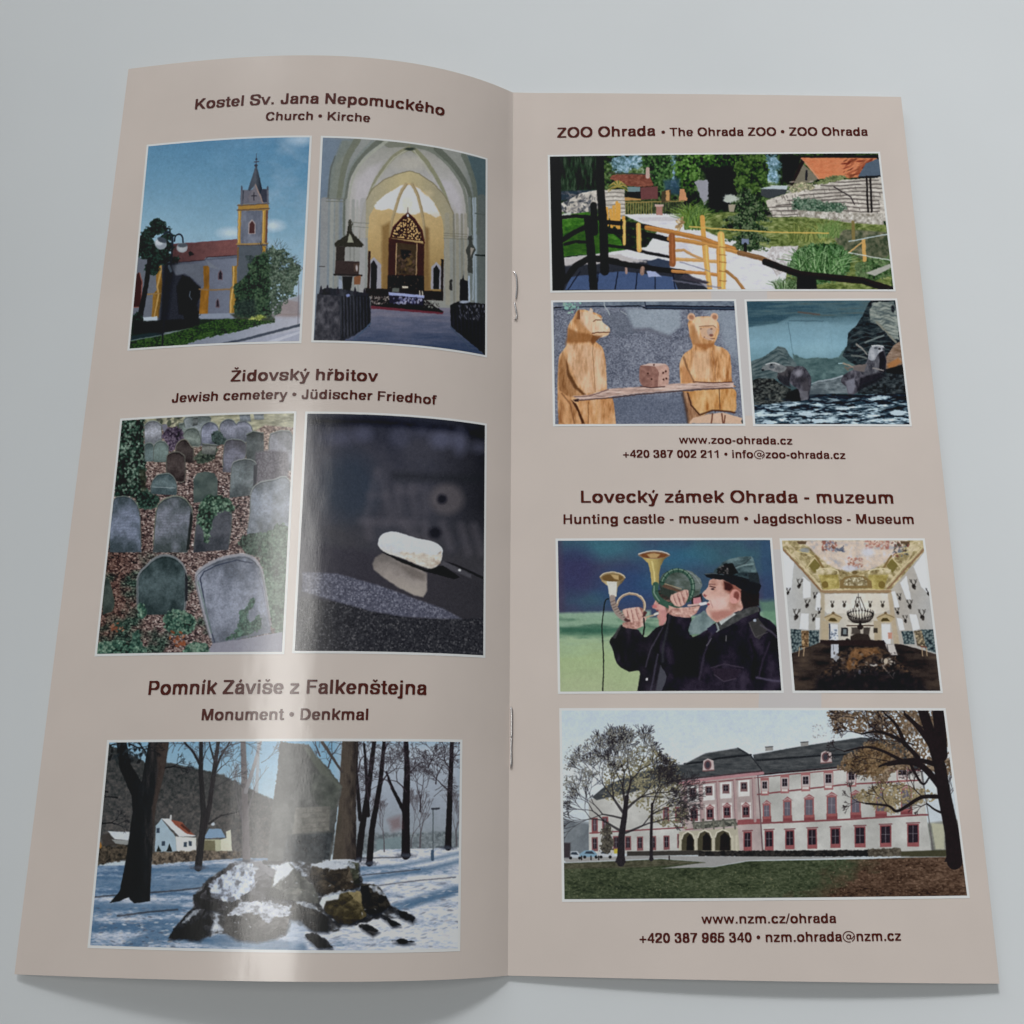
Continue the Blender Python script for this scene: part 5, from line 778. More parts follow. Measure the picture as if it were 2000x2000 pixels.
    c.P([(160, 1190), (520, 1165), (740, 1130), (760, 1075), (1000, 1070), (1280, 1080), (1780, 1070), (1820, 1400), (170, 1400)], ramp(wv, [(.3, (12, 22, 32)), (.54, (24, 40, 52)), (.62, (70, 92, 108)), (.7, (160, 184, 198)), (.9, (200, 216, 224))]), soft=6)
    c.dabs(150, 180, 1110, 1790, 1390, 14, 60, [(24, 38, 50), (40, 58, 72), (160, 184, 196), (126, 150, 166)], 632, asp=.16, da=.15, a=.7)
    for x, y, w, h in ((1680, 1270, 80, 30), (360, 1290, 90, 14), (740, 1285, 110, 18), (1110, 1225, 90, 14), (930, 1280, 60, 12), (1500, 1105, 90, 10), (860, 1350, 120, 12), (560, 1190, 60, 10), (340, 1370, 60, 12)): c.E(x, y, w, h, (172, 192, 204), soft=8, rag=6, rs=20)
    c.P([(750, 1040), (860, 1010), (900, 1060), (760, 1110)], (60, 72, 80), soft=16, a=.6)

def p_horn(c):
    X, Y = c.X, c.Y; N = c.N
    g = N(420, 700, 260, 3)
    c.im[:] = ramp(g + (Y - 350) / 3000, [(.25, (54, 90, 106)), (.45, (54, 76, 102)), (.6, (58, 68, 98)), (.85, (64, 62, 90))])
    c.E(450, 130, 260, 90, (52, 116, 130), soft=120, a=.7); c.E(1000, 200, 240, 90, (42, 104, 136), soft=120, a=.6); c.E(150, 300, 200, 200, (52, 50, 92), soft=140, a=.7); c.P([(30, 60), (70, 60), (90, 660), (40, 660)], (72, 60, 84), soft=50, a=.7); c.E(640, 450, 260, 160, (40, 70, 122), soft=140, a=.6)
    c.P([(30, 660), (300, 655), (800, 640), (800, 700), (1880, 640), (1880, 1320), (30, 1320)], ramp((Y - 650) / 650 + (N(200, 701, 50) - .5) * .25, [(0, (134, 164, 142)), (.12, (128, 162, 132)), (.2, (78, 116, 94)), (.27, (104, 142, 110)), (.35, (148, 174, 134)), (.6, (156, 178, 124)), (1, (162, 176, 130))]), soft=24)
    c.P([(60, 780), (400, 770), (560, 800), (400, 830), (60, 830)], (46, 96, 74), soft=40, a=.8); c.P([(1680, 560), (1880, 540), (1880, 780), (1720, 700)], (90, 134, 104), soft=50, a=.8); c.P([(1700, 60), (1800, 60), (1820, 560), (1720, 560)], (44, 70, 110), soft=40, a=.5)
    J1 = ramp(N(120, 702, 160, 3), [(.2, (24, 22, 28)), (.6, (38, 34, 42)), (.9, (58, 52, 66))])
    # player behind
    c.P([(690, 1310), (710, 1145), (620, 1140), (530, 1080), (490, 960), (465, 890), (520, 820), (570, 760), (640, 790), (700, 800), (760, 860), (850, 780), (980, 740), (1100, 800), (1200, 1000), (1200, 1400), (690, 1400)], J1, soft=5, sm=1)
    c.Ln([(505, 860), (540, 800), (560, 770)], 26, (66, 66, 66), soft=10, a=.8); c.Ln([(530, 880), (560, 960), (570, 1060)], 20, (14, 12, 16), soft=16, a=.8)
    c.P([(840, 1310), (880, 1090), (980, 1180), (980, 1310)], (70, 70, 80), soft=14); c.Ln([(860, 1000), (800, 1310)], 14, (76, 72, 90), soft=10, a=.6); c.Ln([(900, 780), (800, 960), (760, 1100)], 12, (80, 74, 90), soft=10, a=.6); c.E(770, 1205, 9, 12, (200, 196, 200), soft=4)
    c.P([(850, 540), (940, 560), (960, 680), (900, 760), (870, 765), (866, 720), (850, 690), (868, 670), (860, 640), (815, 620), (830, 580)], ramp(N(60, 703), [(.2, (172, 108, 100)), (.8, (208, 152, 138))]), soft=5); c.E(834, 606, 22, 15, (196, 96, 100), soft=10, a=.8); c.E(900, 600, 40, 50, (214, 152, 146), soft=30, a=.8); c.Ln([(852, 572), (884, 568)], 7, (90, 50, 50), soft=4); c.E(872, 582, 10, 6, (60, 36, 40), soft=5); c.E(856, 640, 10, 6, (140, 60, 64), soft=5); c.P([(880, 640), (950, 640), (940, 740), (890, 760)], (190, 120, 118), soft=24, a=.7); c.P([(846, 520), (880, 540), (860, 580), (840, 560)], (206, 150, 110), soft=8)
    c.P([(870, 400), (900, 340), (960, 310), (1060, 300), (1140, 320), (1210, 380), (1225, 430), (1190, 540), (1120, 560), (960, 520), (880, 510)], ramp(N(80, 704, 40) + (X - 1000) / 900, [(.2, (50, 60, 52)), (.6, (80, 92, 84)), (1, (112, 122, 122))]), soft=5)
    c.P([(868, 470), (960, 520), (960, 580), (905, 560), (850, 530)], (60, 50, 46), soft=8); c.P([(1130, 540), (1220, 500), (1225, 560), (1200, 620), (1140, 610)], (48, 40, 40), soft=10); c.P([(905, 545), (985, 560), (975, 640), (935, 660), (915, 600)], (120, 84, 74), soft=16); c.E(952, 655, 16, 24, (190, 128, 118), soft=8); c.Ln([(885, 400), (960, 330), (1060, 312), (1150, 345), (1205, 420)], 8, (140, 150, 146), soft=6, sm=1, a=.7)
    c.P([(900, 420), (1040, 470), (1060, 500), (900, 450)], (96, 70, 56), soft=5); c.Ln([(900, 415), (1050, 462)], 6, (176, 146, 110)); c.P([(880, 440), (1000, 490), (960, 540), (880, 500)], (50, 58, 52), soft=10)
    c.P([(1110, 760), (1180, 680), (1240, 640), (1330, 720), (1300, 780), (1220, 830), (1120, 840)], ramp(N(60, 705), [(.2, (84, 104, 106)), (.8, (126, 146, 146))]), soft=6)
    c.P([(1150, 540), (1210, 530), (1220, 580), (1180, 600), (1150, 600)], (190, 120, 126), soft=6)
    # first player, arm and jacket
    J2 = ramp(N(150, 706, 200, 4), [(.2, (22, 20, 26)), (.55, (34, 30, 40)), (.8, (54, 46, 62)), (1, (70, 60, 76))])
    c.P([(950, 660), (1130, 690), (1110, 800), (1140, 860), (1260, 800), (1330, 740), (1440, 690), (1560, 620), (1640, 600), (1700, 620), (1700, 680), (1800, 740), (1850, 860), (1880, 1310), (1800, 1400), (960, 1400), (930, 1180), (880, 1080), (870, 960), (900, 820), (930, 720)], J2, soft=5, sm=1)
    c.Ln([(955, 680), (935, 800), (900, 950), (900, 1060)], 20, (54, 56, 60), soft=16, a=.7); c.P([(950, 860), (1180, 860), (1220, 1200), (1000, 1180)], (20, 18, 22), soft=50, a=.7)
    c.P([(1330, 740), (1500, 660), (1640, 600), (1690, 615), (1690, 650), (1560, 700), (1460, 760), (1380, 800), (1340, 820)], ramp(N(40, 707), [(.2, (50, 52, 52)), (.8, (84, 84, 84))]), soft=6); c.P([(1360, 730), (1400, 690), (1480, 660), (1500, 670), (1430, 720), (1380, 760)], (176, 182, 180), soft=5); c.Ln([(1340, 745), (1360, 800), (1340, 815)], 12, (140, 150, 150)); c.P([(1260, 790), (1320, 750), (1350, 800), (1310, 840)], (44, 40, 60), soft=5)
    c.P([(1600, 740), (1680, 700), (1760, 800), (1690, 880), (1650, 850)], (58, 56, 56), soft=6); c.Ln([(1610, 745), (1660, 860), (1760, 820)], 6, (92, 86, 90), a=.8); c.E(1655, 722, 14, 12, (150, 160, 176), soft=4)
    c.Ln([(1700, 760), (1800, 820), (1870, 900)], 14, (90, 84, 100), soft=12, a=.6); c.Ln([(1300, 830), (1240, 1000), (1200, 1200)], 16, (70, 62, 80), soft=16, a=.6); c.Ln([(1300, 1110), (1400, 1080), (1560, 1110)], 10, (72, 62, 78), soft=8, a=.7); c.P([(1300, 1110), (1550, 1120), (1500, 1200), (1400, 1220), (1320, 1160)], (46, 38, 50), soft=12); c.Ln([(1320, 1165), (1400, 1222), (1500, 1200)], 7, (84, 72, 88), a=.7)
    c.Ln([(1670, 1190), (1800, 1215), (1870, 1220)], 16, (84, 76, 100), soft=12, a=.8); c.Ln([(1260, 930), (1300, 870)], 9, (110, 106, 116), a=.7); c.Ln([(1420, 850), (1420, 890)], 10, (110, 108, 108), a=.8); c.Ln([(1620, 880), (1660, 1000), (1640, 1200)], 20, (22, 18, 24), soft=20, a=.8); c.Ln([(1780, 900), (1720, 1050), (1690, 1180)], 14, (64, 54, 72), soft=14, a=.6)
    # face
    c.P([(1290, 390), (1370, 380), (1480, 420), (1560, 480), (1560, 620), (1480, 660), (1380, 720), (1340, 735), (1280, 690), (1255, 640), (1270, 600), (1262, 580), (1280, 560), (1250, 545), (1225, 510), (1232, 490), (1268, 450)], ramp(N(90, 708) + (X - 1300) / 1200, [(.2, (214, 172, 158)), (.6, (200, 150, 134)), (1, (150, 88, 70))]), soft=5, sm=1)
    c.P([(1400, 400), (1500, 430), (1560, 480), (1560, 540), (1440, 500), (1400, 460)], (140, 70, 56), soft=24, a=.8); c.E(1360, 580, 60, 50, (216, 172, 164), soft=40, a=.7); c.P([(1290, 650), (1400, 640), (1500, 630), (1460, 680), (1350, 730), (1300, 700)], (166, 96, 84), soft=30, a=.7)
    c.Ln([(1288, 440), (1330, 452)], 9, (84, 50, 48), soft=4); c.E(1308, 464, 14, 8, (60, 40, 44), soft=6); c.Ln([(1280, 425), (1330, 425)], 7, (130, 80, 74), soft=5); c.P([(1236, 505), (1262, 515), (1250, 530), (1234, 522)], (150, 74, 74), soft=8); c.E(1272, 590, 14, 8, (150, 64, 76), soft=5); c.Ln([(1290, 560), (1310, 620)], 6, (160, 100, 96), soft=8, a=.6)
    c.P([(1540, 480), (1600, 420), (1690, 500), (1690, 600), (1560, 620), (1545, 560)], (38, 24, 26), soft=10); c.E(1495, 525, 44, 58, (206, 136, 124), soft=5); c.E(1505, 520, 24, 38, (130, 64, 56), soft=12); c.E(1480, 560, 30, 24, (206, 140, 130), soft=8)
    c.P([(1400, 400), (1460, 420), (1480, 460), (1450, 480), (1410, 470)], (64, 32, 30), soft=14)
    # hat
    c.P([(1320, 330), (1360, 280), (1400, 240), (1480, 210), (1600, 196), (1640, 210), (1665, 300), (1690, 400), (1600, 420), (1440, 380)], ramp(N(60, 709, 40) + (Y - 280) / 500, [(.2, (96, 122, 126)), (.6, (56, 74, 78)), (1, (26, 32, 38))]), soft=6, sm=1)
    c.P([(1240, 340), (1300, 330), (1440, 340), (1600, 380), (1700, 420), (1710, 440), (1680, 510), (1600, 500), (1500, 440), (1400, 390), (1300, 380), (1260, 365)], (28, 30, 36), soft=4); c.P([(1600, 330), (1680, 330), (1700, 420), (1610, 400)], (40, 46, 50), soft=8); c.Ln([(1250, 340), (1330, 336), (1400, 346)], 8, (76, 88, 92), soft=4); c.Ln([(1620, 210), (1570, 260), (1500, 280)], 10, (46, 56, 60), soft=8, a=.8); c.Ln([(1480, 300), (1560, 270), (1640, 260)], 12, (140, 166, 166), soft=10, a=.6)
    c.P([(1330, 320), (1380, 270), (1420, 250), (1480, 270), (1500, 320), (1440, 345), (1350, 335)], ramp(c.cells(16, 710)[0], [(0, (18, 18, 22)), (.7, (34, 30, 32)), (1, (110, 106, 104))]), soft=6, rag=14, rs=22); c.P([(1440, 255), (1470, 250), (1520, 330), (1440, 360)], (22, 20, 24), soft=8)
    # horns
    def bell(x0, x1, y, pts, hi, lo):
        c.P(pts, ramp((X - x0) / (x1 - x0), [(0, lo), (.3, hi), (.6, [k * .85 for k in hi]), (1, [k * .6 for k in lo])]), soft=4)
    bell(700, 955, 170, [(700, 185), (740, 165), (830, 152), (920, 165), (955, 188), (910, 225), (880, 280), (870, 350), (868, 430), (810, 432), (800, 330), (780, 250), (740, 215)], (196, 170, 92), (150, 104, 50))
    c.E(828, 184, 128, 32, (140, 116, 96), soft=3); c.E(828, 188, 112, 24, (118, 66, 36), soft=5); c.P([(770, 180), (830, 170), (880, 180), (850, 210), (800, 210)], (196, 160, 100), soft=10, a=.8); c.Ln([(703, 178), (760, 158), (830, 151), (900, 158), (952, 180)], 7, (206, 196, 186), sm=1); c.Ln([(812, 240), (830, 330), (836, 420)], 12, (222, 206, 130), soft=10, a=.7)
    bell(385, 590, 360, [(385, 370), (410, 340), (490, 325), (570, 345), (592, 380), (560, 420), (530, 450), (520, 530), (465, 530), (450, 440), (400, 400)], (196, 176, 130), (150, 110, 60))
    c.E(489, 366, 104, 40, (150, 126, 84), soft=3); c.E(489, 372, 90, 30, (110, 80, 42), soft=6); c.P([(440, 400), (525, 405), (520, 525), (465, 525)], (200, 196, 186), soft=5); c.Ln([(388, 362), (420, 336), (490, 325), (560, 340), (592, 372)], 8, (204, 186, 156), sm=1); c.P([(470, 345), (540, 350), (540, 390), (500, 380)], (204, 170, 110), soft=10, a=.8)
    c.Ln([(487, 535), (500, 600), (540, 670), (600, 715)], 46, (150, 130, 120), soft=4, sm=1)
    for k in range(9): t = k / 8; x, y = 470 + 130 * t ** 1.3, 560 + 140 * t ** .8; c.Ln([(x, y + 12), (x + 40, y - 6)], 6, (90, 70, 64), a=.8)
    c.Ln([(640 + 112 * np.cos(a), 600 - 98 * np.sin(a)) for a in np.arange(-.5, 3.3, .2)], 22, (160, 130, 104), soft=4); c.Ln([(640 + 116 * np.cos(a), 597 - 101 * np.sin(a)) for a in np.arange(-.4, 3.1, .2)], 7, (224, 206, 178), a=.85); c.Ln([(600, 715), (660, 735), (720, 715), (755, 660)], 30, (84, 50, 50), soft=5, sm=1)
    c.Ln([(842, 430), (840, 500), (880, 560), (960, 600), (1030, 610)], 50, (54, 88, 72), soft=4, sm=1); c.Ln([(830, 440), (832, 500), (870, 560)], 9, (130, 156, 136), sm=1, a=.8, soft=5)
    c.Ln([(1020 + 128 * np.cos(a), 450 - 140 * np.sin(a)) for a in np.arange(-.9, 3.0, .2)], 34, (52, 82, 68), soft=4); c.Ln([(1020 + 132 * np.cos(a), 447 - 146 * np.sin(a)) for a in np.arange(-.6, 2.9, .2)], 9, (118, 146, 124), soft=4, a=.9)
    for a in np.arange(-.8, 2.9, .33): c.Ln([(1020 + 112 * np.cos(a), 450 - 124 * np.sin(a)), (1020 + 146 * np.cos(a), 450 - 158 * np.sin(a))], 5, (30, 50, 42))
    for k in range(6): c.Ln([(845 + k * 26, 480 + k * 24), (870 + k * 24, 460 + k * 22 + 20)], 5, (28, 46, 38))
    c.Ln([(760, 700), (850, 668)], 14, (176, 150, 120), soft=4); c.Ln([(835, 672), (858, 664)], 20, (206, 196, 186)); c.Ln([(1110, 600), (1250, 582)], 16, (196, 160, 150), soft=4); c.Ln([(1210, 590), (1252, 580)], 24, (214, 200, 206), soft=4)
    # hands
    S = lambda s_: ramp(N(30, s_), [(.2, (146, 92, 82)), (.5, (190, 138, 124)), (.8, (214, 176, 160))])
    c.P([(950, 600), (1010, 620), (1130, 610), (1210, 600), (1180, 660), (1120, 700), (1000, 690), (950, 670)], S(720), soft=5); c.P([(960, 530), (1000, 500), (1080, 470), (1110, 480), (1110, 530), (1080, 590), (1030, 610), (980, 580)], S(721), soft=4, sm=1)
    for pts in ([(975, 520), (985, 560), (1005, 590)], [(1005, 510), (1020, 560), (1035, 595)], [(1040, 500), (1055, 550), (1065, 585)], [(1080, 480), (1090, 530)]): c.Ln(pts, 22, (206, 162, 146), soft=8); c.Ln([(x + 13, y) for x, y in pts], 5, (140, 74, 74), soft=3, a=.8)
    c.P([(570, 740), (640, 730), (750, 690), (770, 700), (740, 770), (680, 795), (570, 780)], S(722), soft=5); c.P([(570, 640), (620, 620), (720, 615), (740, 660), (720, 710), (660, 725), (600, 700)], S(723), soft=4, sm=1)
    for pts in ([(590, 640), (600, 680)], [(625, 635), (640, 700), (645, 725)], [(660, 630), (680, 690), (690, 715)], [(700, 625), (720, 670)]): c.Ln(pts, 24, (208, 166, 150), soft=8); c.Ln([(x + 15, y) for x, y in pts], 5, (140, 74, 74), soft=3, a=.8)
    c.Ln([(745, 705), (750, 780), (738, 850)], 12, (28, 26, 30)); c.Ln([(455, 545), (430, 560), (415, 640), (402, 780), (412, 960), (415, 1120), (408, 1310)], 9, (30, 34, 30), sm=1)
    c.P([(560, 760), (600, 790), (560, 850), (530, 840)], (34, 34, 36), soft=10)

def p_hall(c):
    X, Y = c.X, c.Y; N = c.N
    c.im[:] = ramp((X - 100) / 1750 + (N(200, 800) - .5) * .1, [(0, (178, 178, 178)), (.25, (162, 158, 150)), (.5, (204, 194, 176)), (.75, (168, 160, 150)), (1, (166, 165, 164))])
    # painted ceiling
    CE = [(95, 85), (1665, 85), (1675, 210), (1480, 440), (1300, 640), (1300, 670), (540, 670), (510, 630), (330, 420), (100, 180)]
    i, q = c.cells(44, 801, 34); f = N(60, 802, 50, 4)
    c.P(CE, ramp(f * .8 + i * .25, [(.2, (110, 92, 56)), (.45, (156, 138, 92)), (.6, (190, 172, 128)), (.85, (206, 190, 160))]), soft=4)
    c.P([(330, 90), (1480, 90), (1380, 250), (1200, 360), (1080, 420), (740, 420), (600, 350), (460, 230)], ramp(f * .6 + N(120, 804, 80, 3) * .5, [(.25, (140, 150, 170)), (.45, (190, 172, 160)), (.6, (206, 184, 164)), (.8, (196, 190, 196))]), soft=20)
    c.dabs(60, 540, 95, 700, 200, 8, 22, [(150, 76, 60), (170, 96, 80), (110, 70, 60), (120, 130, 156)], 805, a=.7); c.dabs(60, 1030, 95, 1290, 180, 8, 22, [(176, 96, 84), (150, 84, 72), (190, 130, 110)], 806, a=.6); c.dabs(40, 830, 280, 990, 400, 7, 18, [(160, 90, 70), (180, 120, 100)], 807, a=.7); c.dabs(50, 1320, 100, 1500, 260, 10, 26, [(96, 106, 122), (120, 60, 50), (84, 70, 50), (60, 60, 60)], 808, a=.7); c.dabs(20, 690, 150, 780, 210, 8, 20, [(110, 120, 140), (84, 90, 110)], 809, a=.8)
    c.E(1050, 220, 70, 50, (190, 192, 204), soft=40, a=.8); c.E(840, 400, 80, 36, (190, 192, 206), soft=24, a=.8); c.E(350, 200, 50, 30, (130, 138, 146), soft=20, a=.8)
    for sgn, x0 in ((1, 0), (-1, 1780)):
        m = lambda pts: [(x0 + sgn * x, y) for x, y in pts]
        c.P(m([(390, 370), (460, 290), (530, 360), (460, 450)]), (118, 104, 50), soft=4); c.Ln(m([(380, 380), (460, 280), (545, 380)]), 12, (196, 178, 130)); c.Ln(m([(470, 260), (560, 400)]), 24, (130, 104, 60)); c.Ln(m([(270, 210), (400, 240), (440, 260)]), 10, (200, 180, 120), sm=1)
        c.Ln(m([(110, 130), (220, 170), (270, 280), (400, 460), (460, 520)]), 18, (190, 170, 130), sm=1, soft=6, a=.8); c.Ln(m([(100, 180), (300, 390), (520, 640)]), 22, (138, 104, 72), soft=5); c.Ln(m([(130, 170), (320, 370), (530, 600)]), 8, (212, 192, 150), a=.8)
        c.P(m([(500, 470), (720, 470), (740, 620), (560, 640)]), ramp(f, [(.2, (140, 120, 52)), (.8, (196, 178, 104))]), soft=14); c.E(x0 + sgn * 575, 580, 38, 38, (120, 98, 44), soft=8); c.Ln(m([(480, 420), (560, 400), (700, 420), (720, 460)]), 12, (206, 192, 150), sm=1, soft=5)
        c.P(m([(260, 100), (370, 95), (360, 130), (280, 130)]), (96, 74, 54), soft=8)
    c.P([(740, 620), (740, 540), (800, 490), (910, 470), (1020, 490), (1090, 540), (1095, 620)], (130, 104, 60), soft=6); c.P([(780, 590), (790, 530), (860, 495), (980, 495), (1040, 540), (1050, 590)], ramp(c.cells(18, 811)[0], [(0, (110, 92, 60)), (.6, (150, 134, 96)), (1, (206, 196, 166))]), soft=6)
    c.Ln([(760, 420), (850, 460), (910, 470), (980, 460), (1060, 420)], 9, (150, 128, 80), sm=1); c.E(905, 445, 30, 20, (110, 88, 50), soft=8); c.Ln([(530, 655), (1300, 652)], 28, (150, 118, 84), soft=4); c.Ln([(540, 638), (1300, 636)], 7, (206, 186, 140)); c.Ln([(545, 674), (1300, 672)], 5, (110, 84, 60))
    # left wall windows
    W = (204, 206, 214)
    for pts in ([(95, 190), (230, 330), (200, 640), (140, 620)], [(330, 490), (415, 560), (415, 720), (330, 730)], [(480, 660), (530, 680), (530, 880), (470, 860)], [(310, 900), (395, 900), (390, 1080), (290, 1070)], [(470, 950), (520, 950), (515, 1080), (470, 1080)], [(1690, 200), (1740, 700), (1640, 600), (1560, 380)], [(1480, 480), (1530, 740), (1480, 750), (1410, 560)], [(1310, 660), (1350, 650), (1400, 830), (1350, 840)], [(1510, 910), (1590, 910), (1630, 1070), (1550, 1090)], [(1370, 950), (1430, 960), (1460, 1080), (1400, 1090)]): c.P(pts, W, soft=8)
    # back wall
    c.P([(550, 680), (1300, 680), (1290, 860), (1200, 900), (600, 900), (560, 860)], ramp(N(150, 812), [(.2, (198, 186, 166)), (.8, (212, 206, 198))]), soft=10, a=.8); c.P([(525, 660), (570, 680), (570, 1200), (520, 1200)], (170, 152, 122), soft=10, a=.8); c.P([(1270, 680), (1310, 660), (1400, 1240), (1340, 1240)], (176, 154, 122), soft=10, a=.8)
    def head(x, y, s_, d=1, seed=0):
        s_ *= .82; c.E(x, y, 20 * s_, 24 * s_, (44, 40, 38), soft=8, ang=.5 * d, rag=8, rs=14); c.E(x - 8 * d * s_, y + 20 * s_, 11 * s_, 13 * s_, (62, 56, 52), soft=8)
        for a in (-1, 1):
            c.Ln([(x + a * 6 * s_, y - 18 * s_), (x + a * 20 * s_ + d * 4, y - 46 * s_), (x + a * 12 * s_ + d * 12 * s_, y - 74 * s_)], (8 * s_, 4 * s_), (52, 48, 44), sm=1)
            for k in range(3): c.Ln([(x + a * (14 + k * 2) * s_ + d * 4 * k * s_, y - (34 + k * 14) * s_), (x + a * (32 + k * 2) * s_ + d * 6 * s_, y - (50 + k * 12) * s_)], 5 * s_, (56, 52, 48))
    for k, x in enumerate((655, 790, 932, 1075, 1215)): head(x, 805, .72, 0, k); c.E(x, 812, 16, 22, (60, 52, 46), soft=5)
    for x, y, s_, d in ((290, 590, 1.2, 1), (165, 670, .9, 1), (462, 715, .9, 1), (375, 810, 1.1, 1), (255, 935, 1.4, 1), (450, 965, 1, 1), (510, 885, .8, 1), (1560, 600, 1.3, -1), (1400, 730, .9, -1), (1515, 820, 1.2, -1), (1655, 940, 1.4, -1), (1725, 680, 1, -1), (1380, 890, .9, -1), (1465, 980, 1, -1)): head(x, y, s_, d)
    # doors with gables, fireplace, pictures
    for x in (665, 1245):
        c.P([(x - 100, 950), (x - 70, 920), (x, 890), (x + 70, 920), (x + 100, 950), (x + 60, 1000), (x - 70, 1000)], (176, 154, 112), soft=6); c.P([(x - 60, 985), (x - 30, 950), (x + 20, 950), (x + 50, 985)], (74, 60, 34), soft=6); c.Ln([(x - 95, 945), (x, 905), (x + 95, 945)], 7, (110, 88, 60)); c.P([(x - 130, 980), (x - 50, 980), (x - 50, 1210), (x - 120, 1210)], (172, 154, 124), soft=8); c.E(x, 895, 16, 14, (100, 80, 54), soft=5)
        c.P([(x - 45, 1020), (x + 50, 1020), (x + 58, 1240), (x - 30, 1240)], (204, 212, 226), soft=4)
    c.Ln([(625, 1020), (630, 1180)], 12, (40, 44, 60)); c.dabs(26, 640, 1080, 715, 1230, 5, 14, [(110, 120, 140), (140, 150, 170), (76, 84, 100)], 815); c.P([(1270, 1110), (1320, 1110), (1320, 1180), (1275, 1180)], (190, 130, 110), soft=5)
    c.P([(860, 1050), (1080, 1050), (1070, 1140), (1100, 1200), (860, 1200)], (176, 166, 150), soft=6); c.P([(870, 1055), (960, 1055), (970, 1130), (870, 1130)], (74, 66, 60), soft=5); c.P([(1000, 1055), (1075, 1055), (1065, 1130), (1000, 1130)], (70, 62, 56), soft=5); c.Ln([(820, 1035), (1110, 1035)], 12, (72, 54, 44)); c.P([(860, 1150), (930, 1120), (1060, 1130), (1100, 1250), (850, 1260)], (50, 42, 38), soft=8); c.E(965, 1050, 34, 30, (46, 38, 34), soft=6)
    c.P([(752, 1058), (830, 1058), (830, 1152), (752, 1152)], (46, 44, 46)); c.P([(775, 1075), (812, 1075), (812, 1130), (775, 1130)], (110, 120, 122)); c.P([(1112, 1062), (1158, 1062), (1158, 1116), (1112, 1116)], (60, 52, 44))
    c.Ln([(820, 1190), (840, 1200)], 30, (40, 36, 34), soft=8)
    # bookcases
    for pts in ([(190, 1070), (310, 1080), (320, 1300), (210, 1340)], [(390, 1085), (510, 1090), (505, 1240), (395, 1280)], [(1420, 1095), (1550, 1090), (1570, 1240), (1450, 1240)], [(1640, 1080), (1780, 1075), (1810, 1340), (1690, 1300)]): c.P(pts, ramp(c.cells(30, 816, 30)[1], [(.2, (110, 124, 124)), (.5, (60, 76, 80)), (.8, (34, 42, 48))]), soft=4)
    c.P([(310, 1090), (395, 1090), (395, 1270), (320, 1290)], ramp(c.cells(20, 817)[0], [(0, (76, 54, 36)), (1, (176, 140, 96))]), soft=5); c.P([(1560, 1090), (1645, 1085), (1700, 1280), (1600, 1260)], ramp(c.cells(20, 818)[0], [(0, (70, 60, 48)), (1, (176, 156, 120))]), soft=5)
    # floor and trophies table
    c.P([(200, 1345), (520, 1220), (640, 1240), (1340, 1240), (1420, 1240), (1810, 1350), (1870, 1770), (230, 1770)], ramp((X - 1000) ** 2 / 6e5 * .3 + (N(180, 820, 60) - .3), [(0, (28, 24, 26)), (.4, (56, 46, 42)), (.9, (84, 68, 56))]), soft=5)
    c.P([(520, 1195), (1230, 1195), (1260, 1260), (740, 1260), (520, 1230)], (44, 34, 34), soft=8); c.P([(640, 1240), (725, 1240), (730, 1330), (680, 1400), (640, 1390)], (176, 180, 190), soft=8); c.P([(1240, 1240), (1340, 1240), (1380, 1360), (1300, 1360)], (186, 178, 172), soft=12); c.Ln([(1265, 1250), (1275, 1310)], 8, (60, 56, 60)); c.Ln([(665, 1240), (670, 1310)], 6, (90, 90, 100))
    for x in (290, 345, 1650, 1700): c.Ln([(x, 1280), (x - 8 if x < 900 else x + 8, 1370)], 10, (176, 146, 110)); 
    c.Ln([(300, 1270), (350, 1262)], 12, (60, 44, 34)); c.Ln([(1640, 1265), (1700, 1275)], 14, (110, 60, 50))
    c.P([(540, 1560), (640, 1430), (760, 1320), (860, 1270), (1160, 1270), (1240, 1310), (1380, 1420), (1560, 1580), (1700, 1770), (460, 1770)], ramp(N(50, 821, 34, 4) - (Y - 1350) / 2200, [(.05, (22, 20, 24)), (.4, (42, 36, 36)), (.7, (86, 64, 48)), (.9, (130, 100, 72))]), soft=10)
    c.P([(800, 1480), (860, 1330), (900, 1290), (1140, 1280), (1190, 1340), (1080, 1360), (940, 1430), (940, 1500), (840, 1540)], ramp(N(30, 822), [(.2, (86, 56, 34)), (.8, (140, 98, 62))]), soft=14)
    c.dabs(110, 640, 1330, 1400, 1600, 6, 26, [(30, 26, 28), (56, 44, 40), (96, 76, 60), (130, 112, 96), (70, 60, 60)], 823, asp=.5, a=.7); c.dabs(26, 1200, 1400, 1350, 1600, 6, 16, [(190, 180, 166), (140, 130, 120)], 824, a=.8); c.E(1250, 1430, 24, 34, (176, 160, 140), soft=8); c.E(1115, 1470, 40, 16, (176, 168, 160), soft=6); c.E(1110, 1460, 30, 12, (50, 44, 44), soft=4); c.E(960, 1550, 16, 26, (150, 150, 166), soft=6); c.Ln([(1210, 1480), (1280, 1560), (1330, 1620)], 7, (160, 140, 120))
    c.P([(660, 1400), (700, 1360), (740, 1380), (700, 1430)], (140, 140, 146), soft=8, rag=8, rs=14); c.P([(480, 1600), (900, 1520), (1400, 1540), (1640, 1640), (1720, 1770), (460, 1770)], (30, 28, 34), soft=60, a=.7)
    # chandelier
    for pts in ([(945, 680), (945, 715)], [(930, 720), (965, 720)], [(930, 715), (890, 880)], [(965, 715), (1030, 880)], [(945, 720), (975, 860)]): c.Ln(pts, 6, (44, 38, 36))
    for k in range(26):
        a = k / 26 * 6.28; x, y = 968 + 140 * np.cos(a), 930 + 44 * np.sin(a); c.Ln([(968, 1000), (968 + 90 * np.cos(a), 985 + 20 * np.sin(a)), (x, y), (x + 8 * np.cos(a), y - 46)], (7, 5), (44, 38, 36), sm=1); c.E(x, y - 20, 9, 10, (36, 32, 32))
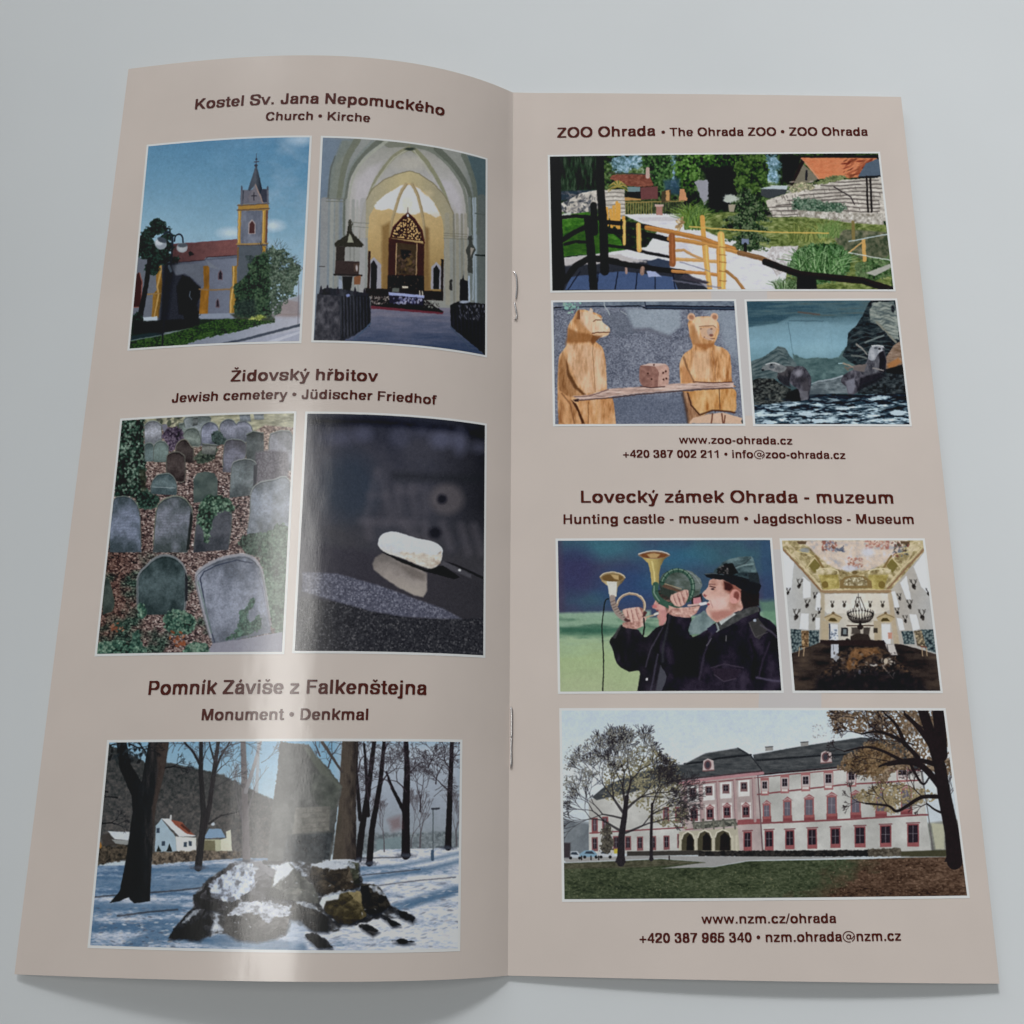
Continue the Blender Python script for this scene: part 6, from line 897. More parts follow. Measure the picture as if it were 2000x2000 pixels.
    c.E(965, 980, 110, 26, (50, 44, 42), soft=20, a=.7); c.Ln([(965, 990), (965, 1040)], 26, (40, 34, 32), soft=5)

def p_castle(c):
    X, Y = c.X, c.Y; N = c.N
    c.im[:] = ramp((Y - 40) / 500 + (X - 1000) / 9000, [(0, (182, 198, 214)), (.5, (196, 206, 216)), (1, (182, 192, 200))])
    c.P([(30, 540), (180, 560), (180, 720), (30, 720)], ramp(N(40, 900), [(.2, (96, 104, 112)), (.8, (120, 128, 134))]), soft=20)
    c.P([(1720, 560), (1900, 540), (1900, 720), (1740, 700)], ramp(N(20, 901), [(.2, (96, 98, 88)), (.8, (150, 150, 140))]), soft=12); c.P([(1740, 560), (1800, 565), (1800, 680), (1760, 680)], (170, 168, 140), soft=6)
    wallc = ramp(N(120, 902, 90, 3), [(.2, (164, 162, 156)), (.8, (192, 190, 184))])
    RED = (118, 74, 74); PK = (176, 130, 132); DK = (44, 36, 44)
    # main wing walls
    c.P([(165, 450), (600, 370), (600, 700), (165, 700)], wallc, soft=3); c.P([(935, 350), (1320, 300), (1690, 310), (1740, 690), (965, 700)], wallc, soft=3)
    c.P([(585, 375), (935, 325), (965, 700), (600, 700)], ramp(N(60, 903), [(.2, (158, 138, 136)), (.8, (180, 160, 156))]), soft=3)
    # roofs
    rt = lambda s_: ramp(N(40, s_, 10, 3), [(.2, (52, 56, 60)), (.8, (84, 86, 88))])
    c.P([(180, 440), (240, 390), (330, 350), (480, 300), (600, 290), (590, 370), (400, 410), (200, 455)], rt(904), soft=4)
    c.P([(920, 245), (1150, 205), (1420, 165), (1580, 180), (1690, 240), (1690, 310), (1320, 300), (940, 335)], rt(905), soft=4); c.Ln([(930, 272), (1220, 250), (1560, 235), (1680, 270)], 9, (40, 42, 46)); c.Ln([(940, 338), (1320, 303), (1690, 312)], 8, (52, 40, 44))
    c.P([(570, 355), (575, 310), (605, 288), (700, 240), (850, 215), (905, 245), (930, 270), (965, 315), (940, 325), (760, 340), (600, 360)], rt(906), soft=4); c.Ln([(605, 288), (690, 278), (760, 262), (850, 252), (910, 246)], 9, (38, 40, 44)); c.Ln([(850, 215), (910, 250), (960, 315)], 6, (46, 48, 52)); c.Ln([(850, 215), (700, 240), (605, 290)], 4, (96, 98, 100), a=.7)
    c.Ln([(580, 375), (760, 352), (965, 330)], 14, (176, 116, 122)); c.Ln([(580, 362), (760, 342), (960, 320)], 6, (70, 50, 54))
    for x, y in ((995, 218), (1158, 196)): c.P([(x - 18, y - 8), (x + 16, y - 10), (x + 18, y + 8), (x - 18, y + 10)], (140, 136, 132), soft=3); c.Ln([(x - 18, y - 8), (x + 16, y - 10)], 4, (60, 60, 62))
    for x, y in ((712, 292), (1254, 256)): c.P([(x - 24, y + 28), (x - 20, y - 20), (x, y - 30), (x + 26, y - 20), (x + 30, y + 26)], (188, 166, 164), soft=3); c.E(x, y, 17, 22, (110, 70, 74)); c.E(x, y, 10, 15, (60, 56, 66)); c.Ln([(x - 22, y + 28), (x + 28, y + 24)], 5, RED)
    # cornices on the wing
    for pts, w in (([(938, 350), (1320, 314), (1690, 318)], 5), ([(942, 428), (1320, 385), (1420, 378), (1690, 362)], 7), ([(850, 560), (965, 560), (1320, 545), (1700, 522), (1725, 522)], 8), ([(170, 606), (400, 592), (600, 580)], 6), ([(585, 385), (930, 352)], 5), ([(610, 590), (850, 566)], 4)): c.Ln(pts, w, (132, 66, 70))
    c.P([(850, 545), (960, 540), (960, 562), (850, 568)], (150, 70, 74), soft=3); c.Ln([(943, 345), (965, 700)], 6, (110, 80, 84)); c.P([(1690, 320), (1725, 520), (1745, 690), (1752, 690), (1700, 320)], (96, 92, 92), soft=3)
    def win(x, y, w, h, fr=RED, g=DK, ped=0):
        c.P([(x - w - 5, y - h - 4), (x + w + 5, y - h - 5), (x + w + 6, y + h + 8), (x - w - 4, y + h + 9)], fr, soft=2); c.P([(x - w + 1, y - h + 2), (x + w - 1, y - h + 1), (x + w, y + h - 4), (x - w + 1, y + h - 3)], g, soft=2)
        c.Ln([(x, y - h + 3), (x, y + h - 6)], 2.5, (150, 140, 146), a=.7); c.Ln([(x - w + 2, y - h * .1), (x + w - 2, y - h * .1)], 2.5, (150, 140, 146), a=.6)
        if ped: c.P([(x - w - 10, y - h - 4), (x - w * .6, y - h - 16), (x, y - h - 24), (x + w * .6, y - h - 18), (x + w + 10, y - h - 6)], (150, 84, 86), soft=2); c.Ln([(x - w, y - h - 7), (x, y - h - 14), (x + w, y - h - 8)], 3, (190, 160, 158))
    for x, y in ((643, 418), (717, 409), (795, 400), (878, 391)):
        c.P([(x - 26, y - 26), (x + 26, y - 30), (x + 27, y + 44), (x - 25, y + 48)], (206, 200, 196), soft=3); win(x, y, 11, 15, (120, 84, 86))
    for x in (608, 680, 757, 836, 922): c.Ln([(x, 388 - (x - 608) * .1), (x + 8, 550)], 13, (170, 138, 136)); c.Ln([(x - 6, 388 - (x - 608) * .1), (x + 2, 550)], 2.5, (132, 88, 96))
    for x, y in ((649, 522), (722, 516), (800, 508), (887, 506)):
        c.P([(x - 22, y - 40), (x + 24, y - 42), (x + 26, y + 32), (x - 20, y + 32)], (200, 192, 188), soft=3); win(x, y, 12, 20, (124, 66, 70), DK, 1)
    for x, y, w, h in ((974, 386, 11, 18), (1066, 374, 12, 20), (1162, 364, 13, 20), (1267, 356, 14, 22), (1373, 342, 14, 22), (1606, 320, 18, 22)): c.P([(x - w - 8, y - h - 16), (x + w + 8, y - h - 18), (x + w + 8, y + h + 28), (x - w - 6, y + h + 30)], (162, 92, 92), soft=3); win(x, y, w, h, (176, 160, 158)); c.P([(x - w - 2, y + h + 10), (x + w + 2, y + h + 9), (x + w + 2, y + h + 20), (x - w - 2, y + h + 20)], (196, 188, 182))
    for x, y, w, h in ((983, 505, 13, 28), (1078, 495, 14, 34), (1178, 488, 17, 38), (1282, 480, 18, 40), (1392, 472, 18, 42), (1508, 464, 19, 44), (1625, 452, 20, 46)): c.P([(x - w - 6, y + h - 4), (x + w + 8, y + h - 6), (x + w + 9, y + h + 22), (x - w - 6, y + h + 24)], (132, 58, 62), soft=2); win(x, y, w, h, (156, 78, 78), (96, 90, 104), 1)
    for x, y, w, h in ((895, 640, 14, 36), (994, 636, 15, 38), (1089, 632, 16, 36), (1192, 628, 17, 38), (1299, 624, 18, 38), (1412, 620, 20, 40), (1530, 616, 21, 42), (1656, 612, 22, 44)): win(x, y, w, h, (138, 60, 64)); c.Ln([(x - w - 8, y - h - 8), (x + w + 8, y - h - 10)], 5, (120, 66, 70)); c.P([(x - w - 4, y + h - 6), (x + w + 5, y + h - 8), (x + w + 6, y + h + 12), (x - w - 4, y + h + 12)], (150, 74, 76))
    for x, y in ((192, 655), (290, 650), (345, 650), (400, 652), (460, 650), (522, 648), (585, 640)): win(x, y, 9, 26, (132, 76, 78))
    for x, y in ((192, 570), (240, 565), (520, 520), (575, 520)): win(x, y, 9, 30, (140, 70, 72), (80, 60, 70))
    # portico
    c.P([(580, 600), (850, 580), (860, 690), (580, 700)], (172, 164, 140), soft=3)
    for x0, x1, yt in ((592, 650, 598), (666, 730, 592), (746, 818, 590)):
        ar = [(x0, 686), (x0, yt + 34), (x0 + 8, yt + 12), ((x0 + x1) / 2, yt), (x1 - 8, yt + 12), (x1, yt + 34), (x1, 686)]
        c.P(ar, (74, 68, 50), soft=3); c.P([(x0 + 22, 686), (x0 + 24, yt + 30), ((x0 + x1) / 2 + 8, yt + 12), (x1 - 4, yt + 34), (x1 - 4, 686)], (36, 30, 30), soft=5); c.Ln(ar[1:-1], 7, (196, 188, 166))
    c.P([(640, 560), (840, 542), (850, 572), (650, 588)], ramp(c.cells(9, 907)[0], [(0, (60, 62, 56)), (1, (140, 138, 122))]), soft=3); c.Ln([(640, 560), (840, 543)], 6, (90, 90, 80)); 
    for x in (648, 690, 738, 784, 836): c.Ln([(x, 550), (x + 2, 585)], 9, (104, 102, 90)); c.E(x, 545, 6, 6, (84, 82, 74))
    for x in (584, 656, 738, 826, 844): c.Ln([(x, 620), (x, 690)], 9, (186, 178, 154))
    # hedge, drive, cars, lawn
    c.P([(340, 690), (680, 685), (680, 706), (340, 712)], (60, 56, 52), soft=4); c.P([(668, 688), (1440, 684), (1600, 680), (1600, 712), (960, 716), (670, 712)], ramp(N(10, 908), [(.2, (26, 26, 28)), (.8, (56, 52, 48))]), soft=3, rag=4, rs=12); c.P([(1450, 680), (1600, 672), (1610, 712), (1450, 714)], ramp(N(10, 909), [(.2, (60, 52, 44)), (.8, (110, 100, 84))]), soft=4, rag=6, rs=12); c.P([(1600, 690), (1900, 680), (1900, 715), (1600, 715)], (66, 64, 44), soft=6)
    c.P([(40, 722), (400, 710), (700, 712), (1440, 716), (1640, 712), (900, 732), (740, 760), (500, 770), (400, 760), (700, 740), (500, 722), (60, 740)], (146, 144, 142), soft=4)
    gl = ramp(N(12, 910, 6, 3) * .7 + N(130, 911, 40) * .4, [(.25, (40, 48, 34)), (.5, (60, 70, 46)), (.8, (86, 94, 66))])
    br = ramp(N(12, 912, 6, 3) * .7 + N(130, 913, 40) * .4, [(.25, (46, 32, 26)), (.5, (80, 56, 42)), (.8, (116, 86, 66))])
    t = np.clip((X - 1250 + (Y - 800) * 1.6) / 220 + (N(60, 914, 30) - .5) * 1.2 + .1, 0, 1)[..., None]
    c.P([(40, 745), (300, 735), (500, 725), (700, 740), (500, 768), (740, 762), (900, 735), (1450, 725), (1640, 718), (1900, 715), (1920, 930), (40, 930)], gl * (1 - t) + br * t, soft=4)
    c.P([(40, 745), (500, 728), (700, 742), (400, 764), (50, 770)], ramp(N(16, 915, 6), [(.2, (60, 60, 44)), (.8, (96, 92, 70))]), soft=8)
    c.dabs(240, 60, 780, 1200, 900, 2, 4, [(130, 134, 96), (110, 120, 70), (150, 140, 96)], 916, a=.6); c.dabs(200, 1250, 730, 1890, 900, 2, 5, [(140, 104, 80), (60, 40, 34), (160, 124, 96)], 917, a=.6)
    for x, y, w, col in ((100, 706, 38, (170, 180, 190)), (170, 702, 48, (110, 150, 176)), (240, 702, 38, (176, 180, 186))):
        c.P([(x - w, y + 12), (x - w, y), (x - w * .5, y - 16), (x + w * .3, y - 18), (x + w * .7, y), (x + w, y + 4), (x + w, y + 14)], col, soft=3); c.P([(x - w * .5, y - 2), (x - w * .35, y - 12), (x + w * .2, y - 13), (x + w * .45, y)], (50, 60, 74), soft=2); c.E(x - w * .5, y + 14, 7, 7, (24, 24, 28)); c.E(x + w * .6, y + 14, 7, 7, (24, 24, 28))
    c.P([(280, 680), (300, 676), (305, 700), (282, 700)], (190, 170, 40), soft=3); c.P([(50, 650), (80, 650), (80, 720), (50, 720)], (60, 52, 56), soft=8)
    for x in (535, 132, 175, 210): c.Ln([(x, 712), (x, 728)], 6, (50, 44, 44))
    # left tree
    T = (44, 40, 44)
    c.leafy([(225, 590), (250, 560), (272, 600), (270, 690), (228, 695)], 9, [(50, 46, 46), (90, 84, 72)], 920, rag=12, gap=.3)
    c.leafy([(240, 330), (300, 280), (420, 200), (480, 230), (560, 260), (590, 360), (600, 480), (620, 580), (540, 580), (460, 540), (400, 500), (330, 470), (240, 430)], 8, [(70, 66, 54), (100, 94, 70), (124, 116, 84), (138, 130, 98)], 921, rag=40, rs=40, gap=.8)
    c.Ln([(312, 742), (315, 620), (330, 520), (340, 440)], (36, 18), T); c.P([(285, 742), (300, 700), (328, 700), (335, 742)], T, soft=3); c.Ln([(452, 728), (452, 600), (456, 470)], (16, 10), T); c.P([(440, 728), (452, 700), (464, 728)], T)
    for x, y, L, a_, w, s_, dp in ((330, 520, 90, 2.2, 14, 1, 8), (335, 480, 90, 1.75, 14, 2, 8), (340, 440, 80, 1.3, 13, 3, 8), (335, 500, 90, .8, 12, 4, 8), (318, 600, 100, 2.6, 12, 5, 7), (318, 610, 100, .35, 12, 6, 7), (325, 540, 100, 2.9, 9, 7, 7), (456, 480, 60, 1.2, 8, 8, 7), (455, 520, 60, .5, 7, 9, 6)):
        c.tree(x, y, L, a_, w, T, 930 + s_, depth=dp, spread=.42, up=.06, a=.85, minw=1.6)
    c.leafy([(60, 260), (150, 190), (300, 130), (340, 120), (460, 180), (440, 260), (250, 320), (120, 420), (50, 470)], 6, [(104, 104, 104), (124, 122, 114)], 941, rag=30, rs=50, gap=.95)
    # right oak
    c.leafy([(1270, 60), (1400, 45), (1800, 45), (1840, 200), (1830, 330), (1700, 300), (1600, 320), (1520, 380), (1420, 340), (1320, 300), (1380, 220), (1500, 170), (1420, 150), (1300, 130)], 9, [(46, 34, 28), (80, 60, 44), (112, 86, 62), (140, 116, 90)], 950, rag=34, rs=50, gap=.58)
    c.leafy([(1340, 280), (1400, 240), (1480, 190), (1560, 230), (1500, 340), (1430, 350), (1370, 310)], 9, [(76, 54, 38), (108, 80, 52), (132, 104, 70)], 951, rag=24, rs=36, gap=.3)
    c.leafy([(1380, 440), (1480, 390), (1600, 380), (1740, 420), (1800, 440), (1640, 480), (1560, 510), (1440, 470)], 8, [(110, 92, 60), (150, 130, 90)], 952, rag=20, rs=30, gap=.62)
    O = (40, 32, 34)
    c.Ln([(1848, 738), (1835, 600), (1800, 430), (1780, 300), (1740, 160), (1700, 40)], (72, 44), O, soft=3); c.P([(1800, 738), (1820, 690), (1870, 690), (1885, 740)], O, soft=3); c.Ln([(1790, 250), (1780, 120), (1775, 40)], (50, 60), O)
    for pts, w in (([(1790, 400), (1700, 300), (1620, 280), (1540, 290)], (34, 16)), ([(1790, 300), (1680, 270), (1560, 280), (1500, 300)], (26, 8)), ([(1740, 200), (1680, 120), (1620, 60)], (30, 14)), ([(1680, 260), (1600, 180), (1500, 140), (1420, 150)], (22, 8)), ([(1800, 440), (1700, 440), (1630, 480), (1580, 505), (1540, 480), (1440, 470)], (20, 8)), ([(1620, 200), (1580, 110), (1530, 60)], (20, 8)), ([(1810, 520), (1760, 500), (1720, 470)], (12, 6)), ([(1640, 280), (1700, 380), (1740, 330)], (14, 6)), ([(1600, 270), (1520, 230), (1440, 210), (1340, 230)], (16, 6))): c.Ln(pts, w, O, sm=1)
    for x, y, L, a_, w, s_, dp in ((1500, 140, 50, 2.6, 7, 1, 6), (1530, 60, 40, 2.3, 6, 2, 5), (1420, 150, 40, 2.9, 5, 3, 5), (1560, 280, 50, 2.9, 6, 4, 6), (1620, 60, 40, 1.9, 6, 5, 5), (1440, 470, 40, 2.9, 5, 6, 5), (1540, 480, 40, 2.2, 5, 7, 5), (1700, 440, 50, 2.4, 6, 8, 5), (1600, 180, 50, 2.2, 6, 9, 6), (1340, 230, 30, 2.8, 4, 10, 5), (1800, 470, 40, 1.0, 6, 11, 5), (1720, 470, 30, 3.6, 5, 12, 4), (1400, 80, 40, 2.9, 5, 13, 5), (1700, 120, 60, 2.6, 8, 14, 6), (1660, 200, 60, 2.8, 8, 15, 6)):
        c.tree(x, y, L, a_, w, O, 960 + s_, depth=dp, spread=.5, a=.9, minw=1.6)
    c.dabs(60, 1190, 100, 1330, 170, 2, 5, [(130, 120, 110), (150, 130, 110)], 980, a=.5)

# photo corners on the page (s, v) and how drawing coordinates lie on each print
MAPS = {'church': ('L', [(0.91777, 0.89867), (0.50912, 0.89501), (0.50144, 0.64163), (0.90569, 0.64172)], [[215.1, -149.0, -9.0, 1275.7, 65.0, 4.3, 83.3, 2.7, -0.7, -7.0, -2.4, 0.2], [155.1, 1596.1, 98.5, -132.2, 31.0, -0.2, 28.4, -3.8, -2.4, 28.7, -13.1, 1.0]], 331, 396), 'nave': ('L', [(0.47753, 0.89464), (0.07756, 0.89259), (0.07118, 0.64219), (0.46884, 0.64255)], [[135.1, -75.4, -4.5, 1419.8, 69.4, 3.3, 76.6, 4.5, 2.9, -101.2, -3.0, -2.0], [40.3, 1639.6, 98.2, 19.9, -9.9, -1.1, 136.1, -44.6, -1.1, 31.9, -2.4, -2.0]], 336, 396), 'cem': ('L', [(0.90353, 0.55715), (0.50196, 0.5583), (0.49343, 0.30494), (0.89972, 0.30439)], [[231.8, -182.2, -11.8, 1253.8, 90.9, 6.1, 78.1, 6.1, -0.3, -8.8, -2.1, 0.2], [85.4, 1686.4, 109.7, -84.4, 51.8, 4.4, 17.2, -8.0, -2.0, 11.9, -8.7, 0.6]], 361, 458), 'stone': ('L', [(0.47197, 0.55801), (0.0692, 0.55881), (0.06528, 0.30668), (0.46677, 0.3059)], [[160.4, -92.0, -6.0, 1382.7, 74.6, 4.8, 82.6, 10.7, 1.0, -100.3, -5.5, -0.5], [32.2, 1713.6, 111.6, -1.3, -0.2, 1.6, 67.4, -43.3, 0.1, 23.8, -8.5, -4.4]], 367, 463), 'monu': ('L', [(0.84927, 0.2161), (0.11403, 0.21872), (0.11032, 0.027), (0.84314, 0.02862)], [[139.2, -91.4, -4.7, 1631.0, 76.0, 3.8, 281.4, -0.9, -0.5, -147.9, 4.8, 0.8], [52.1, 969.8, 50.1, -15.2, 63.6, 2.1, -0.7, 3.3, 7.5, 13.8, -51.2, -7.0]], 717, 397), 'zoo': ('R', [(0.09306, 0.90981), (0.92521, 0.91988), (0.92797, 0.73782), (0.09755, 0.73094)], [[38.1, 13.3, 0.6, 1781.2, 66.1, 2.8, -5.2, 5.2, 0.4, -6.0, -5.8, -0.5], [72.1, 693.7, 29.0, -30.7, 6.5, 1.6, 15.6, -0.5, -0.6, -2.0, 3.9, -0.7]], 666, 261), 'bears': ('R', [(0.09924, 0.7161), (0.53629, 0.71949), (0.54031, 0.56843), (0.10241, 0.56629)], [[98.1, 19.1, 0.7, 1710.0, 62.4, 2.3, -0.1, 1.5, 0.1, -3.0, -1.0, -0.1], [100.0, 1109.6, 40.3, -19.4, 6.6, 1.2, 6.8, -0.6, -0.3, 0.4, 0.5, -0.2]], 366, 238), 'seals': ('R', [(0.56655, 0.71943), (0.92972, 0.72385), (0.93302, 0.57083), (0.56866, 0.56811)], [[97.1, 87.5, 3.2, 1568.4, 59.7, 2.2, -8.2, -1.3, -0.1, -2.3, -1.3, -0.1], [99.9, 1242.1, 45.8, -16.1, 10.9, 0.4, 6.3, 0.8, -0.6, 0.2, 0.4, -0.1]], 301, 240), 'horn': ('R', [(0.10662, 0.43256), (0.58548, 0.43493), (0.58882, 0.27391), (0.10968, 0.27154)], [[39.9, 19.3, 0.8, 1743.2, 70.2, 3.0, 3.0, 1.6, 0.1, -6.1, -1.7, -0.1], [68.1, 1186.7, 50.1, -11.7, -0.0, 0.8, 4.8, -2.0, -0.5, 1.0, -0.1, -0.3]], 431, 294), 'hall': ('R', [(0.6125, 0.43451), (0.93554, 0.43678), (0.93978, 0.27532), (0.6181, 0.27397)], [[97.2, 136.9, 5.7, 1577.4, 54.6, 2.2, -10.9, -2.5, -0.2, -3.8, -1.1, -0.1], [89.9, 1598.1, 67.2, -5.2, 4.5, -0.3, 4.8, -1.3, -1.0, 0.4, -0.1, -0.0]], 284, 294), 'castle': ('R', [(0.11235, 0.25216), (0.94223, 0.25501), (0.95085, 0.07441), (0.11518, 0.06965)], [[40.1, 12.4, 0.6, 1772.3, 95.2, 4.8, 14.7, 5.3, 0.5, -30.0, -9.6, -1.1], [42.0, 826.0, 41.8, -4.6, -6.0, 0.6, 3.3, -6.3, -1.9, 1.4, -2.1, -1.2]], 786, 368)}
LINES = [('L', 'Kostel Sv. Jana Nepomuckého', (0.80444, 0.94165), (0.18676, 0.93804), 0.01435), ('L', 'Church • Kirche', (0.62039, 0.91885), (0.3669, 0.91698), 0.01126), ('L', 'Židovský hřbitov', (0.65287, 0.59583), (0.31965, 0.59635), 0.01324), ('L', 'Jewish cemetery • Jüdischer Friedhof', (0.78766, 0.57448), (0.18503, 0.57501), 0.01088), ('L', 'Pomník Záviše z Falkenštejna', (0.77388, 0.26247), (0.18837, 0.26414), 0.01408), ('L', 'Monument • Denkmal', (0.65306, 0.23736), (0.30775, 0.23844), 0.01126), ('R', 'ZOO Ohrada', (0.11173, 0.93597), (0.36115, 0.94015), 0.01446), ('R', '• The Ohrada ZOO • ZOO Ohrada', (0.3767, 0.93944), (0.90348, 0.94448), 0.01195), ('R', 'www.zoo-ohrada.cz', (0.38881, 0.54441), (0.65282, 0.5445), 0.00917), ('R', '+420 387 002 211 • info@zoo-ohrada.cz', (0.25832, 0.52739), (0.77417, 0.52848), 0.00928), ('R', 'Lovecký zámek Ohrada - muzeum', (0.15989, 0.47517), (0.87656, 0.47784), 0.01402), ('R', 'Hunting castle - museum • Jagdschloss - Museum', (0.11962, 0.45123), (0.91916, 0.45516), 0.01091), ('R', 'www.nzm.cz/ohrada', (0.39401, 0.04798), (0.67073, 0.0491), 0.00884), ('R', '+420 387 965 340 • nzm.ohrada@nzm.cz', (0.26667, 0.03021), (0.80265, 0.03297), 0.00913)]
PALEQ = [[(0.4827, 0.7377), (0.6186, 0.7386), (0.6036, 0.5785), (0.4739, 0.5777)], [(0.5797, 0.4245), (0.7006, 0.4252), (0.6732, 0.2563), (0.5364, 0.2558)]]
# ------------------------------------------------------------------ page surface (metres; gutter along y at x=0)
PH, PW = 0.210, 0.100534
COEF = {'L': ((0.566062, -1.805782, 1.367640, -0.368758), (0.502330, -2.093406, 2.461601, -1.095122)),
        'R': ((0.030737, -0.033443, 0.012748), (0.051312, -0.047335, -0.062943))}
ZG = (0.000340, -0.000098); TABLE = -0.00055
TRIM = {'L': (0.011388, 0.000895), 'R': (0.000931, -0.006285)}   # the trimmed edges are not quite square: rise towards the outer corner, top and bottom
def prof(c):
    s = np.linspace(0, 1, 201); th = sum(k * s ** i for i, k in enumerate(c)); m = (th[1:] + th[:-1]) / 2; ds = PW / 200
    return s, np.concatenate([[0], np.cumsum(np.cos(m) * ds)]), np.concatenate([[0], np.cumsum(np.sin(m) * ds)])
PR = {k: (prof(a), prof(b)) for k, (a, b) in COEF.items()}
def surf(side, s, v, off=0.0):
    """point of the paper: s 0 gutter .. 1 outer edge, v 0 foot .. 1 head, off metres above the sheet"""
    (S0, xt, zt), (_, xb, zb) = PR[side]
    def f(s, v):
        x = np.interp(s, S0, xt) * v + np.interp(s, S0, xb) * (1 - v); z = (np.interp(s, S0, zt) + ZG[1]) * v + (np.interp(s, S0, zb) + ZG[0]) * (1 - v)
        return x, z
    s = np.asarray(s, float); v = np.asarray(v, float); x, z = f(s, v); sg = -1 if side == 'L' else 1
    if np.any(off):
        e = 0.004; s1 = np.clip(s + e, 0, 1); s0 = np.clip(s - e, 0, 1)
        xa, za = f(s0, v); xb_, zb_ = f(s1, v); tx, tz = xb_ - xa, zb_ - za; L = np.hypot(tx, tz)
        x = x - tz / L * off; z = z + tx / L * off
    return np.stack([sg * x, PH * v + 0 * x, z], -1)
# ------------------------------------------------------------------ helpers
def link(name, me, mat, parent=None, label=None):
    o = bpy.data.objects.new(name, me); S.collection.objects.link(o)
    if mat: me.materials.append(mat)
    if parent: o.parent = parent
    if label: o['label'] = label
    return o
def grid_mesh(name, P, uv=True, smooth=True):
    n, m = P.shape[:2]; me = bpy.data.meshes.new(name); idx = np.arange(n * m).reshape(n, m)
    q = np.stack([idx[:-1, :-1], idx[:-1, 1:], idx[1:, 1:], idx[1:, :-1]], -1).reshape(-1, 4)
    # faces look up: flip when needed
    a, b, c = P[0, 0], P[0, 1], P[1, 1]
    if np.cross(b - a, c - a)[2] < 0: q = q[:, ::-1]
    me.from_pydata(P.reshape(-1, 3).tolist(), [], q.tolist())
    if uv:
        u = np.stack(np.meshgrid(np.linspace(0, 1, m), np.linspace(1, 0, n)), -1).reshape(-1, 2)
        l = me.uv_layers.new(name='UVMap'); l.data.foreach_set('uv', u[q.reshape(-1)].astype(np.float32).ravel())
    if smooth: me.polygons.foreach_set('use_smooth', [True] * len(me.polygons))
    me.update(); return me
def patch(name, side, quad, off, mat, parent, label=None, grow=0.0, n=40):
    """a printed field on the page: quad = four (s, v) corners TL TR BR BL"""
    q = np.array(quad, float)
    if grow:
        A = q * [PW * (-1 if side == 'L' else 1), PH]; c = A.mean(0)
        ex = A[1] - A[0]; ex /= np.hypot(*ex); ey = A[0] - A[3]; ey /= np.hypot(*ey)
        A = A + grow * np.array([-ex + ey, ex + ey, ex - ey, -ex - ey]); q = A / [PW * (-1 if side == 'L' else 1), PH]
    U, V = np.meshgrid(np.linspace(0, 1, n), np.linspace(0, 1, n))
    sv = ((1 - U) * (1 - V))[..., None] * q[0] + (U * (1 - V))[..., None] * q[1] + (U * V)[..., None] * q[2] + ((1 - U) * V)[..., None] * q[3]
    return link(name, grid_mesh(name, surf(side, sv[..., 0], sv[..., 1], off)), mat, parent, label)
# ------------------------------------------------------------------ materials
def paper_nodes(name, rough=0.17, bump=0.034):
    """coated art paper: matt body under a thin glossy varnish with the faint grain of the press"""
    m = bpy.data.materials.new(name); m.use_nodes = True; N = m.node_tree.nodes; L = m.node_tree.links; b = N['Principled BSDF']
    b.inputs['Roughness'].default_value = rough; b.inputs['IOR'].default_value = 1.6
    tc = N.new('ShaderNodeTexCoord'); mp = N.new('ShaderNodeMapping'); mp.inputs['Scale'].default_value = (1, .35, 1)
    n1 = N.new('ShaderNodeTexNoise'); n1.inputs['Scale'].default_value = 2600; n1.inputs['Detail'].default_value = 3
    n2 = N.new('ShaderNodeTexNoise'); n2.inputs['Scale'].default_value = 130; n2.inputs['Detail'].default_value = 2
    L.new(tc.outputs['Object'], mp.inputs[0]); L.new(mp.outputs[0], n1.inputs['Vector']); L.new(mp.outputs[0], n2.inputs['Vector'])
    ad = N.new('ShaderNodeMath'); ad.operation = 'MULTIPLY_ADD'; ad.inputs[1].default_value = 16.0
    L.new(n2.outputs[0], ad.inputs[0]); L.new(n1.outputs[0], ad.inputs[2])
    bp = N.new('ShaderNodeBump'); bp.inputs['Strength'].default_value = bump; bp.inputs['Distance'].default_value = 0.0002
    L.new(ad.outputs[0], bp.inputs['Height']); L.new(bp.outputs[0], b.inputs['Normal'])
    return m, N, L, b, n2, tc
def lin(c): c = np.asarray(c, float) / 255; return np.where(c <= .04045, c / 12.92, ((c + .055) / 1.055) ** 2.4)
def flat_mat(name, rgb, rough=0.16, var=0.03):
    m, N, L, b, n2, tc = paper_nodes(name, rough); c = lin(rgb)
    r = N.new('ShaderNodeValToRGB'); r.color_ramp.elements[0].position = .3; r.color_ramp.elements[1].position = .7
    r.color_ramp.elements[0].color = (*(c * (1 - var)), 1); r.color_ramp.elements[1].color = (*(c * (1 + var)), 1)
    n = N.new('ShaderNodeTexNoise'); n.inputs['Scale'].default_value = 45; n.inputs['Detail'].default_value = 4
    L.new(tc.outputs['Object'], n.inputs['Vector']); L.new(n.outputs[0], r.inputs[0]); L.new(r.outputs[0], b.inputs['Base Color'])
    return m
SAT = {'church': .76, 'nave': .8, 'cem': .66, 'stone': .75, 'monu': .74, 'zoo': .86, 'bears': .95, 'seals': .78, 'horn': .78, 'hall': .8, 'castle': .72}
def print_mat(name, im, sat):
    g_ = im.mean(-1, keepdims=True); im = g_ + (im - g_) * sat
    h, w = im.shape[:2]; a = 1.6 * lin(np.clip(im, 0, 255)); a = np.clip(a + -0.02, 0.004, .93)
    s = np.where(a <= .0031308, a * 12.92, 1.055 * a ** (1 / 2.4) - .055)
    px = np.ones((h, w, 4), np.float32); px[..., :3] = s[::-1]
    i = bpy.data.images.new(name, w, h); i.pixels.foreach_set(px.ravel()); i.update(); i.pack()
    m, N, L, b, n2, tc = paper_nodes(name); t = N.new('ShaderNodeTexImage'); t.image = i; t.extension = 'EXTEND'; t.interpolation = 'Cubic'
    L.new(t.outputs[0], b.inputs['Base Color']); return m
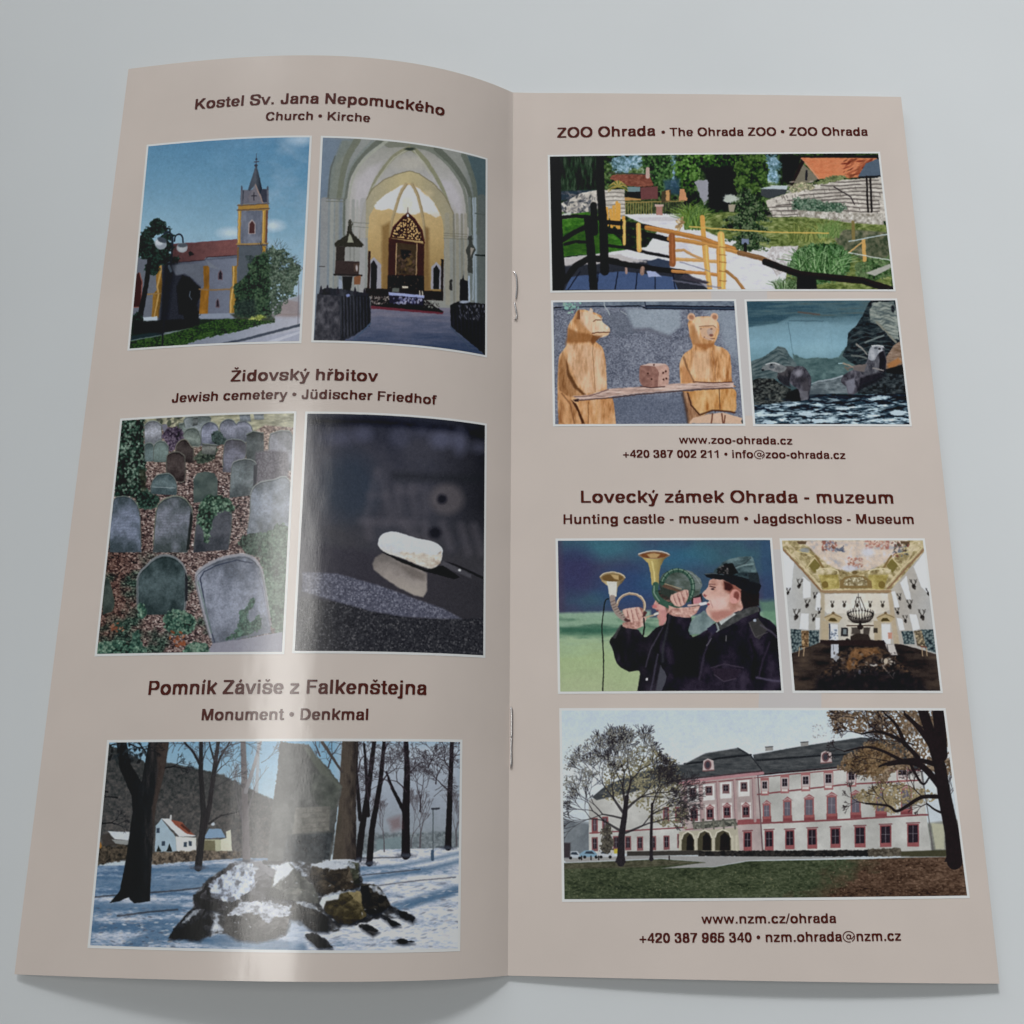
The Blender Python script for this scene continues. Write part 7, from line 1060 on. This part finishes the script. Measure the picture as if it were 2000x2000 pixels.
PAPER = flat_mat('beige_printed_paper', (229, 215, 205)); WHITE = flat_mat('unprinted_white_border', (246, 246, 244)); PALE = flat_mat('pale_printed_tint', (222, 216, 214))
INK = flat_mat('dark_brown_ink', (84, 26, 14), rough=.18); EDGE = flat_mat('cut_paper_edge', (215, 212, 205), rough=.7)
# ------------------------------------------------------------------ the table
def table_mat():
    m = bpy.data.materials.new('white_matt_laminate'); m.use_nodes = True; N = m.node_tree.nodes; L = m.node_tree.links; b = N['Principled BSDF']
    b.inputs['Roughness'].default_value = .55; b.inputs['IOR'].default_value = 1.35
    tc = N.new('ShaderNodeTexCoord'); n = N.new('ShaderNodeTexNoise'); n.inputs['Scale'].default_value = 14; n.inputs['Detail'].default_value = 6
    r = N.new('ShaderNodeValToRGB'); c = lin((229, 232, 233)); r.color_ramp.elements[0].position = .3; r.color_ramp.elements[1].position = .7
    r.color_ramp.elements[0].color = (*(c * .975), 1); r.color_ramp.elements[1].color = (*(c * 1.02), 1)
    v = N.new('ShaderNodeTexNoise'); v.inputs['Scale'].default_value = 900; v.inputs['Detail'].default_value = 2
    bp = N.new('ShaderNodeBump'); bp.inputs['Strength'].default_value = .05; bp.inputs['Distance'].default_value = .0002
    L.new(tc.outputs['Object'], n.inputs['Vector']); L.new(tc.outputs['Object'], v.inputs['Vector']); L.new(n.outputs[0], r.inputs[0]); L.new(r.outputs[0], b.inputs['Base Color'])
    L.new(v.outputs[0], bp.inputs['Height']); L.new(bp.outputs[0], b.inputs['Normal'])
    # a few specks of dust lying about
    vo = N.new('ShaderNodeTexVoronoi'); vo.inputs['Scale'].default_value = 16; lt = N.new('ShaderNodeMath'); lt.operation = 'LESS_THAN'; lt.inputs[1].default_value = .0045
    mx = N.new('ShaderNodeMix'); mx.data_type = 'RGBA'; mx.inputs[7].default_value = (.22, .21, .2, 1)
    L.new(tc.outputs['Object'], vo.inputs['Vector']); L.new(vo.outputs['Distance'], lt.inputs[0]); L.new(lt.outputs[0], mx.inputs[0]); L.new(r.outputs[0], mx.inputs[6]); L.new(mx.outputs[2], b.inputs['Base Color']); return m
me = bpy.data.meshes.new('table_top'); a, t0, t1 = 0.6, TABLE - .018, TABLE
vs = [(-a, -a + .1, t0), (a, -a + .1, t0), (a, a + .1, t0), (-a, a + .1, t0), (-a, -a + .1, t1), (a, -a + .1, t1), (a, a + .1, t1), (-a, a + .1, t1)]
me.from_pydata(vs, [], [(3, 2, 1, 0), (4, 5, 6, 7), (0, 1, 5, 4), (1, 2, 6, 5), (2, 3, 7, 6), (3, 0, 4, 7)])
table = link('table_top', me, table_mat()); table['kind'] = 'structure'
# ------------------------------------------------------------------ the brochure
root = bpy.data.objects.new('brochure', None); root.empty_display_size = .03; S.collection.objects.link(root); root.location = (0, 0, 0)
root['label'] = 'open stapled tourist brochure with beige pages of photographs, lying on a white table'; root['category'] = 'brochure'
def leaf(side, drop, shrink, name, label=None, mat=None):
    """one sheet of paper with real thickness, following the page above it"""
    ns, nv = 121, 41; th = 0.00013; s = np.linspace(0, 1, ns) * (1 - shrink); v = np.linspace(0, 1, nv)
    Sg, Vg = np.meshgrid(s, v); e1, e0 = TRIM[side]
    Vv = Vg + Sg * (e1 * Vg + e0 * (1 - Vg))
    Vv = .5 + (Vv - .5) * (1 - shrink * .12)
    top = surf(side, Sg, Vv, 0.0)
    ramp_ = np.clip(Sg / .06, 0, 1) ** .7 if drop else 0
    top[..., 2] -= drop * (0.25 + .75 * ramp_) if drop else 0
    top[..., 2] = np.maximum(top[..., 2], TABLE + .00022 + (.0004 - drop * .3 if drop < .0012 else 0))
    bot = top.copy(); bot[..., 2] -= th
    n, m = top.shape[:2]; V = np.concatenate([top.reshape(-1, 3), bot.reshape(-1, 3)]); o = n * m; idx = np.arange(o).reshape(n, m)
    q = np.stack([idx[:-1, :-1], idx[:-1, 1:], idx[1:, 1:], idx[1:, :-1]], -1).reshape(-1, 4); qb = q[:, ::-1] + o
    if side == 'L': q, qb = q[:, ::-1], qb[:, ::-1]
    rim = list(idx[0, :]) + list(idx[1:, -1]) + list(idx[-1, -2::-1]) + list(idx[-2:0:-1, 0]); nr = len(rim); V = np.concatenate([V, V[rim], V[np.array(rim) + o]])
    sd = [(2 * o + i, 2 * o + nr + i, 2 * o + nr + (i + 1) % nr, 2 * o + (i + 1) % nr) for i in range(nr)]
    if side == 'L': sd = [f[::-1] for f in sd]
    me = bpy.data.meshes.new(name); me.from_pydata(V.tolist(), [], q.tolist() + qb.tolist() + [tuple(map(int, f)) for f in sd])
    me.materials.append(mat or PAPER); me.materials.append(EDGE)
    k = len(q) + len(qb); mi = np.zeros(len(me.polygons), int); mi[k:] = 1; me.polygons.foreach_set('material_index', mi)
    sm = np.ones(len(me.polygons), bool); sm[k:] = False; me.polygons.foreach_set('use_smooth', sm); me.update()
    return link(name, me, None, root, label)
page = {'L': leaf('L', 0, 0, 'page', 'left page, arched up from the fold, with church, cemetery and monument pictures'),
        'R': leaf('R', 0, 0, 'page', 'right page, lying almost flat, with zoo and hunting castle pictures')}
for sd_ in 'LR':
    for k in (1, 2): leaf(sd_, .00035 * k, .004 * k, 'under_leaf')
# prints ---------------------------------------------------------------------------------
LAB = {'church': 'photo of a grey and yellow church with a pointed tower', 'nave': 'photo of a vaulted church interior with a carved altar', 'cem': 'photo of rounded gravestones among fallen leaves', 'stone': 'dark photo of a white pebble on polished granite', 'monu': 'wide photo of a standing stone on boulders in a snowy park',
       'zoo': 'wide photo of a zoo garden with log railings', 'bears': 'photo of two carved wooden bears with a die on a board', 'seals': 'photo of two otters on rocks by the water', 'horn': 'photo of two men in hats blowing hunting horns', 'hall': 'photo of a hall with painted ceiling, antlers and a chandelier', 'castle': 'wide photo of a long white and red castle behind bare trees'}
for n, (sd_, quad, co, w, h) in MAPS.items():
    c = Cv(w, h, co); globals()['p_' + n](c)
    c.finish(n)
    ph = patch('photo_print', sd_, quad, 0.00007, print_mat('print_' + n, c.im, SAT[n]), page[sd_], LAB[n])
    patch('white_border', sd_, quad, 0.00005, WHITE, page[sd_], grow=0.00052)
for quad in PALEQ: patch('tint_block', 'R', quad, 0.00002, PALE, page['R'])
# lettering --------------------------------------------------------------------------------
def E_(cx, cy, rx, ry, a0, a1, n=22):
    t = np.radians(np.linspace(a0, a1, n)); return [(cx + rx * math.cos(x), cy + ry * math.sin(x)) for x in t]
def SP(*p): return [tuple(q) for q in smooth_pts(p, closed=False, k=5)]
G = {}
def g(ch, adv, *st, clip=None): G[ch] = (adv, list(st), clip)
def ln(*p): return [tuple(q) for q in p]
x_ = 532
g(' ', 278)
def a_(): return [ln((430, 0), (430, 370)), E_(275, 372, 155, 118, 0, 168), ln((430, 320), (340, 300), (235, 283)), E_(225, 163, 122, 120, 88, 285), ln((255, 47), (350, 70), (430, 160)), ln((430, 90), (452, 40), (500, 30))]
g('a', 540, *a_(), clip=(-14, 546)); g('b', 611, ln((135, 0), (135, 718)), E_(322, 266, 180, 224, 0, 360, 40)); g('c', 556, E_(300, 266, 196, 224, 42, 318, 34))
g('d', 611, ln((476, 0), (476, 718)), E_(289, 266, 180, 224, 0, 360, 40)); e_ = lambda: [E_(283, 266, 186, 224, 0, 322, 34), (ln((100, 262), (466, 262)), 92)]; g('e', 556, *e_())
g('f', 333, ln((155, 0), (155, 560)), SP((155, 540), (168, 625), (220, 662), (325, 662)), (ln((10, 485), (315, 485)), 95)); g('g', 611, E_(289, 276, 180, 214, 0, 360, 40), ln((476, 532), (476, -40)), E_(292, -40, 184, 112, 0, -155))
h_ = lambda t: [ln((135, 0), (135, t)), E_(305, 345, 170, 145, 180, 0), ln((475, 345), (475, 0))]
g('h', 611, *h_(718)); g('n', 611, *h_(532)); g('i', 278, ln((139, 0), (139, 532)), ln((139, 602), (139, 718))); g('l', 278, ln((139, 0), (139, 718)))
g('j', 278, ln((139, 532), (139, -70)), SP((139, -70), (125, -135), (70, -152), (0, -150)), ln((139, 602), (139, 718)))
g('k', 556, ln((135, 0), (135, 718)), (ln((520, 580), (160, 200)), 132), (ln((255, 330), (505, -50)), 140), clip=(0, 718)); K2 = None
g('m', 889, ln((135, 0), (135, 532)), E_(290, 345, 155, 145, 180, 0), ln((445, 345), (445, 0)), E_(600, 345, 155, 145, 180, 0), ln((755, 345), (755, 0)))
g('o', 611, E_(305, 266, 201, 224, 0, 360, 40)); g('p', 611, ln((135, -207), (135, 532)), E_(322, 266, 180, 224, 0, 360, 40)); g('r', 389, ln((135, 0), (135, 532)), E_(345, 290, 210, 185, 172, 88))
s_ = lambda: [SP((478, 375), (452, 448), (375, 486), (275, 490), (160, 470), (112, 395), (135, 322), (225, 288), (340, 255), (438, 215), (455, 145), (400, 70), (280, 42), (155, 62), (95, 160))]; g('s', 556, *s_())
g('t', 333, ln((165, 680), (165, 130)), SP((165, 150), (180, 75), (235, 52), (310, 55)), (ln((15, 485), (305, 485)), 95)); u_ = lambda: [ln((136, 532), (136, 185)), E_(306, 185, 170, 142, 180, 360), ln((476, 532), (476, 0))]; g('u', 611, *u_())
g('v', 556, (ln((45, 600), (285, -40)), 138), (ln((511, 600), (271, -40)), 138), clip=(0, 532)); g('w', 778, (ln((50, 600), (235, -40)), 122), (ln((215, -40), (395, 600)), 116), (ln((383, 600), (563, -40)), 116), (ln((543, -40), (728, 600)), 122), clip=(0, 532))
y_ = lambda: [(ln((45, 600), (290, -10)), 138), (ln((511, 600), (275, -20)), 138), SP((285, 20), (245, -110), (190, -155), (75, -150))]; g('y', 556, *y_(), clip=(-210, 532)); z_ = lambda: [(ln((38, 478), (462, 478)), 108), (ln((440, 480), (70, 60)), 128), (ln((32, 54), (472, 54)), 108)]; g('z', 500, *z_(), clip=(0, 532))
g('K', 722, ln((145, 0), (145, 718)), (ln((690, 800), (150, 220)), 148), (ln((300, 430), (690, -70)), 152), clip=(0, 718)); g('S', 667, SP((588, 500), (555, 610), (450, 665), (330, 672), (180, 648), (112, 545), (140, 450), (240, 400), (370, 362), (500, 315), (555, 210), (512, 100), (400, 48), (300, 45), (160, 72), (95, 220)))
g('J', 556, ln((412, 718), (412, 230)), SP((412, 240), (400, 110), (330, 50), (235, 46), (145, 85), (110, 230))); g('N', 722, ln((139, 0), (139, 718)), ln((583, 0), (583, 718)), (ln((110, 765), (612, -47)), 150), clip=(0, 718)); g('M', 833, ln((136, 0), (136, 718)), ln((697, 0), (697, 718)), (ln((165, 770), (420, -20)), 140), (ln((668, 770), (413, -20)), 140), clip=(0, 718))
g('C', 722, E_(375, 359, 262, 318, 32, 328, 40)); g('F', 611, ln((145, 0), (145, 718)), ln((90, 660), (585, 660)), ln((90, 365), (535, 365))); g('P', 667, ln((145, 0), (145, 718)), ln((90, 660), (400, 660)), E_(400, 480, 158, 180, 90, -90), ln((400, 300), (100, 300)))
Z_ = lambda: [ln((45, 660), (560, 660)), (ln((545, 680), (80, 50)), 150), ln((30, 58), (580, 58))]; g('Z', 611, *Z_(), clip=(0, 718)); g('D', 722, ln((145, 0), (145, 718)), ln((90, 660), (340, 660)), E_(340, 359, 270, 301, 90, -90, 30), ln((340, 58), (90, 58))); g('O', 778, E_(389, 359, 288, 318, 0, 360, 48))
g('T', 611, ln((305, 0), (305, 718)), ln((18, 660), (593, 660))); g('L', 611, ln((145, 0), (145, 718)), ln((90, 58), (583, 58))); g('H', 722, ln((141, 0), (141, 718)), ln((581, 0), (581, 718)), ln((141, 372), (581, 372)))
g('0', 556, E_(278, 350, 178, 304, 0, 360, 40)); g('1', 556, ln((325, 0), (325, 710)), (SP((75, 540), (190, 552), (265, 610), (300, 720)), 95), clip=(0, 710)); g('2', 556, SP((98, 480), (120, 600), (200, 652), (290, 655), (400, 620), (448, 510), (410, 395), (300, 290), (180, 190), (105, 60)), ln((40, 58), (508, 58)), clip=(0, 720)); g('3', 556, SP((95, 530), (140, 625), (260, 655), (380, 620), (415, 520), (370, 420), (240, 382)), SP((240, 378), (390, 345), (445, 215), (400, 95), (270, 45), (140, 80), (90, 200)))
g('4', 556, ln((395, 0), (395, 710)), (ln((400, 720), (60, 200)), 110), (ln((28, 205), (535, 205)), 105), clip=(0, 710)); g('5', 556, ln((490, 655), (140, 655)), ln((165, 690), (125, 330)), SP((125, 345), (200, 415), (300, 425), (420, 370), (450, 235), (410, 105), (290, 45), (150, 75), (95, 190))); six = [E_(287, 225, 175, 178, 0, 360, 36), SP((110, 240), (118, 430), (160, 560), (250, 648), (350, 652), (430, 610), (465, 530))]
g('6', 556, *six); g('9', 556, *[[(556 - x, 700 - y) for x, y in q] for q in six]); g('7', 556, ln((35, 650), (520, 650)), SP((470, 640), (350, 450), (260, 220), (230, 0)), clip=(0, 710)); g('8', 556, E_(278, 512, 150, 142, 0, 360, 30), E_(278, 210, 180, 162, 0, 360, 36))
g('.', 278, ln((139, 0), (139, 140))); g('-', 333, (ln((35, 270), (298, 270)), 124)); g('+', 584, (ln((45, 250), (539, 250)), 105), (ln((292, 5), (292, 495)), 105)); g('/', 278, (ln((20, -20), (258, 735)), 95)); g('•', 350, (ln((75, 365), (275, 365)), 200)); DISC = {'•': (175, 350, 138)}
g('@', 975, (E_(487, 330, 415, 375, -62, 285, 60), 70), (E_(468, 320, 135, 150, 0, 360, 30), 82), (SP((640, 480), (605, 240), (650, 180), (760, 250), (850, 380)), 70))
def ac(cx, dx=0, up=0): return (ln((cx - 25, 585 + up), (cx + 62, 735 + up)), 112)
def car(cx, up=0): return (ln((cx - 105, 725 + up), (cx, 625 + up), (cx + 105, 725 + up)), 82)
G['é'] = (556, e_() + [ac(283)], None); G['ý'] = (556, y_() + [ac(280)], (-210, 532)); G['á'] = (540, a_() + [ac(270)], None); G['í'] = (278, [ln((139, 0), (139, 532)), ac(139)], None); G['ü'] = (611, u_() + [ln((210, 605), (210, 718)), ln((405, 605), (405, 718))], None)
G['ř'] = (389, G['r'][1] + [car(225)], None); G['š'] = (556, s_() + [car(278)], None); G['Ž'] = (611, Z_() + [car(305, 165)], (0, 718))
def glyph(ch):
    adv, st, clip = G[ch]
    if not st: return adv, np.zeros((0, 2)), []
    step = 26.; X, Y = np.meshgrid(np.arange(-60, adv + 61, step), np.arange(-240, 960, step)); F = np.full(X.shape, -1e3)
    def seg(pts, wd, fld):
        pts = np.array(pts, float); n = len(pts) - 1; prev = None
        for i in range(n):
            a, b = pts[i], pts[i + 1]; d = b - a; L = np.hypot(*d) + 1e-9; d = d / L
            w = (wd * 1.02 if wd else (130 if ch in 'saeéáš' else 142) * abs(d[1]) + (86 if ch in 'saeéáš' else 104) * abs(d[0])) / 2
            m = (a + b) / 2; u = (X - m[0]) * d[0] + (Y - m[1]) * d[1]; v = -(X - m[0]) * d[1] + (Y - m[1]) * d[0]
            du, dv = np.abs(u) - L / 2, np.abs(v) - w
            fld = np.maximum(fld, -(np.hypot(np.maximum(du, 0), np.maximum(dv, 0)) + np.minimum(np.maximum(du, dv), 0)))
            if i: fld = np.maximum(fld, min(w, prev) - np.hypot(X - a[0], Y - a[1]))
            prev = w
        return fld
    acc = np.full(X.shape, -1e3)
    for k, q in enumerate(st):
        pts, wd = q if isinstance(q, tuple) else (q, None)
        if ch in 'ýŽáéř' and k == len(st) - 1: acc = seg(pts, wd, acc)
        elif ch in DISC: F = np.maximum(F, DISC[ch][2] - np.hypot(X - DISC[ch][0], Y - DISC[ch][1]))
        else: F = seg(pts, wd, F)
    if clip: F = np.minimum(F, np.minimum(Y - clip[0], clip[1] - Y))
    F = np.maximum(F, acc)
    V = []; key = {}; P = []; ny, nx = F.shape
    def vert(k, p):
        if k not in key: key[k] = len(V); V.append(p)
        return key[k]
    cs = ((0, 0), (1, 0), (1, 1), (0, 1))
    for j in range(ny - 1):
        for i in range(nx - 1):
            f = [F[j + b, i + a] for a, b in cs]
            if max(f) <= 0: continue
            poly = []
            for k in range(4):
                (a, b), (c, d) = cs[k], cs[(k + 1) % 4]; f0, f1 = f[k], f[(k + 1) % 4]; p0 = (X[j + b, i + a], Y[j + b, i + a]); p1 = (X[j + d, i + c], Y[j + d, i + c])
                if f0 > 0: poly.append(vert((i + a, j + b), p0))
                if (f0 > 0) != (f1 > 0):
                    t = f0 / (f0 - f1); ek = ('e', min((i + a, j + b), (i + c, j + d)), max((i + a, j + b), (i + c, j + d)))
                    poly.append(vert(ek, (p0[0] + (p1[0] - p0[0]) * t, p0[1] + (p1[1] - p0[1]) * t)))
            if len(poly) >= 3: P.append(poly)
    return adv, np.array(V), P
GC = {}
for sd_, text, A, B, cap in LINES:
    vs, ps, cur = [], [], 0.0
    for ch in text:
        if ch not in GC: GC[ch] = glyph(ch)
        adv, V, P = GC[ch]; o = len(vs)
        vs += [(x + cur, y) for x, y in V]; ps += [[i + o for i in p] for p in P]; cur += adv
    vs = np.array(vs); x0, x1 = vs[:, 0].min(), vs[:, 0].max(); A = np.array(A); B = np.array(B); t = (vs[:, 0] - x0) / (x1 - x0)
    sc = cap / 718.
    dx = (B - A) * [PW, PH]; perp_s = -dx[1] / PW / np.hypot(*dx); up = vs[:, 1] * sc      # baseline runs A..B, letters stand upright to it
    s = A[0] + (B[0] - A[0]) * t; v = A[1] + (B[1] - A[1]) * t + up
    P3 = surf(sd_, s, v, 0.00008); me = bpy.data.meshes.new('lettering')
    fl = np.cross(P3[ps[0][1]] - P3[ps[0][0]], P3[ps[0][2]] - P3[ps[0][1]])[2] < 0
    me.from_pydata(P3.tolist(), [], [p[::-1] for p in ps] if fl else ps); me.polygons.foreach_set('use_smooth', [True] * len(me.polygons)); me.update()
    link('lettering', me, INK, page[sd_], 'line of bold dark brown print reading "%s"' % text)
# staples ------------------------------------------------------------------------------------
sm_ = bpy.data.materials.new('staple_wire_steel'); sm_.use_nodes = True; b = sm_.node_tree.nodes['Principled BSDF']; b.inputs['Metallic'].default_value = 1; b.inputs['Roughness'].default_value = .22; b.inputs['Base Color'].default_value = (.72, .69, .68, 1)
nz = sm_.node_tree.nodes.new('ShaderNodeTexNoise'); nz.inputs['Scale'].default_value = 1500; rr = sm_.node_tree.nodes.new('ShaderNodeMapRange'); rr.inputs[3].default_value = .15; rr.inputs[4].default_value = .4
sm_.node_tree.links.new(nz.outputs[0], rr.inputs[0]); sm_.node_tree.links.new(rr.outputs[0], b.inputs['Roughness'])
def wire(name, pts, r, mat, parent, label=None, flat=.6, taper=0):
    P = smooth_pts(np.array(pts), closed=False, k=6); n = len(P); k = 10; V = []; Fc = []
    T = np.gradient(P, axis=0); T /= np.linalg.norm(T, axis=1)[:, None]
    for i in range(n):
        up = np.array([0, 0, 1.]) if abs(T[i][2]) < .9 else np.array([1., 0, 0]); a = np.cross(T[i], up); a /= np.linalg.norm(a); b_ = np.cross(a, T[i])
        rad = r * (1 if not taper else (1 - taper * abs(i / (n - 1) * 2 - 1) ** 6))
        for j in range(k): th = 6.2832 * j / k; V.append(P[i] + a * math.cos(th) * rad + b_ * math.sin(th) * rad * flat)
    for i in range(n - 1):
        for j in range(k): Fc.append((i * k + j, i * k + (j + 1) % k, (i + 1) * k + (j + 1) % k, (i + 1) * k + j))
    Fc += [tuple(range(k))[::-1], tuple((n - 1) * k + j for j in range(k))]
    me = bpy.data.meshes.new(name); me.from_pydata([tuple(v) for v in V], [], Fc); me.polygons.foreach_set('use_smooth', [True] * len(me.polygons)); me.update()
    return link(name, me, mat, parent, label)
def at(s, v, h): p = surf('R', s, v, 0.0); return (float(p[0]), float(p[1]), float(p[2]) + h)
st = bpy.data.objects.new('staple', None); S.collection.objects.link(st); st.parent = root; st['label'] = 'upper staple with its two curled legs, one bowed and one hooked'
wire('staple_leg', [at(.0030, .7558, -.0003), at(.0052, .7540, .00035), at(.0095, .7490, .0005), at(.0112, .7400, .00055), at(.0114, .7330, .0005), at(.0092, .7205, .00045)], .00022, sm_, st)
wire('staple_leg', [at(.0060, .7150, .00035), at(.0085, .7080, .0005), at(.0112, .7005, .00055), at(.0116, .6975, .0005), at(.0090, .6945, .0004), at(.0056, .6958, -.0002)], .00022, sm_, st)
st2 = bpy.data.objects.new('staple', None); S.collection.objects.link(st2); st2.parent = root; st2['label'] = 'lower staple with straight bright legs pressed into the fold'
wire('staple_leg', [at(.0026, .2560, -.0005), at(.0030, .2548, .0003), at(.0040, .2520, .00062), at(.0044, .2400, .00066), at(.0044, .2245, .0006)], .00023, sm_, st2)
wire('staple_leg', [at(.0044, .2238, .0006), at(.0036, .2150, .00066), at(.0040, .2060, .00066), at(.0042, .1975, .00055), at(.0036, .1955, .0002), at(.0030, .1945, -.0005)], .00023, sm_, st2)
